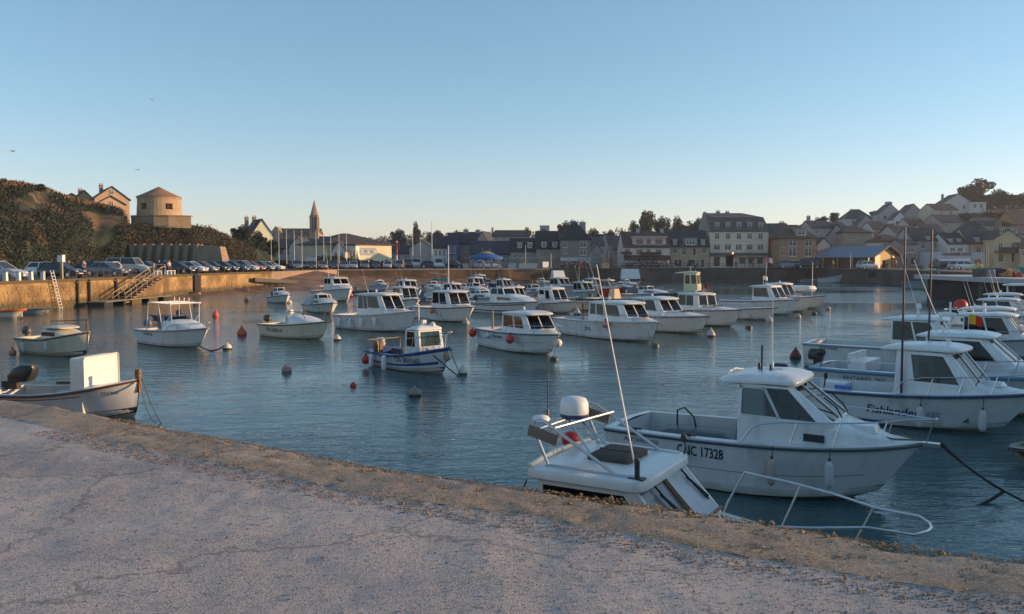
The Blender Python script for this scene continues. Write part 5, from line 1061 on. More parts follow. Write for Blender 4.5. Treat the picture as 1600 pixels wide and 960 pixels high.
f = thing('fender', 'red ball fender on the dark red windowed boat', 'fender', atd(1584, 529, 34.5)); m = MB(); m.ball((0, 0, 0), .17, 12); m.build('fender_body', MT['rubber'], f, smooth=60, color=RED); m = MB(); m.tube([(0, 0, .16), (.1, .3, .4)], .015, 5); m.build('fender_line', MT['dark'], f)
# ------------------------------------------------------------------ buildings
WINM = {}
def window_mesh(w_, h_, kind):
    k = (round(w_, 1), round(h_, 1), kind)
    if k in WINM: return WINM[k]
    w_, h_ = k[0], k[1]; m = MB(); t = max(.07, w_ * .07)
    m.box((0, .06, h_ / 2), (w_ - .02, .03, h_ - .02), mi=1)
    for x in (-w_ / 2 + t / 2, w_ / 2 - t / 2): m.box((x, .02, h_ / 2), (t, .09, h_))
    for z in (t / 2, h_ - t / 2): m.box((0, .02, z), (w_ - 2 * t, .09, t))
    if kind != 'shop':
        nb = 1 if w_ < 1.7 else 2
        for i in range(nb): m.box(((i + 1) * w_ / (nb + 1) - w_ / 2, .03, h_ / 2), (t * 1.1, .07, h_ - 2 * t))
        m.box((0, .035, h_ * .66), (w_ - 2 * t, .05, t * .7))
    m.box((0, -.06, -.05), (w_ + .16, .2, .08))
    if kind == 'shut':
        for s in (-1, 1): m.box((s * (w_ / 2 + w_ * .25 + .03), -.035, h_ / 2), (w_ * .5, .05, h_), mi=2)
    if kind == 'closed': m.box((0, -.005, h_ / 2), (w_ - .1, .05, h_ - .1), mi=2)
    me = m.mesh('window', [MT['frame'], MT['farglass'], MT['paint']]); WINM[k] = me; return me
def house(label, px0, px1, yb, ye, yr, d, wall=(.42, .40, .36), roof=(.045, .05, .06), typ='gx', rot=0, D=None, wins=(), dorm=(), chim=(), shut=(.2, .1, .08), name='house', found=3.0, gw=(), side=(), hipk=.3, lift=None, oh=.3, pots=2, cat='house', zb=None):
    a = radians(rot); k = d / F; W = (px1 - px0) * k / max(.3, abs(cos(a))); cx = xat((px0 + px1) / 2, d); z0 = zat(yb, d) if zb is None else zb
    H = zat(ye, d) - z0; R = zat(yr, d) - z0; D = D or max(5.5, min(10, W * .8))
    root = thing(name, label, cat, (cx, d, z0), a); hw = W / 2
    m = MB()
    # wins: (px, py_top, py_bottom, px_width, kind); facade holes
    q = []
    for (wx, wy0, wy1, ww, kd) in wins:
        u = (xat(wx, d) - cx) / cos(a) / W + .5; z1, z2 = zat(wy1, d) - z0, zat(wy0, d) - z0; du = ww * k / cos(a) / W / 2
        q.append((max(.01, u - du), min(.99, u + du), max(.03, (z1 + found) / (H + found)), min(.985, (z2 + found) / (H + found)), kd))
    holes = m.panel((-hw, 0, -found), (hw, 0, -found), (hw, 0, H), (-hw, 0, H), [w_[:4] for w_ in q], .18)
    sq = []
    for (v0, z1, z2, ww, kd) in side:     # windows in the right hand wall: fraction along, bottom, top, width
        sq.append((max(.02, v0 - ww / 2 / D), min(.98, v0 + ww / 2 / D), (z1 + found) / (H + found), (z2 + found) / (H + found), kd))
    sh = m.panel((hw, 0, -found), (hw, D, -found), (hw, D, H), (hw, 0, H), [w_[:4] for w_ in sq], .18)
    m.panel((-hw, D, -found), (-hw, 0, -found), (-hw, 0, H), (-hw, D, H), [], .18); m.panel((hw, D, -found), (-hw, D, -found), (-hw, D, H), (hw, D, H), [], .18)
    if typ == 'gx':
        for x, s in ((-hw, -1), (hw, 1)): m.add([(x, 0, H), (x, D, H), (x, D / 2, R - .06), (x - s * .18, 0, H), (x - s * .18, D, H), (x - s * .18, D / 2, R - .06)], [(0, 1, 2) if s > 0 else (2, 1, 0), (5, 4, 3) if s > 0 else (3, 4, 5), (0, 2, 5, 3), (1, 4, 5, 2)])
    if typ == 'gy':
        for y, s in ((0, -1), (D, 1)): m.add([(-hw, y, H), (hw, y, H), (0, y, R - .06), (-hw, y - s * .18, H), (hw, y - s * .18, H), (0, y - s * .18, R - .06)], [(0, 1, 2) if s < 0 else (2, 1, 0), (5, 4, 3) if s < 0 else (3, 4, 5), (0, 2, 5, 3), (1, 4, 5, 2)])
    m.build('wall', MT['wall'], root, color=tuple(min(.8, q * k_) for q, k_ in zip(wall, (1.28, 1.17, 1.12))))
    r = MB(); t = .16; o = oh
    def slab(p, nrm_up=t):     # roof plane with thickness
        n = len(p); r.add([Vector(v) for v in p] + [Vector(v) + Vector((0, 0, nrm_up)) for v in p], [list(range(n))[::-1], list(range(n, 2 * n))] + [[i, (i + 1) % n, (i + 1) % n + n, i + n] for i in range(n)])
    e = (R - H) / (D / 2) * o
    if typ == 'gx':
        slab([(-hw - .12, -o, H - e), (hw + .12, -o, H - e), (hw + .12, D / 2, R), (-hw - .12, D / 2, R)]); slab([(hw + .12, D + o, H - e), (-hw - .12, D + o, H - e), (-hw - .12, D / 2 + .003, R), (hw + .12, D / 2 + .003, R)])
    elif typ == 'gy':
        e = (R - H) / hw * o
        slab([(-hw - o, -.2, H - e), (0, -.2, R), (0, D + .2, R), (-hw - o, D + .2, H - e)][::-1]); slab([(hw + o, -.2, H - e), (hw + o, D + .2, H - e), (.003, D + .2, R), (.003, -.2, R)])
    elif typ == 'hip':
        kk = hw * hipk; b = [(-hw - o, -o, H), (hw + o, -o, H), (hw + o, D + o, H), (-hw - o, D + o, H)]; x0, x1 = -hw + (hw - kk), hw - (hw - kk)
        r.add(b + [(x0, D / 2, R), (x1, D / 2, R)] + [(x, y, H - .18) for x, y, _ in b], [(0, 1, 5, 4), (1, 2, 5), (2, 3, 4, 5), (3, 0, 4), (0, 6, 7, 1), (1, 7, 8, 2), (2, 8, 9, 3), (3, 9, 6, 0), (9, 8, 7, 6)])
    elif typ == 'mans':        # steep lower slope, hipped flat top
        zs_ = H + (R - H) * .72; i_ = .9; tt = [(-hw + .25, i_, zs_), (hw - i_, i_, zs_), (hw - i_, D - i_, zs_), (-hw + .25, D - i_, zs_)]; b = [(-hw - .1, -.22, H), (hw + .22, -.22, H), (hw + .22, D + .2, H), (-hw - .1, D + .2, H)]
        top = [(-hw + .3, D / 2 - .4, R), (hw * .30, D / 2 - .4, R), (hw * .30, D / 2 + .4, R), (-hw + .3, D / 2 + .4, R)]
        r.loft([[(x, y, z - .2) for x, y, z in b], b, tt, top])
        m2 = MB(); m2.hexa([(-hw - .1, 0, H), (-hw + .3, 0, H), (-hw + .3, D, H), (-hw - .1, D, H), (-hw - .1, D / 2 - .6, R + .25), (-hw + .3, D / 2 - .6, R + .25), (-hw + .3, D / 2 + .6, R + .25), (-hw - .1, D / 2 + .6, R + .25)]); m2.build('gable_wall', MT['wall'], root, color=(.25, .24, .22))
    else: slab([(-hw - .1, -.1, H), (hw + .1, -.1, H), (hw + .1, D + .1, H), (-hw - .1, D + .1, H)], .3)
    rf = r.build('roof', MT['roof'], root, color=roof)
    for (cq, nn), w_ in zip(holes, q):
        if w_[4] == 'none': continue
        ww = (cq[1] - cq[0]).length; hh = (cq[3] - cq[0]).length
        link('window', window_mesh(ww, hh, w_[4]), root, shut, loc=(cq[0].lerp(cq[1], .5)) - nn * .08)
    for (cq, nn), w_ in zip(sh, sq):
        link('window', window_mesh((cq[1] - cq[0]).length, (cq[3] - cq[0]).length, w_[4]), root, shut, loc=(cq[0].lerp(cq[1], .5)) - nn * .08, rz=pi / 2)
    for gx, gz, gwid, gh in gw: link('window', window_mesh(gwid, gh, 'cas'), root, shut, loc=(gx, -.05, gz))
    for (wx, wy0, wy1, ww, cc) in dorm:
        x = (xat(wx, d) - cx) / cos(a); z1, z2 = zat(wy1, d) - z0, zat(wy0, d) - z0; w_ = ww * k; h_ = z2 - z1; m = MB(); y0 = max(.05, (z1 - H) / max(.5, R - H) * D / 2 * (.45 if typ == 'mans' else 1) - .1)
        dp = min(D * .4, D / 2 - y0 + .1); m.box((x, y0 + dp / 2 + .1, z1 + h_ * .45), (w_, dp, h_ * .9)); m.add([(x - w_ / 2 - .1, y0 - .05, z2 - h_ * .1), (x + w_ / 2 + .1, y0 - .05, z2 - h_ * .1), (x + w_ / 2 + .1, y0 + dp, z2 - h_ * .1 + .12), (x - w_ / 2 - .1, y0 + dp, z2 - h_ * .1 + .12), (x - w_ / 2 - .1, y0 - .05, z2), (x + w_ / 2 + .1, y0 - .05, z2), (x + w_ / 2 + .1, y0 + dp, z2 + .12), (x - w_ / 2 - .1, y0 + dp, z2 + .12)], [(3, 2, 1, 0), (4, 5, 6, 7), (0, 1, 5, 4), (1, 2, 6, 5), (2, 3, 7, 6), (3, 0, 4, 7)])
        dm = m.build('dormer', MT['wall'], root, color=cc)
        nwin = max(1, int(w_ / 2.2 + .5))
        for i in range(nwin): link('window', window_mesh(w_ / nwin * .68, h_ * .66, 'cas'), dm, shut, loc=(x - w_ / 2 + w_ * (i + .5) / nwin, y0 + .02, z1 + h_ * .1))
    for (wx, wy0, wy1, ww, cc) in chim:
        x = (xat(wx, d) - cx) / cos(a); z1, z2 = zat(wy1, d) - z0 - 1.0, zat(wy0, d) - z0; m = MB(); m.box((x, D / 2, (z1 + z2) / 2), (ww * k, .8, z2 - z1)); m.box((x, D / 2, z2 + .05), (ww * k + .15, .95, .1))
        for i in range(pots): m.lathe((x + (i - (pots - 1) / 2) * .4, D / 2, z2 + .1), [(.11, 0), (.09, .35)], 6)
        m.build('chimney', MT['wall'], rf, color=cc)
    return root
C_ = 'cas'
def grid(xs, rows, w_, kind=C_): return [(x, y0, y1, w_, kind) for y0, y1 in rows for x in xs]
SL = (.05, .055, .065); BR_ = (.085, .055, .045); GR = (.30, .29, .28); CH = (.30, .22, .18)
# houses on the cliff, left
house('tan house with sunlit gable and steep slate roof on top of the cliff', 158, 198, 324, 311, 292, 150, (.46, .33, .22), SL, 'gy', rot=35, D=9, chim=((170, 288, 296, 5, CH),), gw=((0, 2.3, .7, .9), (-1.2, .2, .7, 1.0)))
house('small gabled extension in front of the tan cliff top house', 160, 192, 325, 319, 307, 143, (.50, .37, .26), SL, 'gy', rot=35, D=4.5, gw=((.1, .2, .6, 1.0),), found=2)
house('small brown roofed house left of the tan cliff top house', 124, 146, 320, 312, 298, 152, (.42, .29, .19), (.10, .06, .045), 'gy', rot=35, D=6, found=2, chim=((133, 296, 302, 6, CH),))
house('lowest little house at the left end of the cliff top row', 105, 125, 315, 310, 303, 152, (.40, .27, .17), (.11, .07, .05), 'gy', rot=35, D=6, found=2)
# round fortified tower
d_ = 140; tx = xat(251, d_); zb = zat(341, d_); tw = thing('fortress_tower', 'round stone fortress tower with conical roof on a walled terrace above the cars', 'tower', (tx, d_, zb)); R_ = 31 * d_ / F; zt = zat(308.5, d_) - zb
m = MB(); N = 36; Z = [-1.5, zt * .38, zt * .66, zt]; holes = {(1, i) for i in (24, 25, 31, 32)}
for j in range(3):
    for i in range(N):
        a0, a1 = 2 * pi * i / N, 2 * pi * (i + 1) / N; rr = [R_ * (1.06 - .06 * (z / zt)) for z in (Z[j], Z[j + 1])]
        q = [(rr[0] * cos(a0), rr[0] * sin(a0), Z[j]), (rr[0] * cos(a1), rr[0] * sin(a1), Z[j]), (rr[1] * cos(a1), rr[1] * sin(a1), Z[j + 1]), (rr[1] * cos(a0), rr[1] * sin(a0), Z[j + 1])]
        if (j, i) in holes:
            qi = [(x * .78, y * .78, z) for x, y, z in q]; m.add(q + qi, [(0, 1, 5, 4), (1, 2, 6, 5), (2, 3, 7, 6), (3, 0, 4, 7)]); m.add(qi, [(0, 1, 2, 3)], 1)
        else: m.add(q, [(0, 1, 2, 3)])
m.build('tower_wall', [MT['tower'], MT['black']], tw, smooth=30)
m = MB(); m.lathe((0, 0, zt), [(R_ * 1.05, -.1), (R_ * 1.07, 0), (R_ * .5, zat(300, d_) - zat(308.5, d_)), (.05, zat(292, d_) - zat(308.5, d_))], 36); m.build('tower_roof', MT['roof'], tw, smooth=30, color=(.34, .18, .095))
m = MB(); m.lathe((0, 0, zt), [(R_ * 1.0, -.35), (R_ * 1.04, -.3), (R_ * 1.04, -.1), (R_, -.08)], 36); m.build('cornice', MT['tower'], tw, smooth=30)
tr_ = thing('terrace_wall', 'stone terrace retaining wall under the round fortress tower', 'wall', (xat(251, 131), 131, 0)); tx = xat(251, 131); xa, xb = xat(202, 131) - tx, xat(300, 131) - tx
m = MB(); m.prism([(xa, 1), (xa + 1, -.6), (xa + 4, -1.6), (0, -2.2), (xb - 3, -1.6), (xb, 0), (xb - 6.6, 15), (xa, 15)], zat(357, 131), zat(338.5, 131)); m.build('masonry', MT['tower'], tr_)
m = MB(); m.prism([(xa - .1, 1), (xa + .95, -.75), (xa + 4, -1.75), (0, -2.35), (xb - 3, -1.75), (xb + .1, -.1), (xb + .1, 1), (xa - .1, 1.4)], zat(338.5, 131), zat(337, 131)); m.build('parapet_coping', MT['tower'], tr_)
bt = thing('buttressed_wall', 'brown concrete retaining wall with tall buttresses behind the parked cars', 'wall', (xat(256, 119), 119, QZ)); xa, xb = xat(204, 119) - bt.location.x, xat(312, 119) - bt.location.x; H = zat(382, 119) - QZ
m = MB(); m.hexa([(xa, 0, -.2), (xb, 0, -.2), (xb, 1, -.2), (xa, 1, -.2), (xa, .6, H), (xb, .6, H), (xb, 1.6, H), (xa, 1.6, H)]); m.build('wall_panel', MT['conc'], bt)
bm = MB(); bm.hexa([(-.28, -1.5, -.2), (.28, -1.5, -.2), (.28, .3, -.2), (-.28, .3, -.2), (-.28, .1, H + .05), (.28, .1, H + .05), (.28, .9, H + .05), (-.28, .9, H + .05)]); bmm = bm.mesh('buttress', [MT['conc']])
for k in range(8): link('buttress', bmm, bt, loc=(xa + .3 + k * (xb - xa - .6) / 7.2, 0, 0))
rw = thing('ramp_slab', 'sloping concrete slab right of the buttressed wall', 'ramp', (xat(332, 119), 119, QZ)); m = MB(); xa, xb = xat(313, 119) - rw.location.x, xat(356, 119) - rw.location.x; m.hexa([(xa, -1.5, -.2), (xb, -1.5, -.2), (xb, 2, -.2), (xa, 2, -.2), (xa - .6, .2, H * .98), (xb - 1.2, .2, H * .92), (xb - 1.2, 2.5, H * .92), (xa - .6, 2.5, H * .98)]); m.build('slab', MT['conc'], rw); m = MB(); m.box((-1.5, -4.0, .55), (4.6, 1.2, 1.5), tx=.9); m.build('low_bunker', MT['conc'], rw)
# church
d_ = 380; ch = thing('church', 'stone church with tall pointed spire behind the flagpoles', 'church', (xat(462, d_), d_, QZ)); f = lambda px: xat(px, d_) - ch.location.x; g = lambda y: zat(y, d_) - QZ
CHC = (.36, .25, .165)
m = MB(); m.box((f(462), 5, g(366) / 2), (f(500) - f(425), 9, g(366))); m.box((f(430), 2, g(364) / 2), (f(441) - f(425), 8, g(364))); m.add([(f(425), -2, g(364)), (f(441), -2, g(364)), (f(433), -2, g(354)), (f(425), 8, g(364)), (f(441), 8, g(364)), (f(433), 8, g(354))], [(0, 1, 2), (5, 4, 3), (0, 2, 5, 3), (1, 4, 5, 2)]); m.build('nave_wall', MT['wall'], ch, color=CHC)
m = MB(); m.add([(f(436), 0, g(366.5)), (f(499), 0, g(366.5)), (f(499), 5, g(356.5)), (f(436), 5, g(356.5)), (f(436), 10, g(366.5)), (f(499), 10, g(366.5))], [(0, 1, 2, 3), (3, 2, 5, 4), (0, 3, 4), (1, 5, 2), (0, 4, 5, 1)]); m.build('nave_roof', MT['roof'], ch, color=(.10, .075, .065))
for k in range(6): m = MB(); m.box((f(446 + 9 * k), .45, g(374)), (1.1, .5, 4.2)); m.build('arched_window', MT['farglass'], ch)
tt = MB(); w_ = f(498.5) - f(486); x = f(492.3); Z = [0, g(364), g(340), g(337)]
tt.box((x, 0, g(364) / 2), (w_ * 1.08, w_ * 1.08, g(364)))
for sx in (-1, 1):
    for sy in (-1, 1): tt.box((x + sx * w_ * .39, sy * w_ * .39, (g(364) + g(340)) / 2), (w_ * .22, w_ * .22, g(340) - g(364)))
for s in (-1, 1): tt.box((x, s * w_ * .42, (g(364) + g(340)) / 2), (w_ * .16, w_ * .12, g(340) - g(364))); tt.box((x + s * w_ * .42, 0, (g(364) + g(340)) / 2), (w_ * .12, w_ * .16, g(340) - g(364)))
tt.box((x, 0, (g(364) + g(340)) / 2), (w_ * .5, w_ * .5, g(340) - g(364)), mi=1); tt.box((x, 0, g(338.5)), (w_ * 1.04, w_ * 1.04, g(337) - g(340)))
tt.build('bell_tower', [MT['wall'], MT['black']], ch, color=CHC)
m = MB(); m.lathe((x, 0, g(337)), [(w_ * .54, 0), (.08, g(313) - g(337)), (.05, g(310) - g(337))], 8); sp = m.build('spire', MT['wall'], ch, color=(.33, .22, .16))
# left middle
house('white gabled house with sunlit wall beside the dark trees', 397, 424, 398, 366, 343, 168, (.72, .66, .50), SL, 'gy', rot=32, D=7, chim=((396, 340, 352, 5, CH), (406, 339, 350, 5, CH)))
house('low house with blue slate roof behind the left flagpoles', 432, 500, 408, 388, 374, 205, (.40, .38, .36), SL, 'gx', wins=grid((440, 452, 488), ((391, 398),), 6))
house('grey gable fronted house between the flagpoles', 452, 478, 408, 386, 371, 196, (.50, .48, .44), SL, 'gy', D=9)
house('long slate roofed house right of the church', 496, 530, 406, 384, 370, 210, (.35, .33, .31), SL, 'gx')
r_m = house('exhibition hall with hipped slate roof and bright cream end wall facing the sun', 519, 606, 416, 381.5, 364, 164, (.68, .62, .46), (.075, .06, .055), 'hip', rot=42, D=11.5, hipk=.1, name='exhibition_hall', cat='building', found=.5, oh=.5)
m = MB(); m.box((0, 0, 0), (4.6, .1, 1.5)); o = m.build('mural_panel', MT['paint'], r_m, color=(.30, .36, .42)); o.location = (r_m.scale.x * 1.6, -.08, 3.0)
for k in range(6): m = MB(); m.prism([(-.3, -.3), (.3, -.25), (.26, .12), (.05, .3), (-.2, .18)][:5 - k % 2], 0, .03); q = m.build('mural_shape', MT['paint'], o, color=(.55, .55, .52) if k % 2 else (.12, .16, .22)); q.rotation_euler = (pi / 2, 0, 0); q.location = (-1.9 + k * .75, -.05, .1 * (k % 3) - .1)
house('small white gabled house in front of the exhibition hall', 519, 540, 415, 391, 378, 158, (.62, .60, .55), SL, 'gy', D=6, wins=((525, 395, 403, 5, C_), (534, 395, 403, 5, C_)))
house('white end wall with windows beside the exhibition hall', 538, 556, 415, 384, 380, 160, (.60, .58, .52), SL, 'flat', D=5, wins=grid((542, 548, 553), ((392, 402),), 4))
house('low grey house right of the exhibition hall', 606, 642, 414, 396, 384, 200, (.40, .39, .38), SL, 'gx', wins=grid((614, 624, 634), ((400, 406),), 4))
house('grey gabled house behind the boat masts', 640, 676, 414, 388, 376, 195, (.42, .40, .37), (.06, .05, .05), 'gy', D=10)
house('white and blue shuttered house at the harbour corner', 676, 699, 416, 387, 370, 182, (.62, .63, .66), SL, 'gx', wins=grid((681, 687.5, 694), ((391, 400), (404, 413)), 3.4, 'shut'), shut=(.04, .10, .32))
house('blue fronted house with slate roof between white and grey houses', 699, 715, 416, 380, 364, 180, (.06, .13, .26), SL, 'gx', wins=grid((703, 710), ((384, 396), (400, 412)), 4))
house('grey rendered gable house with two chimneys right of the blue one', 713, 762, 416, 381, 363, 184, (.34, .32, .28), SL, 'gx', wins=grid((720, 731), ((386, 394), (400, 408)), 5), chim=((727, 359, 366, 8, GR), (746, 360, 367, 8, GR)))
house('beige gabled house end with little light window behind the carousel', 742, 764, 416, 380, 362, 178, (.36, .33, .29), SL, 'gy', rot=-10, D=8, wins=((751, 384, 390, 4, C_),))
house('low dark slate roofed houses behind the blue carousel', 734, 800, 417, 397, 377, 172, (.33, .32, .31), (.04, .05, .075), 'gx', wins=grid((745, 757, 770, 786), ((401, 411),), 6))
house('long upper building with wide dark roof behind the lower roofs', 768, 824, 414, 369, 359, 215, (.30, .29, .27), (.04, .042, .05), 'hip', hipk=.8, wins=grid((776, 787, 798, 809), ((370.5, 375),), 4), chim=((769, 357, 364, 3, GR),))
house('grey house with two white dormers in a steep slate roof', 797, 838, 419, 392, 373, 168, (.27, .26, .25), (.035, .037, .045), 'gx', wins=grid((805, 814, 825), ((396, 403),), 5.5), dorm=((812, 379, 388, 8, (.5, .49, .47)), (828, 379, 388, 8, (.5, .49, .47))))
house('dark mansard roofed house with two dormers next to the corner house', 838, 875, 419, 388, 361, 167, (.28, .26, .23), (.04, .036, .036), 'gx', D=9, wins=((847, 394, 402, 5, C_), (862, 394, 402, 5, C_)), dorm=((850, 378, 387, 8, (.5, .49, .47)), (867, 378, 387, 8, (.42, .42, .42))))
house('pale gable with flat topped chimney behind the mansard house', 832, 866, 416, 370, 359, 188, (.38, .37, .35), SL, 'gy', D=9, chim=((852, 352, 362, 15, (.42, .41, .4)),), pots=0)
house('tall dark corner house with pyramid slate roof and big chimneys', 876, 922, 419, 374, 344, 164, (.19, .18, .165), (.035, .038, .045), 'hip', hipk=.05, D=7, wins=[(883, 377, 387, 7, C_), (911, 377, 387, 10, C_), (883, 390, 396, 6, C_), (911, 390, 399, 10, C_), (884, 405, 417, 10, 'shop'), (898, 405, 417, 9, 'shop'), (911, 405, 417, 10, 'shop')], chim=((896, 345, 354, 6, GR), (903, 347, 354, 4, GR), (912, 347, 372, 10, GR)))
aw = thing('cafe_awning', 'long pale cafe awning along the dark corner house', 'awning', (xat(898, 163), 163, zat(404, 163))); m = MB(); w_ = 46 * 163 / F; m.hexa([(-w_ / 2, -1.8, -.35), (w_ / 2, -1.8, -.35), (w_ / 2, .6, .15), (-w_ / 2, .6, .15), (-w_ / 2, -1.8, -.28), (w_ / 2, -1.8, -.28), (w_ / 2, .6, .22), (-w_ / 2, .6, .22)]); m.box((0, -1.83, -.45), (w_, .04, .35)); m.build('canvas', MT['cloth'], aw, color=(.42, .41, .39))
for i, (a, b, ye, yr, dd, cc, tp, lab) in enumerate(((922, 944, 384, 371, 200, (.32, .33, .34), 'gx', 'grey blue house just right of the dark corner house'), (936, 956, 378, 366, 215, (.36, .37, .38), 'gy', 'narrow grey gable second from the dark corner house'), (950, 974, 382, 369, 205, (.30, .30, .30), 'gx', 'dark slate roofed house just left of the pink hotel'), (924, 940, 392, 382, 186, (.38, .36, .34), 'gy', 'low pale gable at the foot of the lane'), (958, 974, 390, 378, 184, (.30, .28, .26), 'gx', 'small brown house tucked beside the pink hotel'))):
    house(lab, a, b, 417, ye, yr, dd, cc, SL, tp, D=8, wins=grid((lerp(a, b, .3), lerp(a, b, .7)), ((ye + 4, ye + 10),), 4))
house('pale pink hotel with long flat dormer and dark red awnings', 974, 1046, 419, 386, 362, 166, (.72, .55, .48), (.13, .07, .055), 'gx', D=9, wins=[(980, 390, 398, 8, 'closed'), (999, 390, 398, 10, 'closed'), (1013, 390, 398, 7, 'closed'), (1029, 390, 399, 9, C_), (985, 407, 418, 14, 'shop'), (1004, 407, 418, 14, 'shop'), (1024, 407, 418, 14, 'shop')], dorm=(), chim=((1001.5, 359, 370, 4, (.5, .5, .5)), (1040, 359, 372, 4, (.5, .5, .5))), shut=(.26, .18, .14), name='hotel')
hd_ = col.objects['hotel']
for o in [o for o in col.objects if o.name.startswith('hotel')][:1]:
    k = 166 / F; m = MB(); xx = lambda p: (xat(p, 166) - xat(1010, 166)); z1, z2 = zat(384, 166) - o.location.z, zat(371, 166) - o.location.z
    hl_ = m.panel((xx(989), .5, z1), (xx(1041), .5, z1), (xx(1041), .5, z2), (xx(989), .5, z2), [(.1, .32, .15, .8), (.41, .55, .15, .8), (.67, .9, .15, .8)], .1); m.box((xx(1015), 2.55, (z1 + z2) / 2), (xx(1041) - xx(989), 3.8, z2 - z1 - .02)); m.box((xx(1015), 2.2, z2 + .1), (xx(1041) - xx(989) + .5, 4.4, .22)); dm = m.build('dormer', MT['wall'], o, color=(.72, .56, .49))
    for q, nn in hl_: link('window', window_mesh((q[1] - q[0]).length, (q[3] - q[0]).length, 'closed'), dm, (.24, .15, .12), loc=q[0].lerp(q[1], .5) - nn * .04)
    for za, w0, w1 in ((400, 974, 1046), (397.5, 970, 986), (398, 1000, 1032)):
        m = MB(); z = zat(za, 166) - o.location.z; m.hexa([(xx(w0), -2.2, z - .9), (xx(w1), -2.2, z - .9), (xx(w1), 0, z), (xx(w0), 0, z), (xx(w0), -2.2, z - .82), (xx(w1), -2.2, z - .82), (xx(w1), -.03, z + .1), (xx(w0), -.03, z + .1)]) if za == 400 else m.box(((xx(w0) + xx(w1)) / 2, -.5, z + .25), (xx(w1) - xx(w0), .8, .5)); m.build('awning', MT['cloth'], o, color=(.10, .045, .035))
house('brown stone house with three dormers and arched shop fronts', 1046, 1108, 419, 385, 360, 168, (.38, .29, .21), (.055, .055, .065), 'gx', D=9, wins=[(1055, 388, 396, 7, 'shut'), (1069, 388, 399, 7, C_), (1085, 388, 400, 5, 'shop'), (1100, 388, 396, 7, 'shut'), (1060, 405, 417, 14, 'shop'), (1080, 405, 417, 14, 'shop'), (1098, 405, 418, 5, 'shop')], dorm=((1055, 374, 383, 6, (.45, .44, .42)), (1079, 372, 384, 21, (.36, .29, .22)), (1099, 374, 383, 6, (.45, .44, .42))), shut=(.42, .40, .36))
cols5 = (1120, 1137, 1154, 1171, 1188)
house('big cream grand hotel with grey mansard roof and five dormers', 1109, 1200, 418.5, 361, 331, 170, (.72, .58, .46), (.14, .11, .10), 'mans', D=11, wins=grid(cols5, ((365, 374),), 7) + grid(cols5, ((382, 391),), 10) + [(1120, 401, 417, 11, 'shop'), (1140, 399, 417, 12, 'none'), (1160, 402, 413, 11, 'shop'), (1174, 402, 413, 11, 'shop'), (1188, 402, 413, 11, 'shop')], dorm=tuple((x, 347, 359, 8, (.45, .42, .38)) for x in cols5), chim=((1131, 329, 334, 5, GR), (1146, 330, 334, 5, GR)), name='grand_hotel', found=.5)
sg = thing('fascia_band', 'dark fascia band with cream blinds over the grand hotel ground floor', 'fascia', (xat(1154.5, 169.7), 169.7, zat(397.5, 169.7))); m = MB(); m.box((0, -.2, 0), (91 * 169.7 / F, .5, .6)); m.build('fascia', MT['paint'], sg, color=(.07, .07, .075)); m = MB(); m.box((2.2, -.8, -.45), (44 * .136, 1.4, .12)); m.build('blind', MT['cloth'], sg, color=(.6, .54, .42))
lp = thing('wall_lamp', 'small lit orange lamp over the grand hotel entrance', 'lamp', (xat(1145, 168.9), 168.9, zat(396, 168.9))); m = MB(); m.ball((0, 0, 0), .16, 10); lm = bpy.data.materials.new('lamp_glow'); lm.use_nodes = True; lm.node_tree.nodes['Principled BSDF'].inputs['Emission Color'].default_value = (1, .3, .08, 1); lm.node_tree.nodes['Principled BSDF'].inputs['Emission Strength'].default_value = 3; m.build('globe', lm, lp, smooth=60); m = MB(); m.box((0, .15, .12), (.1, .3, .1)); m.build('bracket', MT['dark'], lp)
for a, b, ye, yr, dd, cc, tp, lab in ((1199, 1214, 372, 354, 190, (.30, .31, .33), 'gx', 'narrow grey house squeezed beside the grand hotel'), (1205, 1236, 366, 349, 200, (.26, .25, .25), 'gx', 'slate roofed house peeping over the brown corner house')): house(lab, a, b, 416, ye, yr, dd, cc, SL, tp, D=8, wins=grid((lerp(a, b, .5),), ((ye + 5, ye + 11),), 4))
house('red brown corner house with tall white windows and hipped brown roof', 1217, 1275, 419, 372, 350, 165, (.36, .21, .13), (.13, .08, .06), 'hip', hipk=.35, D=9, wins=[(1238, 374, 385, 12, 'shut'), (1263, 374, 385, 11, 'shut'), (1238, 388, 401, 12, 'shut'), (1263, 388, 401, 11, 'shut'), (1224, 376, 386, 5, C_), (1224, 390, 400, 5, C_), (1240, 406, 417, 20, 'shop'), (1263, 405, 417, 18, 'shop')], dorm=((1253, 357, 369, 17, (.42, .38, .35)),), shut=(.45, .43, .39))
house('plain pale gable beside the fish shed', 1276, 1297, 419, 383, 372, 168, (.42, .40, .36), SL, 'gy', D=8)
house('beige cube house above the blue shed roof', 1318, 1361, 418, 363, 352, 188, (.32, .27, .22), (.07, .055, .05), 'hip', D=9, wins=((1330, 368, 375, 5, C_),))
house('grey gabled house left above the fish shed', 1292, 1322, 417, 368, 351, 192, (.30, .30, .30), SL, 'gy', D=9, chim=((1296, 352, 360, 5, GR),))
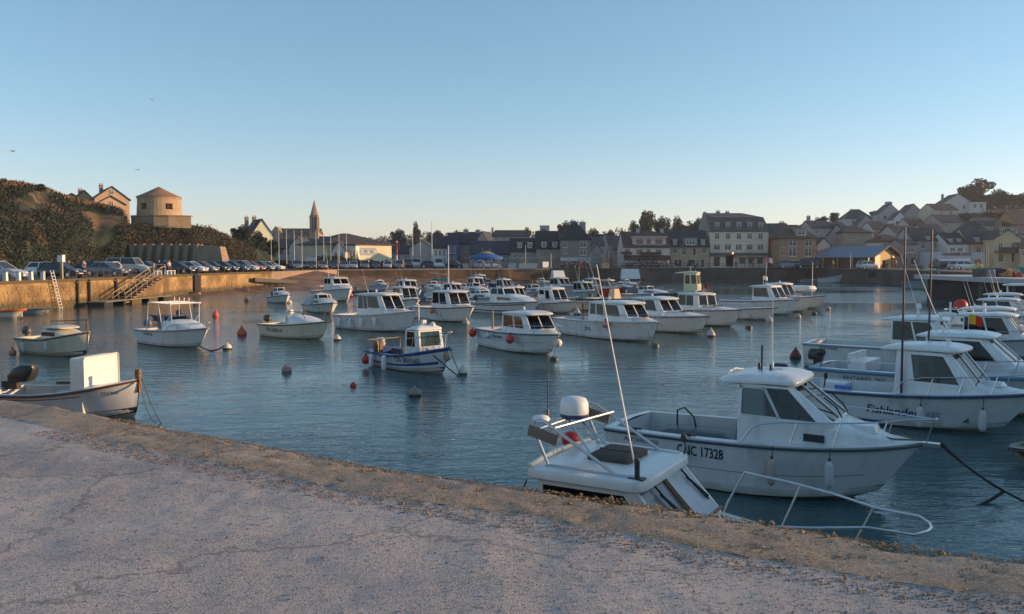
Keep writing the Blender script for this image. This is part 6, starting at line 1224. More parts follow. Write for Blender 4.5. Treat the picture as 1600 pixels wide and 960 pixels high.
# fish shed with blue roof
d_ = 156; sd_ = thing('fish_shed', 'long fish market shed with blue metal roof and orange gable end', 'shed', (xat(1366, d_), d_, QZ), radians(35)); ze, zr, zl = zat(399, d_) - QZ, zat(385, d_) - QZ, 17.5; gwd = 8.0
m = MB(); m.panel((-.0, 0, 0), (gwd, 0, 0), (gwd, 0, ze), (0, 0, ze), [(.36, .62, .02, .62)], .2); m.add([(0, 0, ze), (gwd, 0, ze), (gwd / 2, 0, zr - .1)], [(0, 1, 2)]); m.build('gable_wall', mk('lit_yellow_cladding', (.50, .30, .10), rough=.7, var=.2, stretch=(6, 6, .5)), sd_)  # yellow light on the middle of the gable is put into its colour
m = MB(); m.box((.9, -.12, ze / 2), (1.8, .1, ze)); m.box((gwd - .9, -.12, ze / 2), (1.8, .1, ze)); m.build('orange_panel', MT['paint'], sd_, color=(.46, .10, .02))
m = MB(); m.panel((0, zl, 0), (0, 0, 0), (0, 0, ze), (0, zl, ze), [(.1, .2, .1, .8), (.27, .33, .1, .85), (.5, .58, .1, .85), (.72, .78, .1, .85)], .2); m.box((gwd, zl / 2, ze / 2), (.2, zl - .2, ze)); m.build('side_wall', MT['paint'], sd_, color=(.16, .055, .035))
for k in range(6): m = MB(); m.box((-1.2, .5 + k * 3.3, ze / 2 - .2), (.22, .22, ze - .5)); m.build('post', MT['paint'], sd_, color=(.42, .26, .1))
m = MB(); o = 1.5
for p in ([(-o, -.8, ze - .5), (gwd / 2, -.8, zr), (gwd / 2, zl, zr), (-o, zl, ze - .5)][::-1], [(gwd + .6, -.8, ze - .2), (gwd + .6, zl, ze - .2), (gwd / 2 + .003, zl, zr), (gwd / 2 + .003, -.8, zr)]): m.add([Vector(v) for v in p] + [Vector(v) + Vector((0, 0, .14)) for v in p], [(3, 2, 1, 0), (4, 5, 6, 7), (0, 1, 5, 4), (1, 2, 6, 5), (2, 3, 7, 6), (3, 0, 4, 7)])
m.build('roof', mk('blue_metal_roof', (.15, .19, .26), rough=.5, var=.12, stretch=(.3, 6, 1)), sd_)
m = MB(); m.tube([(-o, -.85, ze - .42), (gwd / 2, -.85, zr + .1), (gwd + .6, -.85, ze - .1)], .13, 4); m.build('barge_board', MT['tan'], sd_)
# right hand quay front
house('white house with pink tinge and red chimney behind the shed gable', 1375, 1412, 418, 377, 366, 172, (.52, .46, .44), (.10, .06, .05), 'hip', D=7, wins=grid((1383, 1402), ((381, 388), (394, 402)), 6), chim=((1379, 364, 374, 4, (.45, .12, .07)),))
house('pinkish stone house with wide pale window right of the shed', 1410, 1433, 418, 382, 374, 166, (.33, .25, .22), SL, 'gx', D=7, wins=((1421, 384, 395, 13, C_), (1415, 403, 416, 7, 'shop'), (1427, 403, 414, 8, 'shop')))
house('grey rendered house with one dormer and twin pale windows', 1426, 1474, 418, 376, 356, 174, (.30, .31, .32), (.04, .042, .05), 'gx', D=9, wins=((1442, 379, 389, 8, C_), (1463, 379, 388, 6, C_), (1442, 404, 416, 10, 'shop')), dorm=((1450, 369, 375, 6, (.4, .4, .4)),), found=.5)
house('white fronted house with two small dormers above the quay sign', 1480, 1514, 418, 381, 364, 170, (.60, .57, .52), (.045, .045, .05), 'gx', D=8, wins=grid((1488, 1500), ((387, 393),), 7, 'shut') + [(1510, 388, 392, 4, C_)], dorm=((1487, 373, 379, 5, (.62, .58, .46)), (1500, 373, 379, 5, (.55, .52, .46))), shut=(.18, .12, .12))
house('white gable end left of the white dormer house', 1466, 1482, 418, 380, 364, 176, (.52, .53, .55), SL, 'gy', D=8)
house('tan house with single dormer right of the white dormer house', 1513, 1541, 418, 380, 356, 170, (.46, .34, .20), SL, 'gx', D=8, wins=((1519, 386, 392, 4, 'shut'), (1529, 386, 395, 7, 'shut')), dorm=((1528, 371, 378, 6, (.5, .46, .42)),), shut=(.2, .12, .13))
sh_ = thing('quay_restaurant', 'low white restaurant front with dark red lettering and striped awning', 'restaurant', (xat(1497, 160), 160, QZ)); w_ = 84 * 160 / F
m = MB(); zt = zat(394, 160) - QZ; m.panel((-w_ / 2, 0, 0), (w_ / 2, 0, 0), (w_ / 2, 0, zt), (-w_ / 2, 0, zt), [(.10, .45, .05, .48), (.50, .60, .05, .48), (.84, .93, .05, .55)], .3); m.box((0, 2.4, zt / 2), (w_ - .1, 4, zt - .05)); m.build('front_wall', MT['wall'], sh_, color=(.52, .51, .50))
m = MB(); zt2 = zat(404, 160) - QZ; m.hexa([(-w_ * .46, -2.4, zt2 - .5), (w_ * .1, -2.4, zt2 - .5), (w_ * .22, -.02, zt2), (-w_ * .42, -.02, zt2), (-w_ * .46, -2.4, zt2 - .42), (w_ * .1, -2.4, zt2 - .42), (w_ * .22, -.02, zt2 + .1), (-w_ * .42, -.02, zt2 + .1)]); m.build('awning', MT['cloth'], sh_, color=(.45, .46, .52)); m = MB(); m.box((w_ * .36, -.15, zt2 * .45), (1.0, .2, zt2 * .9)); m.build('red_door', MT['paint'], sh_, color=(.42, .09, .05))
me = text_mesh('ORGANISLAADE', 1.05, thick=.04); me.materials.clear(); me.materials.append(MT['paint']); q = link('sign_lettering', me, sh_, (.22, .03, .05)); q.rotation_euler = (pi / 2, 0, 0); q.location = (-.35, -.08, zat(397.6, 160) - QZ); q.scale = (2.95 / max(v.co.x for v in me.vertices), .8, 1)
house('cream gabled house with brick chimney and iron balcony at the right', 1553, 1594, 418, 373, 360, 166, (.52, .43, .27), (.06, .05, .05), 'gy', D=9, wins=[(1563, 380, 389, 7, 'shut'), (1584, 380, 389, 7, 'shut'), (1564, 396, 410, 9, 'shop'), (1585, 396, 410, 9, 'shop')], gw=((-1.2, 7.0, 1.0, 1.1), (1.2, 7.0, 1.0, 1.1)), chim=((1579, 345, 368, 7, (.32, .20, .15)),), shut=(.22, .14, .12))
m = MB(); rt = [o for o in col.objects if o.get('label', '').startswith('cream gabled house with brick')][0]; m.box((0, -.7, zat(394, 166) - rt.location.z), (5.2, 1.4, .12)); m.box((0, -1.35, zat(394, 166) - rt.location.z + .5), (5.2, .05, .9)); m.build('balcony', MT['dark'], rt)
house('grey gabled side house left of the cream gabled house', 1536, 1556, 418, 374, 358, 178, (.24, .21, .19), SL, 'gx', D=9); house('yellow house cut off by the right edge of the picture', 1594, 1630, 418, 388, 372, 164, (.48, .40, .25), SL, 'gx', D=8, wins=((1600, 392, 400, 6, C_), (1614, 392, 400, 6, C_)))
# hillside village
HV = [(1266, 1300, 356, 345, 192, (.30, .30, .30), SL, 'gx', 'slate roofed house with one chimney at the left of the hillside', ((1271, 338, 350, 4, GR),)),
 (1320, 1360, 341, 326, 285, (.40, .40, .40), SL, 'hip', 'pale hipped house on the skyline above the brown corner house', ((1334, 327, 334, 4, GR),)), (1338, 1366, 352, 336, 240, (.32, .31, .30), SL, 'gy', 'grey gable below the hipped skyline house', ()),
 (1372, 1405, 334, 319, 290, (.40, .40, .39), SL, 'gy', 'grey skyline gable with a cluster of chimney pots', ((1391, 315, 326, 10, GR),)), (1395, 1414, 342, 331, 262, (.55, .57, .60), SL, 'gy', 'small bright white gable on the hillside', ()), (1406, 1444, 338, 319, 282, (.30, .29, .27), (.07, .065, .065), 'gy', 'dark skyline gable left of the big white villa', ()),
 (1457, 1496, 328, 318, 262, (.46, .40, .30), (.055, .045, .05), 'gx', 'beige hillside house in front of the big white villa', ()), (1472, 1516, 318, 303, 300, (.52, .50, .48), SL, 'gy', 'big white gabled villa on the hilltop beside the trees', ((1478, 303, 312, 3, GR),)), (1514, 1537, 316, 314, 297, (.50, .50, .50), SL, 'flat', 'flat roofed white annex of the hilltop villa', ()),
 (1466, 1506, 347, 335, 232, (.30, .28, .26), SL, 'gx', 'dark roofed house with skylight below the beige hillside house', ()), (1418, 1446, 352, 341, 235, (.34, .33, .31), (.08, .055, .05), 'gx', 'brown roofed hillside house above the grey dormer house', ()), (1400, 1460, 367, 353, 205, (.36, .34, .31), SL, 'gx', 'long slate roofed terrace behind the grey dormer house', ((1462, 352, 360, 6, CH),)),
 (1442, 1476, 364, 350, 200, (.34, .32, .30), SL, 'gx', 'slate roof with red brick chimney behind the white gable end', ((1467, 352, 362, 6, (.3, .1, .07)),)), (1504, 1540, 362, 344, 212, (.30, .29, .28), (.04, .045, .06), 'hip', 'dark hipped roof house behind the tan house', ()), (1528, 1566, 352, 340, 236, (.33, .30, .27), SL, 'gx', 'low hillside house between the hedges on the right', ()),
 (1584, 1640, 350, 330, 232, (.36, .17, .08), (.08, .05, .04), 'gx', 'orange brick house on the right edge of the hillside', ()), (1580, 1640, 366, 354, 196, (.36, .32, .27), SL, 'gx', 'slate roofed house behind the cream gabled house', ()), (1362, 1384, 358, 346, 225, (.42, .41, .40), SL, 'gx', 'small pale house right of the beige cube house', ()), (1384, 1404, 362, 350, 215, (.34, .32, .30), (.09, .055, .045), 'gy', 'little brown roofed gable above the shed ridge', ()),
 (1300, 1324, 358, 347, 215, (.33, .32, .31), SL, 'gx', 'slate roofed hillside house left of the grey gable', ())]
for a, b, ye, yr, dd, cc, rc, tp, lab, chm in HV:
    px = (a + b) / 2; z = hillz(px, dd + 3); house(lab, a, b, 0, ye, yr, dd, cc, rc, tp, D=max(6, min(9, (b - a) * dd / F)), chim=chm, wins=grid((lerp(a, b, .3), lerp(a, b, .7)), ((ye + 3, ye + 9),), 4.5), zb=min(z, zat(ye + 12, dd)), rot=8 if tp == 'gx' else -8)
# unseen hall added outside the picture, its height shaped to shade the near boats
fh = thing('shading_hall', 'large grey unseen hall added outside the picture to shade the near boats', 'building', (62, 20, QZ)); m = MB(); m.box((7, -9, 3.85), (14, 56, 7.7)); m.box((7.05, -19.5, 4.2), (14.1, 36, 8.4)); m.build('wall', MT['wall'], fh, color=(.4, .4, .4)); m = MB(); m.hexa([(-.2, -1.5, 7.7), (14.2, -1.5, 7.7), (14.2, 19.2, 7.7), (-.2, 19.2, 7.7), (6, -1.5, 8.3), (8, -1.5, 8.3), (8, 19.2, 8.3), (6, 19.2, 8.3)]); m.build('roof', MT['roof'], fh, color=(.2, .22, .25))
for k in range(6): m = MB(); m.box((-.06, -32 + k * 10, 1.9), (.12, 4, 3.8)); m.build('loading_door', MT['paint'], fh, color=(.12, .2, .3))
# ------------------------------------------------------------------ trees
TCACHE = {}
def crown_mesh(seed, n, tall, leaf):
    k = (seed, n, tall, leaf)
    if k in TCACHE: return TCACHE[k]
    r = random.Random(seed); m = MB(); lobes = []
    for i in range(20):
        a = r.uniform(0, 6.28); q = r.uniform(.05, .66); z = r.uniform(-.8, .72); q *= sqrt(max(.1, 1 - z * z * .9)); lobes.append((Vector((cos(a) * q, sin(a) * q, z)), r.uniform(.22, .40)))
    for _ in range(n):
        c, rad = r.choice(lobes); d = Vector((r.gauss(0, 1), r.gauss(0, 1), r.gauss(0, 1))).normalized() * rad * r.random() ** .3
        leafquad(m, c + d, leaf * r.uniform(.6, 1.3), r)
    me = m.mesh('crown', [MT['leaf']]); TCACHE[k] = me; return me
TRK = None
def trunk_mesh():
    global TRK
    if TRK: return TRK
    m = MB(); m.tube([(0, 0, -.4), (.02, 0, .3), (.0, .03, .6), (.03, 0, .85)], .055, 7, r2=.02); r = random.Random(4)
    for k in range(6):
        a = k * 1.1; z = .3 + .07 * k; m.tube([(0, 0, z), (cos(a) * .16, sin(a) * .16, z + .12), (cos(a) * .32, sin(a) * .32, z + .3)], .022, 5, r2=.008)
    TRK = m.mesh('trunk', [MT['trunk']]); return TRK
def tree(label, px, yb, yt, wpx, d, c=(.035, .05, .02), seed=1, n=3600, name='tree', group=None, low=.12, zb=None):
    z0 = zat(yb, d) if zb is None else zb; zt = zat(yt, d); H = zt - z0; W = wpx * d / F
    t = thing(name, label, 'tree' if name == 'tree' else 'shrub', (xat(px, d), d, z0), seed * 1.3, group); tr = link('trunk', trunk_mesh(), t); tr.scale = (H, H, H * .85)
    cr = link('crown', crown_mesh(seed, n, 1, .07), t, c); hh = H * (1 - low) / 2 * 1.02; cr.location = (0, 0, H * low + hh); cr.scale = (W / 2 * 1.12, W / 2 * 1.12, hh * 1.08); return t
for i, a in enumerate((('dark bushy tree at the foot of the fortress slope', 377, 404, 354, 46, 150), ('dark tree in front of the white gabled house', 402, 404, 362, 40, 156), ('low dark tree right of the white gabled house', 424, 404, 376, 36, 158), ('small rounded shrubby tree at the end of the slope', 350, 404, 366, 34, 140, (.06, .06, .02)), ('bush on the cliff skyline at the far left', 67, 300, 288, 22, 104, (.04, .05, .02)),
    ('round tree behind the grey roofs left of the masts', 622, 400, 360, 32, 300), ('tall narrow poplar behind the yacht masts', 650, 400, 348, 18, 300), ('wide dark tree right of the poplar', 682, 400, 362, 34, 310), ('tree peeping over the roofs above the blue house', 711, 400, 365, 26, 320), ('tree between the wide dark roof and the mansard house', 823, 400, 358, 22, 300), ('tree behind the tall dark corner house', 884, 400, 348, 34, 260),
    ('dark tree right of the corner house chimneys', 928, 400, 358, 34, 270), ('low tree behind the lane of grey houses', 952, 400, 361, 24, 290), ('large dark tree behind the pink hotel', 1009, 400, 332, 44, 250), ('tree left of the large tree behind the pink hotel', 989, 400, 348, 26, 255), ('bushy tree right of the large tree behind the pink hotel', 1034, 400, 341, 36, 258), ('round topped tree behind the brown dormer house', 1059, 400, 340, 32, 262), ('low tree left of the grand hotel', 1088, 400, 344, 34, 265, (.05, .055, .025)),
    ('pale bushy tree on the hillside skyline above the brown corner house', 1301, 350, 333, 26, 310, (.06, .065, .04)), ('tall dark tree on the hilltop right of the villa', 1529, 334, 282, 60, 315), ('dark hilltop tree, left half of the pair by the villa', 1514, 334, 290, 46, 312), ('lower dark tree right of the tall hilltop tree', 1560, 336, 297, 52, 318), ('bushy dark tree on the hill crest near the right edge', 1590, 336, 304, 60, 320), ('dark tree top at the right edge of the hill crest', 1618, 336, 295, 50, 316), ('tree on the hillside between the skyline gables', 1450, 346, 328, 22, 300), ('small tree left of the skyline gable cluster', 1366, 348, 330, 22, 300), ('tree behind the grand hotel roof end', 1222, 380, 347, 26, 300), ('dark tree by the skyline slate house chimney', 1284, 360, 339, 24, 320))):
    tree(*a[:6], **({'c': a[6]} if len(a) > 6 else {}), seed=1 + i % 5)
for i, (px, yb, yt, w_, d) in enumerate(((1510, 347, 333, 40, 270), (1545, 345, 331, 50, 275), (1580, 345, 330, 44, 270), (1490, 352, 340, 26, 250), (1430, 360, 346, 24, 250), (1345, 360, 345, 22, 260), (1570, 362, 347, 30, 225))):
    tree(('dark hedge below the hilltop villa', 'long hedge in the middle of the right hillside', 'hedge at the right edge of the hillside', 'bushes below the beige hillside house', 'bushes below the dark skyline gable', 'bushes beside the beige cube house', 'bushes behind the cream gabled house')[i], px, yb, yt, w_, d, (.035, .045, .02), seed=1 + i % 5, name='hedge_bush', low=-.1, n=3600)
r_ = random.Random(21); m = MB()
for _ in range(9000):
    px = r_.uniform(560, 1330); d = r_.uniform(440, 560); zt = lerp(zat(interp(BR, px), 520), 2.5, max(0, (520 - d) / 120)); cl = nz(px * .05, d * .02) ; h = max(0, 3.5 + 6 * cl)
    leafquad(m, Vector((xat(px, d), d, zt + r_.random() ** .7 * h)), r_.uniform(.4, 1.1), r_)
stuff(m.build('distant_wood', MT['leaf'], color=(.045, .05, .03)))
m = MB()
for _ in range(7000):
    px = r_.uniform(1190, 1700); d = r_.uniform(182, 335); 
    if nz(px * .03, d * .04, 6) < -.05: continue
    leafquad(m, Vector((xat(px, d), d, hillz(px, d) + abs(r_.gauss(0, .8)))), r_.uniform(.2, .55), r_)
stuff(m.build('hillside_scrub', MT['leaf'], color=(.05, .055, .028)))
hg = MB()
for _ in range(5200):
    px = r_.uniform(430, 606); d = 152 + r_.gauss(0, .6) + (px - 430) * .01; top = 1.5 + .7 * nz(px * .06, 2) + (.8 if 490 < px < 555 else 0); leafquad(hg, Vector((xat(px, d), d, QZ + r_.random() * top)), r_.uniform(.12, .3), r_)
tag(hg.build('hedge', MT['leaf'], color=(.045, .055, .022)), 'clipped dark green hedge along the back of the car park', 'hedge')
pass
# ------------------------------------------------------------------ cars
def car_proto(kind):
    root = thing('parked_car', 'x', 'car'); L, W_, H, hood, ws, rb = {'hatch': (3.9, 1.7, 1.47, .92, .62, -1.75), 'saloon': (4.3, 1.74, 1.44, .90, .55, -1.45), 'van': (4.8, 1.9, 1.95, 1.15, 1.25, -2.3), 'estate': (4.4, 1.78, 1.6, .98, .7, -2.0)}[kind]
    h = L / 2; m = MB(); R = []
    for x, w_, zb, zt in ((-h, .80, .38, .72), (-h + .06, .92, .26, .90), (-h + .5, 1, .2, hood + .05), (0, 1, .2, hood + .04), (ws + .35, 1, .2, hood), (h - .5, .97, .22, hood * .86), (h - .08, .88, .28, hood * .70), (h, .78, .36, .55)):
        y = W_ / 2 * w_; R.append([(x, -y * .94, zb), (x, -y, zb + .18), (x, -y * .99, lerp(zb, zt, .7)), (x, -y * .90, zt), (x, y * .90, zt), (x, y * .99, lerp(zb, zt, .7)), (x, y, zb + .18), (x, y * .94, zb)])
    m.loft(R); m.build('body', MT['carpaint'], root, smooth=40)
    g = MB(); yb, yt = W_ / 2 * .89, W_ / 2 * .72; fx, tx = ws + .35, ws - .45 if kind != 'van' else ws - .15; bx, btx = rb, rb + (.45 if kind == 'hatch' else .7 if kind == 'saloon' else .15)
    g.loft([[(bx, -yb, hood), (fx, -yb, hood - .02), (fx, yb, hood - .02), (bx, yb, hood)], [(btx, -yt, H - .07), (tx, -yt, H - .07), (tx, yt, H - .07), (btx, yt, H - .07)]]); g.build('window_glass', MT['farglass'], root)
    r = MB(); r.loft([[(btx - .06, -yt - .02, H - .08), (tx + .07, -yt - .02, H - .08), (tx + .07, yt + .02, H - .08), (btx - .06, yt + .02, H - .08)], [(btx, -yt + .05, H), (tx - .1, -yt + .05, H), (tx - .1, yt - .05, H), (btx, yt - .05, H)]])
    for s in (1, -1):
        r.tube([(fx, s * yb, hood), (tx, s * yt, H - .06)], .045, 4); r.tube([(bx + .02, s * yb, hood), (btx, s * yt, H - .06)], .07, 4); x = (fx + bx) / 2 - .1; r.tube([(x, s * (yb + .01), hood), (x, s * (yt + .02), H - .06)], .05, 4)
    r.build('roof_panel', MT['carpaint'], root)
    wm = MB(); wm.lathe((0, 0, 0), [(.20, -.09), (.31, -.10), (.315, 0), (.31, .10), (.20, .09)], 14, 0, 'y'); wm.lathe((0, 0, 0), [(.19, -.097), (.195, 0), (.19, .097)], 10, 1, 'y'); wme = wm.mesh('wheel', [MT['tyre'], MT['steel']])
    for x in (-h + .75, h - .8):
        for y in (-W_ / 2 + .08, W_ / 2 - .08): link('wheel', wme, root, loc=(x, y, .31))
    hm = MB(); hm.box((0, 0, 0), (.1, .34, .14)); hme = hm.mesh('headlight', [MT['lens']]); tm = MB(); tm.box((0, 0, 0), (.08, .22, .26)); tme = tm.mesh('tail_light', [MT['redlens']])
    for s in (1, -1): link('headlight', hme, root, loc=(h - .10, s * W_ * .33, .62)); link('tail_light', tme, root, loc=(-h + .05, s * W_ * .38, .78))
    p = MB(); p.box((h + .0, 0, .42), (.03, .5, .11)); p.build('number_plate', MT['white'], root)
    return root
PRO = {}
def car(kind, px, d, hd, c, label, x=None, group=None):
    loc = Vector((xat(px, d) if x is None else x, d, QZ + .004))
    if kind not in PRO:
        r = PRO[kind] = car_proto(kind); r.location = loc; r.rotation_euler = (0, 0, radians(hd)); r['label'] = label
        if group: r['group'] = group
        KIDS[r.name] = list(r.children)
        for o in r.children:
            if o.name.split('.')[0] in ('body', 'roof_panel'): o.color = (*c, 1)
        return r
    return dup(PRO[kind], loc, radians(hd), label, c, ('body', 'roof_panel'), group=group)
BK, DB, SI, WH, GY, RD, GB = (.012, .012, .014), (.02, .03, .07), (.42, .43, .45), (.68, .68, .68), (.16, .165, .17), (.22, .02, .02), (.14, .19, .25)
Gq, Gp, Gr = 'cars parked along the left quay', 'cars in the far car park', 'cars on the right quay'
car('estate', 0, 66, -4, SI, 'silver car at the far left end of the quay', -42.4, Gq); car('hatch', 0, 74, -6, BK, 'black hatchback facing the water with lit headlamps beside the white post', -41.6, Gq); car('saloon', 0, 82, -8, GY, 'grey saloon car right of the black hatchback', -41.4, Gq)
car('hatch', 74, 80, 0, WH, 'white car half hidden behind the white post', None, Gq); car('van', 199, 98, -4, (.52, .50, .44), 'cream white van behind the grey saloon', None, Gq); car('hatch', 148, 92, -5, DB, 'dark blue car behind the black hatchback', None, Gq); car('hatch', 163, 96, 180, WH, 'white car with red tail lamps behind the grey saloon', None, Gq); car('hatch', 231, 104, -5, GB, 'blue grey car behind the railings at the stair top', None, Gq); car('estate', 256, 106, -5, BK, 'black estate car behind the white benches', None, Gq)
for i, (d, k, c, lab) in enumerate(((97.5, 'hatch', BK, 'black car leading the slanted row, right of the benches'), (100.4, 'hatch', WH, 'white hatchback second in the slanted row'), (103.1, 'hatch', GY, 'dark grey car third in the slanted row'), (105.7, 'saloon', BK, 'black saloon fourth in the slanted row'), (108.2, 'hatch', DB, 'dark blue car fifth in the slanted row'), (110.7, 'saloon', DB, 'navy saloon sixth in the slanted row'), (113.2, 'estate', SI, 'silver estate seventh in the slanted row'), (115.6, 'hatch', RD, 'dark red car eighth in the slanted row'), (118.2, 'hatch', GY, 'grey car ninth in the slanted row'), (120.8, 'saloon', WH, 'white car last in the slanted row'))):
    car(k, 0, d, -9, c, lab, interp([(94, -37.8), (104, -36.5), (115, -34.5), (125, -32.4)], d) - 3.2, Gq)
for px, d, k, c, lab in ((290, 122, 'hatch', SI, 'silver car behind the slanted row, leftmost'), (312, 124, 'hatch', GB, 'blue grey car second behind the slanted row'), (332, 126, 'saloon', DB, 'dark car third behind the slanted row'), (352, 128, 'hatch', WH, 'white car fourth behind the slanted row'), (372, 130, 'hatch', BK, 'black car fifth behind the slanted row')): car(k, px, d, 172, c, lab, None, Gq)
front = ((463, GB), (485, BK), (503, GY), (521, DB), (537, GB), (552, SI), (570, GY), (588, BK), (606, SI), (624, GY)); back = ((455, DB), (470, SI), (492, GY), (512, BK), (530, DB), (546, WH), (564, BK), (582, GY), (600, GB), (618, DB), (634, BK))
for i, (px, c) in enumerate(front): car('hatch' if i % 3 else 'estate', px, 141 + i * 1.1, -70 - i * 2, c, f"{ {GB: 'blue grey', BK: 'black', GY: 'dark grey', DB: 'navy', SI: 'silver'}[c]} car in the front row of the far car park, {('first','second','third','fourth','fifth','sixth','seventh','eighth','ninth','last')[i]} from the left", None, Gp)
for i, (px, c) in enumerate(back): car('hatch' if i % 2 else 'saloon', px, 152 + i * .6, -60 if i % 2 else 115, c, f"{ {GB: 'blue grey', BK: 'black', GY: 'dark grey', DB: 'navy', SI: 'silver', WH: 'white'}[c]} car in the back row of the far car park, {('first','second','third','fourth','fifth','sixth','seventh','eighth','ninth','tenth','last')[i]} from the left", None, Gp)
car('van', 685, 160, -80, WH, 'white van facing the harbour below the white and blue house', None, Gp); car('hatch', 712, 161, -20, BK, 'dark car left of the blue carousel', None, Gp); car('hatch', 755, 157.5, 12, (.45, .5, .56), 'pale blue car in front of the blue carousel', None, Gp); car('saloon', 766, 157, 12, WH, 'white car overlapping the pale blue one by the carousel', None, Gp); car('hatch', 672, 164, 0, DB, 'navy car left of the white van', None, Gp); car('van', 648, 168, 0, (.6, .6, .58), 'boxy white van left of the shuttered house', None, Gp)
for px, d, k, hd, c, lab in ((1232, 160, 'estate', 5, GB, 'blue grey car in front of the brown corner house'), (1262, 159, 'van', 175, BK, 'dark van in front of the brown corner house'), (1356, 146, 'hatch', 10, (.5, .55, .6), 'pale car in front of the fish shed'), (1470, 140, 'hatch', 15, (.04, .07, .08), 'dark teal car below the restaurant lettering'), (1486, 142, 'hatch', 12, GB, 'blue grey car, second below the restaurant lettering'), (1500, 138, 'hatch', -30, SI, 'silver car below the restaurant red door'), (1513, 136, 'hatch', -40, WH, 'white car right of the restaurant red door')): car(k, px, d, hd, c, lab, None, Gr)
# ------------------------------------------------------------------ people
def skin_mesh(name, verts, edges, rad, mat, root=0, sub=1):
    me = bpy.data.meshes.new(name); me.from_pydata(verts, edges, []); o = bpy.data.objects.new(name, me); col.objects.link(o)
    mod = o.modifiers.new('s', 'SKIN'); sl_ = me.skin_vertices[0].data
    for i, r in enumerate(rad): sl_[i].radius = (r, r) if not hasattr(r, '__len__') else r; sl_[i].use_root = i == root
    o.modifiers.new('d', 'SUBSURF').levels = sub; dg = bpy.context.evaluated_depsgraph_get(); dg.update()
    out = bpy.data.meshes.new_from_object(o.evaluated_get(dg)); bpy.data.objects.remove(o); out.materials.clear(); out.materials.append(mat); out.name = name
    for p in out.polygons: p.use_smooth = True
    return out
def person_proto(pose):
    sit = pose == 'sit'; wk = .22 if pose == 'walk' else .04; z = .48 if sit else .92
    J = [(0, 0, z), (0, 0, z + .25), (0, 0, z + .46), (0, 0, z + .54), (.02, 0, z + .62), (.03, 0, z + .74)]; Rr = [.13, .12, .13, .055, .085, .085]; E = [(0, 1), (1, 2), (2, 3), (3, 4), (4, 5)]
    for s in (1, -1):
        f = wk * s; b = len(J)
        if sit: L = [(0, s * .10, z - .02), (.42, s * .11, z + .02), (.44, s * .11, .08), (.56, s * .11, .04)]
        else: L = [(0, s * .10, z - .05), (f * .6, s * .10, .48), (f - .05 * abs(f), s * .10, .08), (f + .14, s * .10, .04)]
        J += L; Rr += [.095, .065, .045, .035]; E += [(0, b), (b, b + 1), (b + 1, b + 2), (b + 2, b + 3)]; b = len(J)
        A = [(0, s * .19, z + .44), (-f * .5, s * .24, z + .17), (.18 - f * .4 if (sit or pose == 'walk') else .06, s * .22, z - .03 if not sit else z + .14), (.26 - f * .4 if (sit or pose == 'walk') else .08, s * .21, z - .12 if not sit else z + .15)]; J += A; Rr += [.06, .045, .034, .03]; E += [(2, b), (b, b + 1), (b + 1, b + 2), (b + 2, b + 3)]
    body = skin_mesh('body', J, E, Rr, MT['skin'])
    sh = skin_mesh('shirt', [J[0], J[1], J[2], J[10], J[11], J[18], J[19]], [(0, 1), (1, 2), (2, 3), (3, 4), (2, 5), (5, 6)], [.15, .14, .145, .08, .065, .08, .065], MT['cloth'])
    tr = skin_mesh('trousers', [J[0], J[6], J[7], J[8], J[14], J[15], J[16]], [(0, 1), (1, 2), (2, 3), (0, 4), (4, 5), (5, 6)], [.15, .11, .08, .065, .11, .08, .065], MT['cloth'])
    hr = MB(); hr.ball((.005, 0, z + .73), (.11, .10, .105), 10); hm = hr.mesh('hair', [MT['cloth']])
    hm.transform(Matrix.Translation((-.02, 0, .02)))
    t = thing('person', 'x', 'person'); bo = link('body', body, t); link('shirt', sh, t); link('trousers', tr, t); link('hair', hm, t, (.04, .025, .015)); return t
PP = {}
def person(pose, loc, hd, shirt, trs, label, group=None):
    if pose not in PP:
        t = PP[pose] = person_proto(pose); KIDS[t.name] = list(t.children); t.location = loc; t.rotation_euler = (0, 0, radians(hd)); t['label'] = label
        if group: t['group'] = group
        r = t
    else: r = dup(PP[pose], loc, radians(hd), label, group=group)
    bpy.context.view_layer.update()
    for c in [o for o in r.children]:
        if c.name.startswith('shirt'): c.color = (*shirt, 1)
        if c.name.startswith('trousers'): c.color = (*trs, 1)
    return r
pc = random.Random(5); SH = [(.5, .5, .5), (.35, .05, .05), (.05, .08, .2), (.04, .04, .05), (.5, .42, .3), (.15, .25, .3), (.45, .2, .2)]
def gp(px, d, z=QZ): return Vector((xat(px, d), d, z + .004))
person('stand', gp(264, 92), -20, (.55, .5, .5), (.05, .05, .1), 'person in pale top with red bag standing by the white benches on the quay'); person('walk', gp(131, 78.5), 150, (.05, .08, .25), (.05, .05, .06), 'person in blue walking behind the black hatchback'); person('walk', gp(107, 90), 20, (.5, .05, .12), (.3, .3, .3), 'person in pink red top in front of the dark cliff'); person('walk', gp(426, 121), 200, (.05, .06, .2), (.05, .05, .06), 'person in dark clothes at the end of the slanted car row'); person('stand', gp(248, 97), 60, (.03, .03, .04), (.03, .03, .04), 'person in black standing left of the white benches')
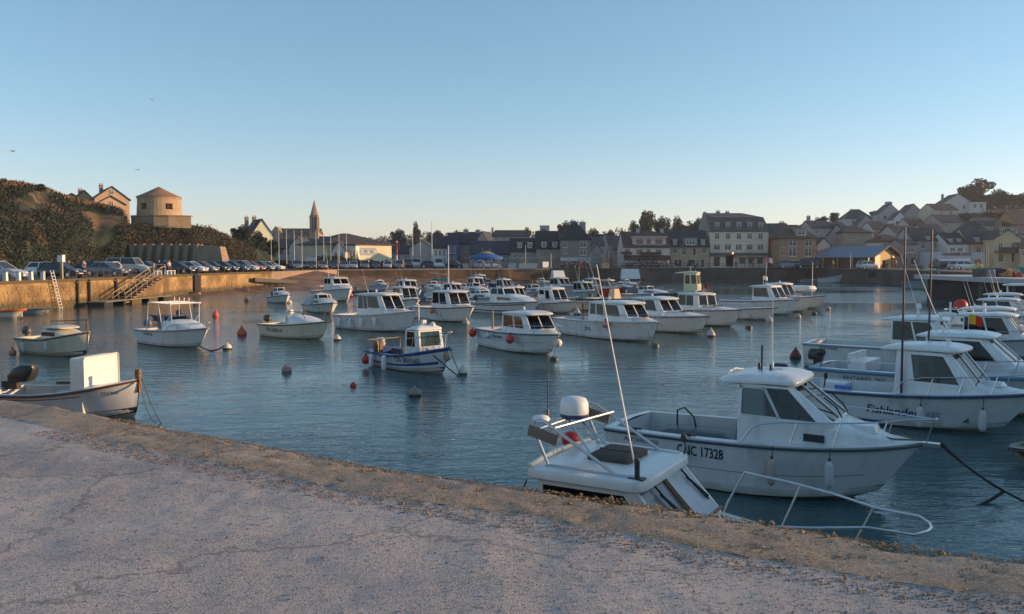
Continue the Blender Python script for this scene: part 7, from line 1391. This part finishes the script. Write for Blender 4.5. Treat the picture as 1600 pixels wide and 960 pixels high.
person('walk', gp(1385, 147), 160, (.6, .45, .1), (.1, .1, .12), 'person in yellow oilskins by the shed gable'); person('stand', gp(1400, 150), -60, (.05, .07, .15), (.05, .05, .06), 'person in dark blue before the shed doorway'); person('walk', gp(1302, 149), 10, (.45, .45, .1), (.1, .1, .1), 'person in yellow green top left of the fish shed posts'); person('stand', gp(1350, 148), 0, (.5, .5, .52), (.05, .05, .08), 'person in white by the orange lit shed post'); person('stand', gp(755, 154.5), 180, (.6, .5, .45), (.1, .1, .2), 'person in white standing under the blue carousel'); person('walk', gp(768, 154), 0, (.5, .05, .05), (.08, .08, .12), 'person in red walking right of the carousel'); person('walk', gp(1177, 164.5), 170, (.6, .6, .6), (.08, .08, .1), 'person in white walking before the grand hotel'); person('walk', gp(1150, 165), 0, (.04, .04, .05), (.04, .04, .05), 'person in black near the grand hotel entrance')
for i in range(46):
    if i < 12: px = 878 + i * 3.7 + pc.uniform(-1, 1); d = pc.uniform(157.5, 160.5); g_ = 'people at the cafe under the pale awning'; lab = 'person seated or standing under the pale cafe awning'
    elif i < 40: px = 974 + (i - 12) * 2.6 + pc.uniform(-1, 1); d = pc.uniform(160.3, 163.2); g_ = 'people on the hotel terrace'; lab = 'person seated or standing in the crowd on the pink hotel terrace'
    else: px = 1050 + (i - 40) * 8 + pc.uniform(-2, 2); d = pc.uniform(161, 163.5); g_ = 'people along the brown dormer house'; lab = 'person seated or strolling outside the brown dormer house'
    person(pc.choice(('sit', 'sit', 'stand', 'walk')), gp(px, d), pc.uniform(0, 360), pc.choice(SH), pc.choice(((.04, .04, .06), (.2, .18, .15), (.05, .07, .15))), lab, g_)
# terrace tables with chairs
tb = thing('cafe_table', 'round cafe table on the quay terrace', 'table'); tb['group'] = 'terrace tables'; m = MB(); m.lathe((0, 0, 0), [(.2, 0), (.03, .04), (.03, .68)], 8); m.build('pedestal', MT['dark'], tb); m = MB(); m.lathe((0, 0, .68), [(.4, 0), (.42, .02), (.4, .04)], 12); m.build('table_top', MT['white'], tb); KIDS[tb.name] = list(tb.children)
for i in range(20):
    px = 880 + i * 8.3 + (12 if i > 5 else 0) ; l = gp(px, pc.uniform(158.5, 162)); lab = 'round cafe table among the people on the quay terrace'
    if i == 0: tb.location = l; tb['label'] = lab
    else: dup(tb, l, 0, lab, group='terrace tables')
# ------------------------------------------------------------------ quay furniture
def pole(label, px, yb, yt, d, r=.07, name='flagpole', mat='white', cat='pole', group=None, ball=True):
    t = thing(name, label, cat, (xat(px, d), d, QZ), 0, group); H = zat(yt, d) - QZ; m = MB(); m.tube([(0, 0, 0), (0, 0, H)], r, 7, r2=r * .6); m.build('shaft', MT[mat], t, smooth=60)
    m = MB(); m.lathe((0, 0, 0), [(r * 2.4, 0), (r * 2.2, .12), (r * 1.1, .2)], 8); m.build('foot', MT['conc'], t)
    if ball: m = MB(); m.ball((0, 0, H), r * 1.3, 8); m.build('finial', mat and MT[mat], t, smooth=60)
    return t
for px, yt in ((424, 365), (436, 360), (448, 360), (460, 361), (472, 361), (494, 361), (506, 365), (517, 367), (530, 363), (541.5, 364)): pole('bare white flagpole in the row in front of the church', px, 404, yt, 150, .062, group='bare flagpoles of the car park')
pole('tall white mast with stays behind the white van', 675, 410, 346, 172, .1, 'mast', ball=False); pole('white mast left of the poplar', 645, 410, 361, 170, .08, 'mast', ball=False); pole('thin mast right of the poplar', 657, 410, 370, 172, .06, 'mast', ball=False); pole('red and white beacon pole right of the exhibition hall', 620, 410, 378, 158, .17, 'beacon_pole'); pole('slim lamp post in front of the dormer house', 821, 418, 384, 158, .06, 'lamp_post'); pole('tall thin lamp post before the grand hotel', 1171, 418, 378, 164, .05, 'lamp_post', 'dark'); pole('thin pole left of the white ramp board', 861, 420, 398, 153, .07, 'signpost'); pole('tall thin pole left of the pink hotel', 935, 418, 377, 162, .05, 'lamp_post', 'dark'); pole('pole standing behind the fish shed posts', 1329, 418, 396, 147, .06, 'lamp_post'); pole('wooden pole catching orange sun right of the tan house', 1543, 418, 385, 140, .13, 'wooden_post', 'tan', ball=False); pole('dark blue post left of the sunlit wooden pole', 1540, 418, 376, 146, .12, 'signpost', 'dark', ball=False); pole('lamp post above the car roofs near the museum', 575, 410, 382, 155, .05, 'lamp_post')
bp = [o for o in col.objects if o.name.startswith('beacon_pole')][0]; m = MB(); H = zat(378, 158) - QZ; m.lathe((0, 0, H * .5), [(.19, 0), (.19, H * .5), (.22, H * .5 + .1), (.05, H * .5 + .3)], 8); m.build('red_section', MT['paint'], bp, color=(.35, .05, .03)); m = MB(); m.box((.3, 0, H * .86), (.5, .1, 1.2)); m.build('panel', MT['paint'], bp, color=(.3, .05, .04))
sb = thing('sign_board', 'white information board on posts at the back of the car park', 'sign', (xat(486, 149), 149, QZ)); m = MB(); m.box((0, 0, 1.75), (1.9, .08, .85)); m.build('board', MT['white'], sb); m = MB(); m.box((-.8, 0, .7), (.08, .08, 1.5)); m.build('post', MT['dark'], sb); m = MB(); m.box((.8, 0, .7), (.08, .08, 1.5)); m.build('post', MT['dark'], sb)
# left quay: ladder, posts, railing, stairs, pontoon
ld = thing('wall_ladder', 'white steel ladder down the left quay wall', 'ladder', (-38.85, 68.2, 0)); m = MB()
for y in (-.22, .22): m.tube([(.12, y - .8, 3.3), (.35, y, 0)], .035, 5)
m.build('rail', MT['white'], ld); rm = MB(); rm.tube([(0, -.22, 0), (0, .22, 0)], .025, 5); rme = rm.mesh('rung', [MT['white']])
for k in range(12): z = .1 + k * .27; link('rung', rme, ld, loc=(.35 - .07 * z, -.24 * z, z))
bk = thing('bollard', 'pale square stone bollard in the row at the left end of the quay', 'bollard', group='stone bollards on the left quay'); m = MB(); m.box((0, 0, .35), (.28, .28, .7), tx=.9, ty=.9); m.build('post', MT['white'], bk); m = MB(); m.box((0, 0, .73), (.3, .3, .06)); m.build('cap', MT['cope'], bk); KIDS[bk.name] = list(bk.children)
for i, d in enumerate((63.0, 64.4, 65.8, 67.2)):
    l = (interp([(55, -40.5), (68, -39)], d) - .3, d, QZ)
    if i == 0: bk.location = l
    else: dup(bk, l, 0, bk['label'], group=bk['group'])
bl = thing('concrete_block', 'pale concrete parapet block at the far left of the quay', 'wall', (-40.7, 58, QZ)); m = MB(); m.box((0, 0, .5), (.5, 7, 1.0)); m.build('parapet', MT['cope'], bl); m = MB(); m.box((0, 0, 1.02), (.56, 7.04, .06)); m.build('coping', MT['cope'], bl)
ps = thing('lamp_box_post', 'stout post with big white box on top beside the black hatchback', 'post', (-39.15, 69.6, QZ)); m = MB(); m.box((0, 0, .75), (.2, .2, 1.5)); m.build('post', MT['tan'], ps); m = MB(); m.box((0, 0, 1.8), (.45, .45, .62)); m.build('box', MT['white'], ps); m = MB(); m.box((0, 0, 2.13), (.52, .52, .05)); m.build('lid', MT['conc'], ps)
gr = thing('quay_railing', 'low dark railing along the edge of the left quay', 'railing', (-38.6, 76, QZ)); pm = MB(); pm.tube([(0, 0, 0), (0, 0, .75)], .03, 5); pme = pm.mesh('post', [MT['wood']])
path = [(lerp(-39.05, -38.45, (d - 70) / 13), d) for d in [70.5 + 1.1 * k for k in range(11)]]
for x, y in path: link('post', pme, gr, loc=(x + 38.6, y - 76, 0))
for z in (.4, .72): m = MB(); m.tube([(path[0][0] + 38.6, path[0][1] - 76, z), (path[-1][0] + 38.6, path[-1][1] - 76, z)], .022, 4); m.build('rail', MT['dark'], gr)
gr = thing('quay_railing', 'row of dark posts along the quay edge before the slanted cars', 'railing', (-37, 100, QZ)); 
for k in range(16):
    d = 90 + k * 1.6; x = interp([(80, -38.4), (94, -37.8), (104, -36.5), (115, -34.5)], d) - .25; link('post', pme, gr, loc=(x + 37, d - 100, 0))
for i, d in enumerate((87.5, 91.0)):
    b = thing('bench', ('white slatted bench on the quay, nearer of two', 'white slatted bench on the quay, farther of two')[i], 'bench', (-38.9, d, QZ), radians(80)); m = MB(); m.box((0, 0, .45), (1.7, .4, .06)); m.build('seat', MT['white'], b); lm_ = MB(); lm_.box((0, 0, .21), (.14, .4, .42)); lme = lm_.mesh('leg', [MT['white']])
    for x in (-.7, 0, .7): link('leg', lme, b, loc=(x, 0, 0))
st = thing('quay_stairs', 'steel and stone stairs with handrails going down to the pontoon', 'stairs', (-37.6, 83, 0)); n = 11; m = MB()
for k in range(n):
    z = QZ - .22 * k - .11; y = -k * .72; b = st; mm = MB(); mm.box((.7, y - .36, z), (1.3, .70, .09)); mm.build('step', MT['conc'], st)
m.hexa([(.1, -8, .0), (1.3, -8, .0), (1.3, .2, -.5), (.1, .2, -.5), (.1, -8, .12), (1.3, -8, .12), (1.3, .2, 2.28), (.1, .2, 2.28)]); m.build('ramp_base', MT['stone'], st)
for x in (.12, 1.32):
    m = MB(); m.tube([(x, -8, 1.05), (x, 0, 3.45), (x, .9, 3.45)], .045, 5); m.tube([(x, -8, .6), (x, 0, 3.0)], .03, 5); m.build('handrail', MT['tan'], st)
pp_ = MB(); pp_.tube([(0, 0, 0), (0, 0, 1.0)], .035, 5); ppm = pp_.mesh('baluster', [MT['tan']])
for x in (.12, 1.32):
    for k in range(8): link('baluster', ppm, st, loc=(x, -8 + k * 1.14, .08 + k * .343))
lp = thing('stair_gate', 'pale post and gate frame at the top of the quay stairs', 'gate', (-37.5, 83.6, QZ)); m = MB(); m.box((0, 0, .65), (.3, .3, 1.3)); m.build('post', MT['cope'], lp); m = MB(); m.tube([(.2, 0, .2), (.2, 0, 1.2), (1.2, .2, 1.2), (1.2, .2, .2)], .03, 5); m.build('gate_frame', MT['white'], lp)
pt_ = thing('pontoon', 'floating timber pontoon at the foot of the quay stairs', 'pontoon', (-37.2, 77.5, 0)); plm = MB(); plm.box((0, 0, 0), (1.7, .32, .06)); plme = plm.mesh('plank', [MT['tan']])
for k in range(36): link('plank', plme, pt_, loc=(.2 + .25 * k / 36, -6.2 + k * .36, .42 + .004 * (k % 3)))
for k in range(4): m = MB(); m.box((.2, -5.6 + k * 3.6, .12), (1.4, 1.6, .5)); m.build('float', MT['dark'], pt_)
for d, lab in ((71.2, 'leftmost dark timber fender strip on the left quay wall'), (73.0, 'dark timber fender strip second from the left on the quay wall'), (77.5, 'dark timber fender strip just left of the quay stairs')):
    t = thing('fender_strip', lab, 'fender', (interp([(68, -39), (80, -38.4)], d) + .14, d, 0)); m = MB(); m.box((0, 0, 1.05), (.22, .22, 2.7)); m.build('timber', MT['dark'], t); m = MB(); m.box((.02, 0, 2.2), (.26, .26, .08)); m.build('strap', MT['steel'], t)
t = thing('step_ladder_slot', 'black panel standing in for the shade of a stepped slot in the left quay wall', 'steps', (-37.65, 95.5, 0)); m = MB(); m.box((.1, 0, 1.1), (.16, 2.0, 2.9)); m.build('slot_shade', MT['black'], t)  # black box on the wall face stands in for the slot's shade
for k in range(5): m = MB(); m.box((.2, 0, .2 + k * .5), (.12, 1.6, .08)); m.build('step', MT['dark'], t)
t = thing('timber_ramp', 'dark timber beam lying down the shingle from the quay wall', 'beam', (-35.0, 110, 1.4)); m = MB(); m.box((1.6, 3, -.2), (.5, 9.5, .5), rot=Matrix.Rotation(-.35, 3, 'Z') @ Matrix.Rotation(-.06, 3, 'X')); m.build('beam', MT['dark'], t)
# carousel, stalls, ramp boards
cs_ = thing('carousel', 'round blue canopied carousel on the far quay', 'carousel', (xat(760, 160), 160, QZ)); m = MB(); m.lathe((0, 0, 0), [(3.0, 0), (3.1, .15), (3.0, .3)], 24); m.build('platform', MT['wood'], cs_); m = MB(); m.lathe((0, 0, 0), [(3.3, 1.75), (3.35, 2.15), (3.3, 2.2), (1.6, 2.85), (.4, 3.3), (.05, 3.4)], 24); m.build('canopy', MT['cloth'], cs_, smooth=25, color=(.03, .12, .36)); m = MB(); m.lathe((0, 0, 0), [(1.5, 2.9), (1.55, 2.95), (.42, 3.33), (.05, 3.45)], 24); m.build('canopy_crown', MT['cloth'], cs_, color=(.42, .32, .10))
pm = MB(); pm.tube([(0, 0, .3), (0, 0, 2.1)], .06, 6); pme = pm.mesh('post', [MT['tan']])
for k in range(8): link('post', pme, cs_, loc=(2.8 * cos(k * pi / 4 + .2), 2.8 * sin(k * pi / 4 + .2), 0))
m = MB(); m.lathe((0, 0, 0), [(.7, .3), (.7, 2.2)], 12); m.build('centre_drum', MT['paint'], cs_, color=(.5, .42, .3))
for x in (-.8, .7): m = MB(); m.tube([(x, 0, 2.9), (x, 0, 4.0)], .06, 5); m.build('flag_stub', MT['tan'], cs_)
for px, w_, c, lab in ((825, 29, (.62, .56, .46), 'long pale market stall counter catching the sun on the far quay'), (946, 12, (.62, .36, .16), 'small stall coloured orange for the sunlight on it left of the pink hotel terrace'), (800, 12, (.5, .5, .5), 'white cube stall right of the carousel'), (728, 8, (.5, .42, .32), 'tall narrow tan kiosk left of the carousel')):  # orange stall: the warm sunlight on it is put into its colour
    d = 156.5; W_ = w_ * d / F; t = thing('market_stall', lab, 'stall', (xat(px, d), d, QZ)); m = MB(); m.box((0, 0, .5), (W_, 1.2, 1.0)); m.build('counter', MT['paint'], t, color=c); m = MB(); m.box((0, .1, 2.0), (W_ + .3, 1.8, .12)); m.build('roof', MT['cloth'], t, color=tuple(q * .8 for q in c))
    for x in (-W_ / 2, W_ / 2): m = MB(); m.box((x, .6, 1.5), (.08, .08, 1.0)); m.build('post', MT['dark'], t)
wb_ = thing('sign_board', 'bright white square board in the sun at the quay edge', 'sign', (xat(852.5, 153.8), 153.8, QZ), radians(30)); m = MB(); m.box((0, 0, .75), (1.35, .1, 1.1)); m.build('board', MT['white'], wb_); m = MB(); m.box((0, .1, .15), (.1, .1, .5)); m.build('post', MT['dark'], wb_)
for px0, px1, y0, y1, d, rz, lab in ((862.5, 884, 423, 436, 152.5, 24, 'sunlit white ramp board leaning on the far quay wall'), (970, 1000.5, 420.5, 436, 155.5, 3, 'shaded pale blue ramp board leaning on the far quay wall')):
    t = thing('ramp_board', lab, 'board', (xat((px0 + px1) / 2, d), d, 0), radians(rz)); w_ = (px1 - px0) * d / F / 2; z0, z1 = zat(y1, d), zat(y0, d); m = MB(); m.hexa([(-w_, -.5, z0), (w_, -.5, z0), (w_, 1, z0), (-w_, 1, z0), (-w_ * .86, .2, z1), (w_ * .86, .2, z1), (w_ * .86, 1, z1), (-w_ * .86, 1, z1)]); m.build('panel', MT['white'], t); m = MB(); m.box((0, .1, z0 - .2), (w_ * 1.9, 1.0, .4)); m.build('base', MT['darkwall'], t)
gr = thing('quay_railing', 'thin dark railing along the edge of the terrace quay', 'railing', (30, 158.2, QZ)); pm = MB(); pm.tube([(0, 0, 0), (0, 0, .95)], .035, 4); pme = pm.mesh('post', [MT['dark']])
P0, P1 = Vector((14, 156.3, 0)), Vector((60, 162.4, 0)); 
for k in range(32): p = P0.lerp(P1, k / 31); link('post', pme, gr, loc=(p.x - 30, p.y - 158.2, 0))
for z in (.5, .95): m = MB(); m.tube([(P0.x - 30, P0.y - 158.2, z), (P1.x - 30, P1.y - 158.2, z)], .03, 4); m.build('rail', MT['dark'], gr)
# fish bins and gear on the jetty and quay
for px, d, c, s, lab in ((1531, 80, (.05, .06, .07), .9, 'dark fish bin at the corner of the jetty'), (1537, 82, (.03, .17, .08), 1.0, 'green fish bin on the jetty'), (1547, 81, (.22, .24, .28), .8, 'pale grey fish bin on the jetty'), (1554, 82, (.04, .07, .22), 1.0, 'blue fish bin on the jetty'), (1563, 81.5, (.13, .05, .10), .9, 'dark purple fish bin on the jetty'), (1581, 81, (.30, .30, .33), .9, 'light grey fish bin right of the orange heap'), (1596, 82, (.03, .20, .20), 1.1, 'teal fish bin at the right end of the jetty')):
    t = thing('fish_bin', lab, 'bin', (xat(px, d), d, 2.46)); m = MB(); m.box((0, 0, s * .42), (s * .95, s * .95, s * .84), tx=1.06, ty=1.06); m.build('tub', MT['paint'], t, color=c); m = MB(); m.box((0, 0, s * .86), (s * 1.1, s * 1.1, .08)); m.build('rim', MT['paint'], t, color=tuple(q * 1.25 for q in c))
for px, d, c, s, lab in ((1573, 80.5, (.55, .26, .10), .65, 'heaped orange fishing net on the jetty'), (1590, 80.2, (.45, .06, .03), .55, 'red bundle of floats on the jetty'), (1526, 132, (.62, .50, .16), 1.0, 'yellow net heap shining at the quay corner'), (1437, 140, (.25, .22, .2), .9, 'grey heap of gear by the grey dormer house')):
    t = thing('net_heap', lab, 'net', (xat(px, d), d, 2.46 if d < 100 else QZ)); m = MB(); rr = random.Random(int(px))
    for k in range(9): m.ball((rr.uniform(-.5, .5) * s, rr.uniform(-.5, .5) * s, rr.uniform(.1, .9) * s), (rr.uniform(.3, .5) * s, rr.uniform(.3, .5) * s, rr.uniform(.2, .4) * s), 8)
    m.build('netting', MT['cloth'], t, smooth=40, color=c); m = MB(); m.ball((0, -.3 * s, s * 1.05), .2 * s, 8); m.build('net_float', MT['rubber'], t, color=(.5, .3, .1))
for k in range(9):
    a = k * .7; t = thing('float_ball', 'red float ball in the cluster hung over the right quay edge', 'float', (xat(1470 + 7 * cos(a) * (.4 + .08 * k), 126), 126, zat(431 + 4 * sin(a) * (.4 + .08 * k), 126)), 0, 'cluster of red floats at the right quay'); m = MB(); m.ball((0, 0, 0), .32, 10); m.build('ball', MT['rubber'], t, smooth=60, color=(.36, .05, .05)); m = MB(); m.lathe((0, 0, .3), [(.05, 0), (.05, .1)], 6); m.build('eye', MT['dark'], t)
for px, d, lab in ((1255, 160.5, 'black tyre fender leaning at the quay below the brown corner house'), (1262, 160, 'second black tyre right of the first below the brown corner house'), (1347, 147, 'black tyre fender hanging below the fish shed')):
    t = thing('tyre_fender', lab, 'tyre', (xat(px, d), d - .6 if d > 150 else d - 4, 1.6)); m = MB(); n = 14; m.tube([(.45 * cos(2 * pi * k / n), 0, .45 * sin(2 * pi * k / n)) for k in range(n)], .16, 7, closed=True); m.build('tyre', MT['tyre'], t, smooth=60); m = MB(); m.tube([(0, 0, .45), (0, .3, 1.2)], .03, 4); m.build('chain', MT['dark'], t)
# gulls
for px, py, d in ((238, 156, 160), (20, 237, 120), (215, 266, 150), (972, 272, 200)):
    t = thing('gull', 'tiny gull flying, ' + {238: 'highest in the left sky', 20: 'at the far left edge of the sky', 215: 'just above the fortress tower', 972: 'over the middle of the town'}[px], 'bird', atd(px, py, d), px); m = MB(); m.lathe((0, 0, 0), [(.01, -.25), (.07, -.1), (.08, .05), (.05, .2), (.01, .28)], 7, 0, 'x'); m.build('body', MT['cloth'], t, color=(.2, .2, .2)); m = MB()
    for s in (1, -1): m.add([(.08, s * .04, .02), (-.1, s * .04, .02), (-.05, s * .35, .16), (.1, s * .35, .16), (-.14, s * .7, .05)], [(0, 1, 2, 3), (3, 2, 4)])
    w2 = m.build('wing', MT['cloth'], t, color=(.2, .2, .2)); w2.modifiers.new('t', 'SOLIDIFY').thickness = .02
# ------------------------------------------------------------------ evening haze over the whole harbour
m = MB(); m.box((0, 300, 22), (6400, 6400, 56)); hz = m.mesh('haze', [])
hm = bpy.data.materials.new('haze'); hm.use_nodes = True; nt = hm.node_tree; nt.nodes.remove(nt.nodes['Principled BSDF'])
pv = nt.nodes.new('ShaderNodeVolumePrincipled'); pv.inputs['Color'].default_value = (.78, .86, 1.0, 1); pv.inputs['Density'].default_value = .00026; pv.inputs['Anisotropy'].default_value = .35
nt.links.new(pv.outputs[0], nt.nodes['Material Output'].inputs['Volume']); hz.materials.append(hm); stuff(link('haze', hz), 'thin evening haze over the harbour')
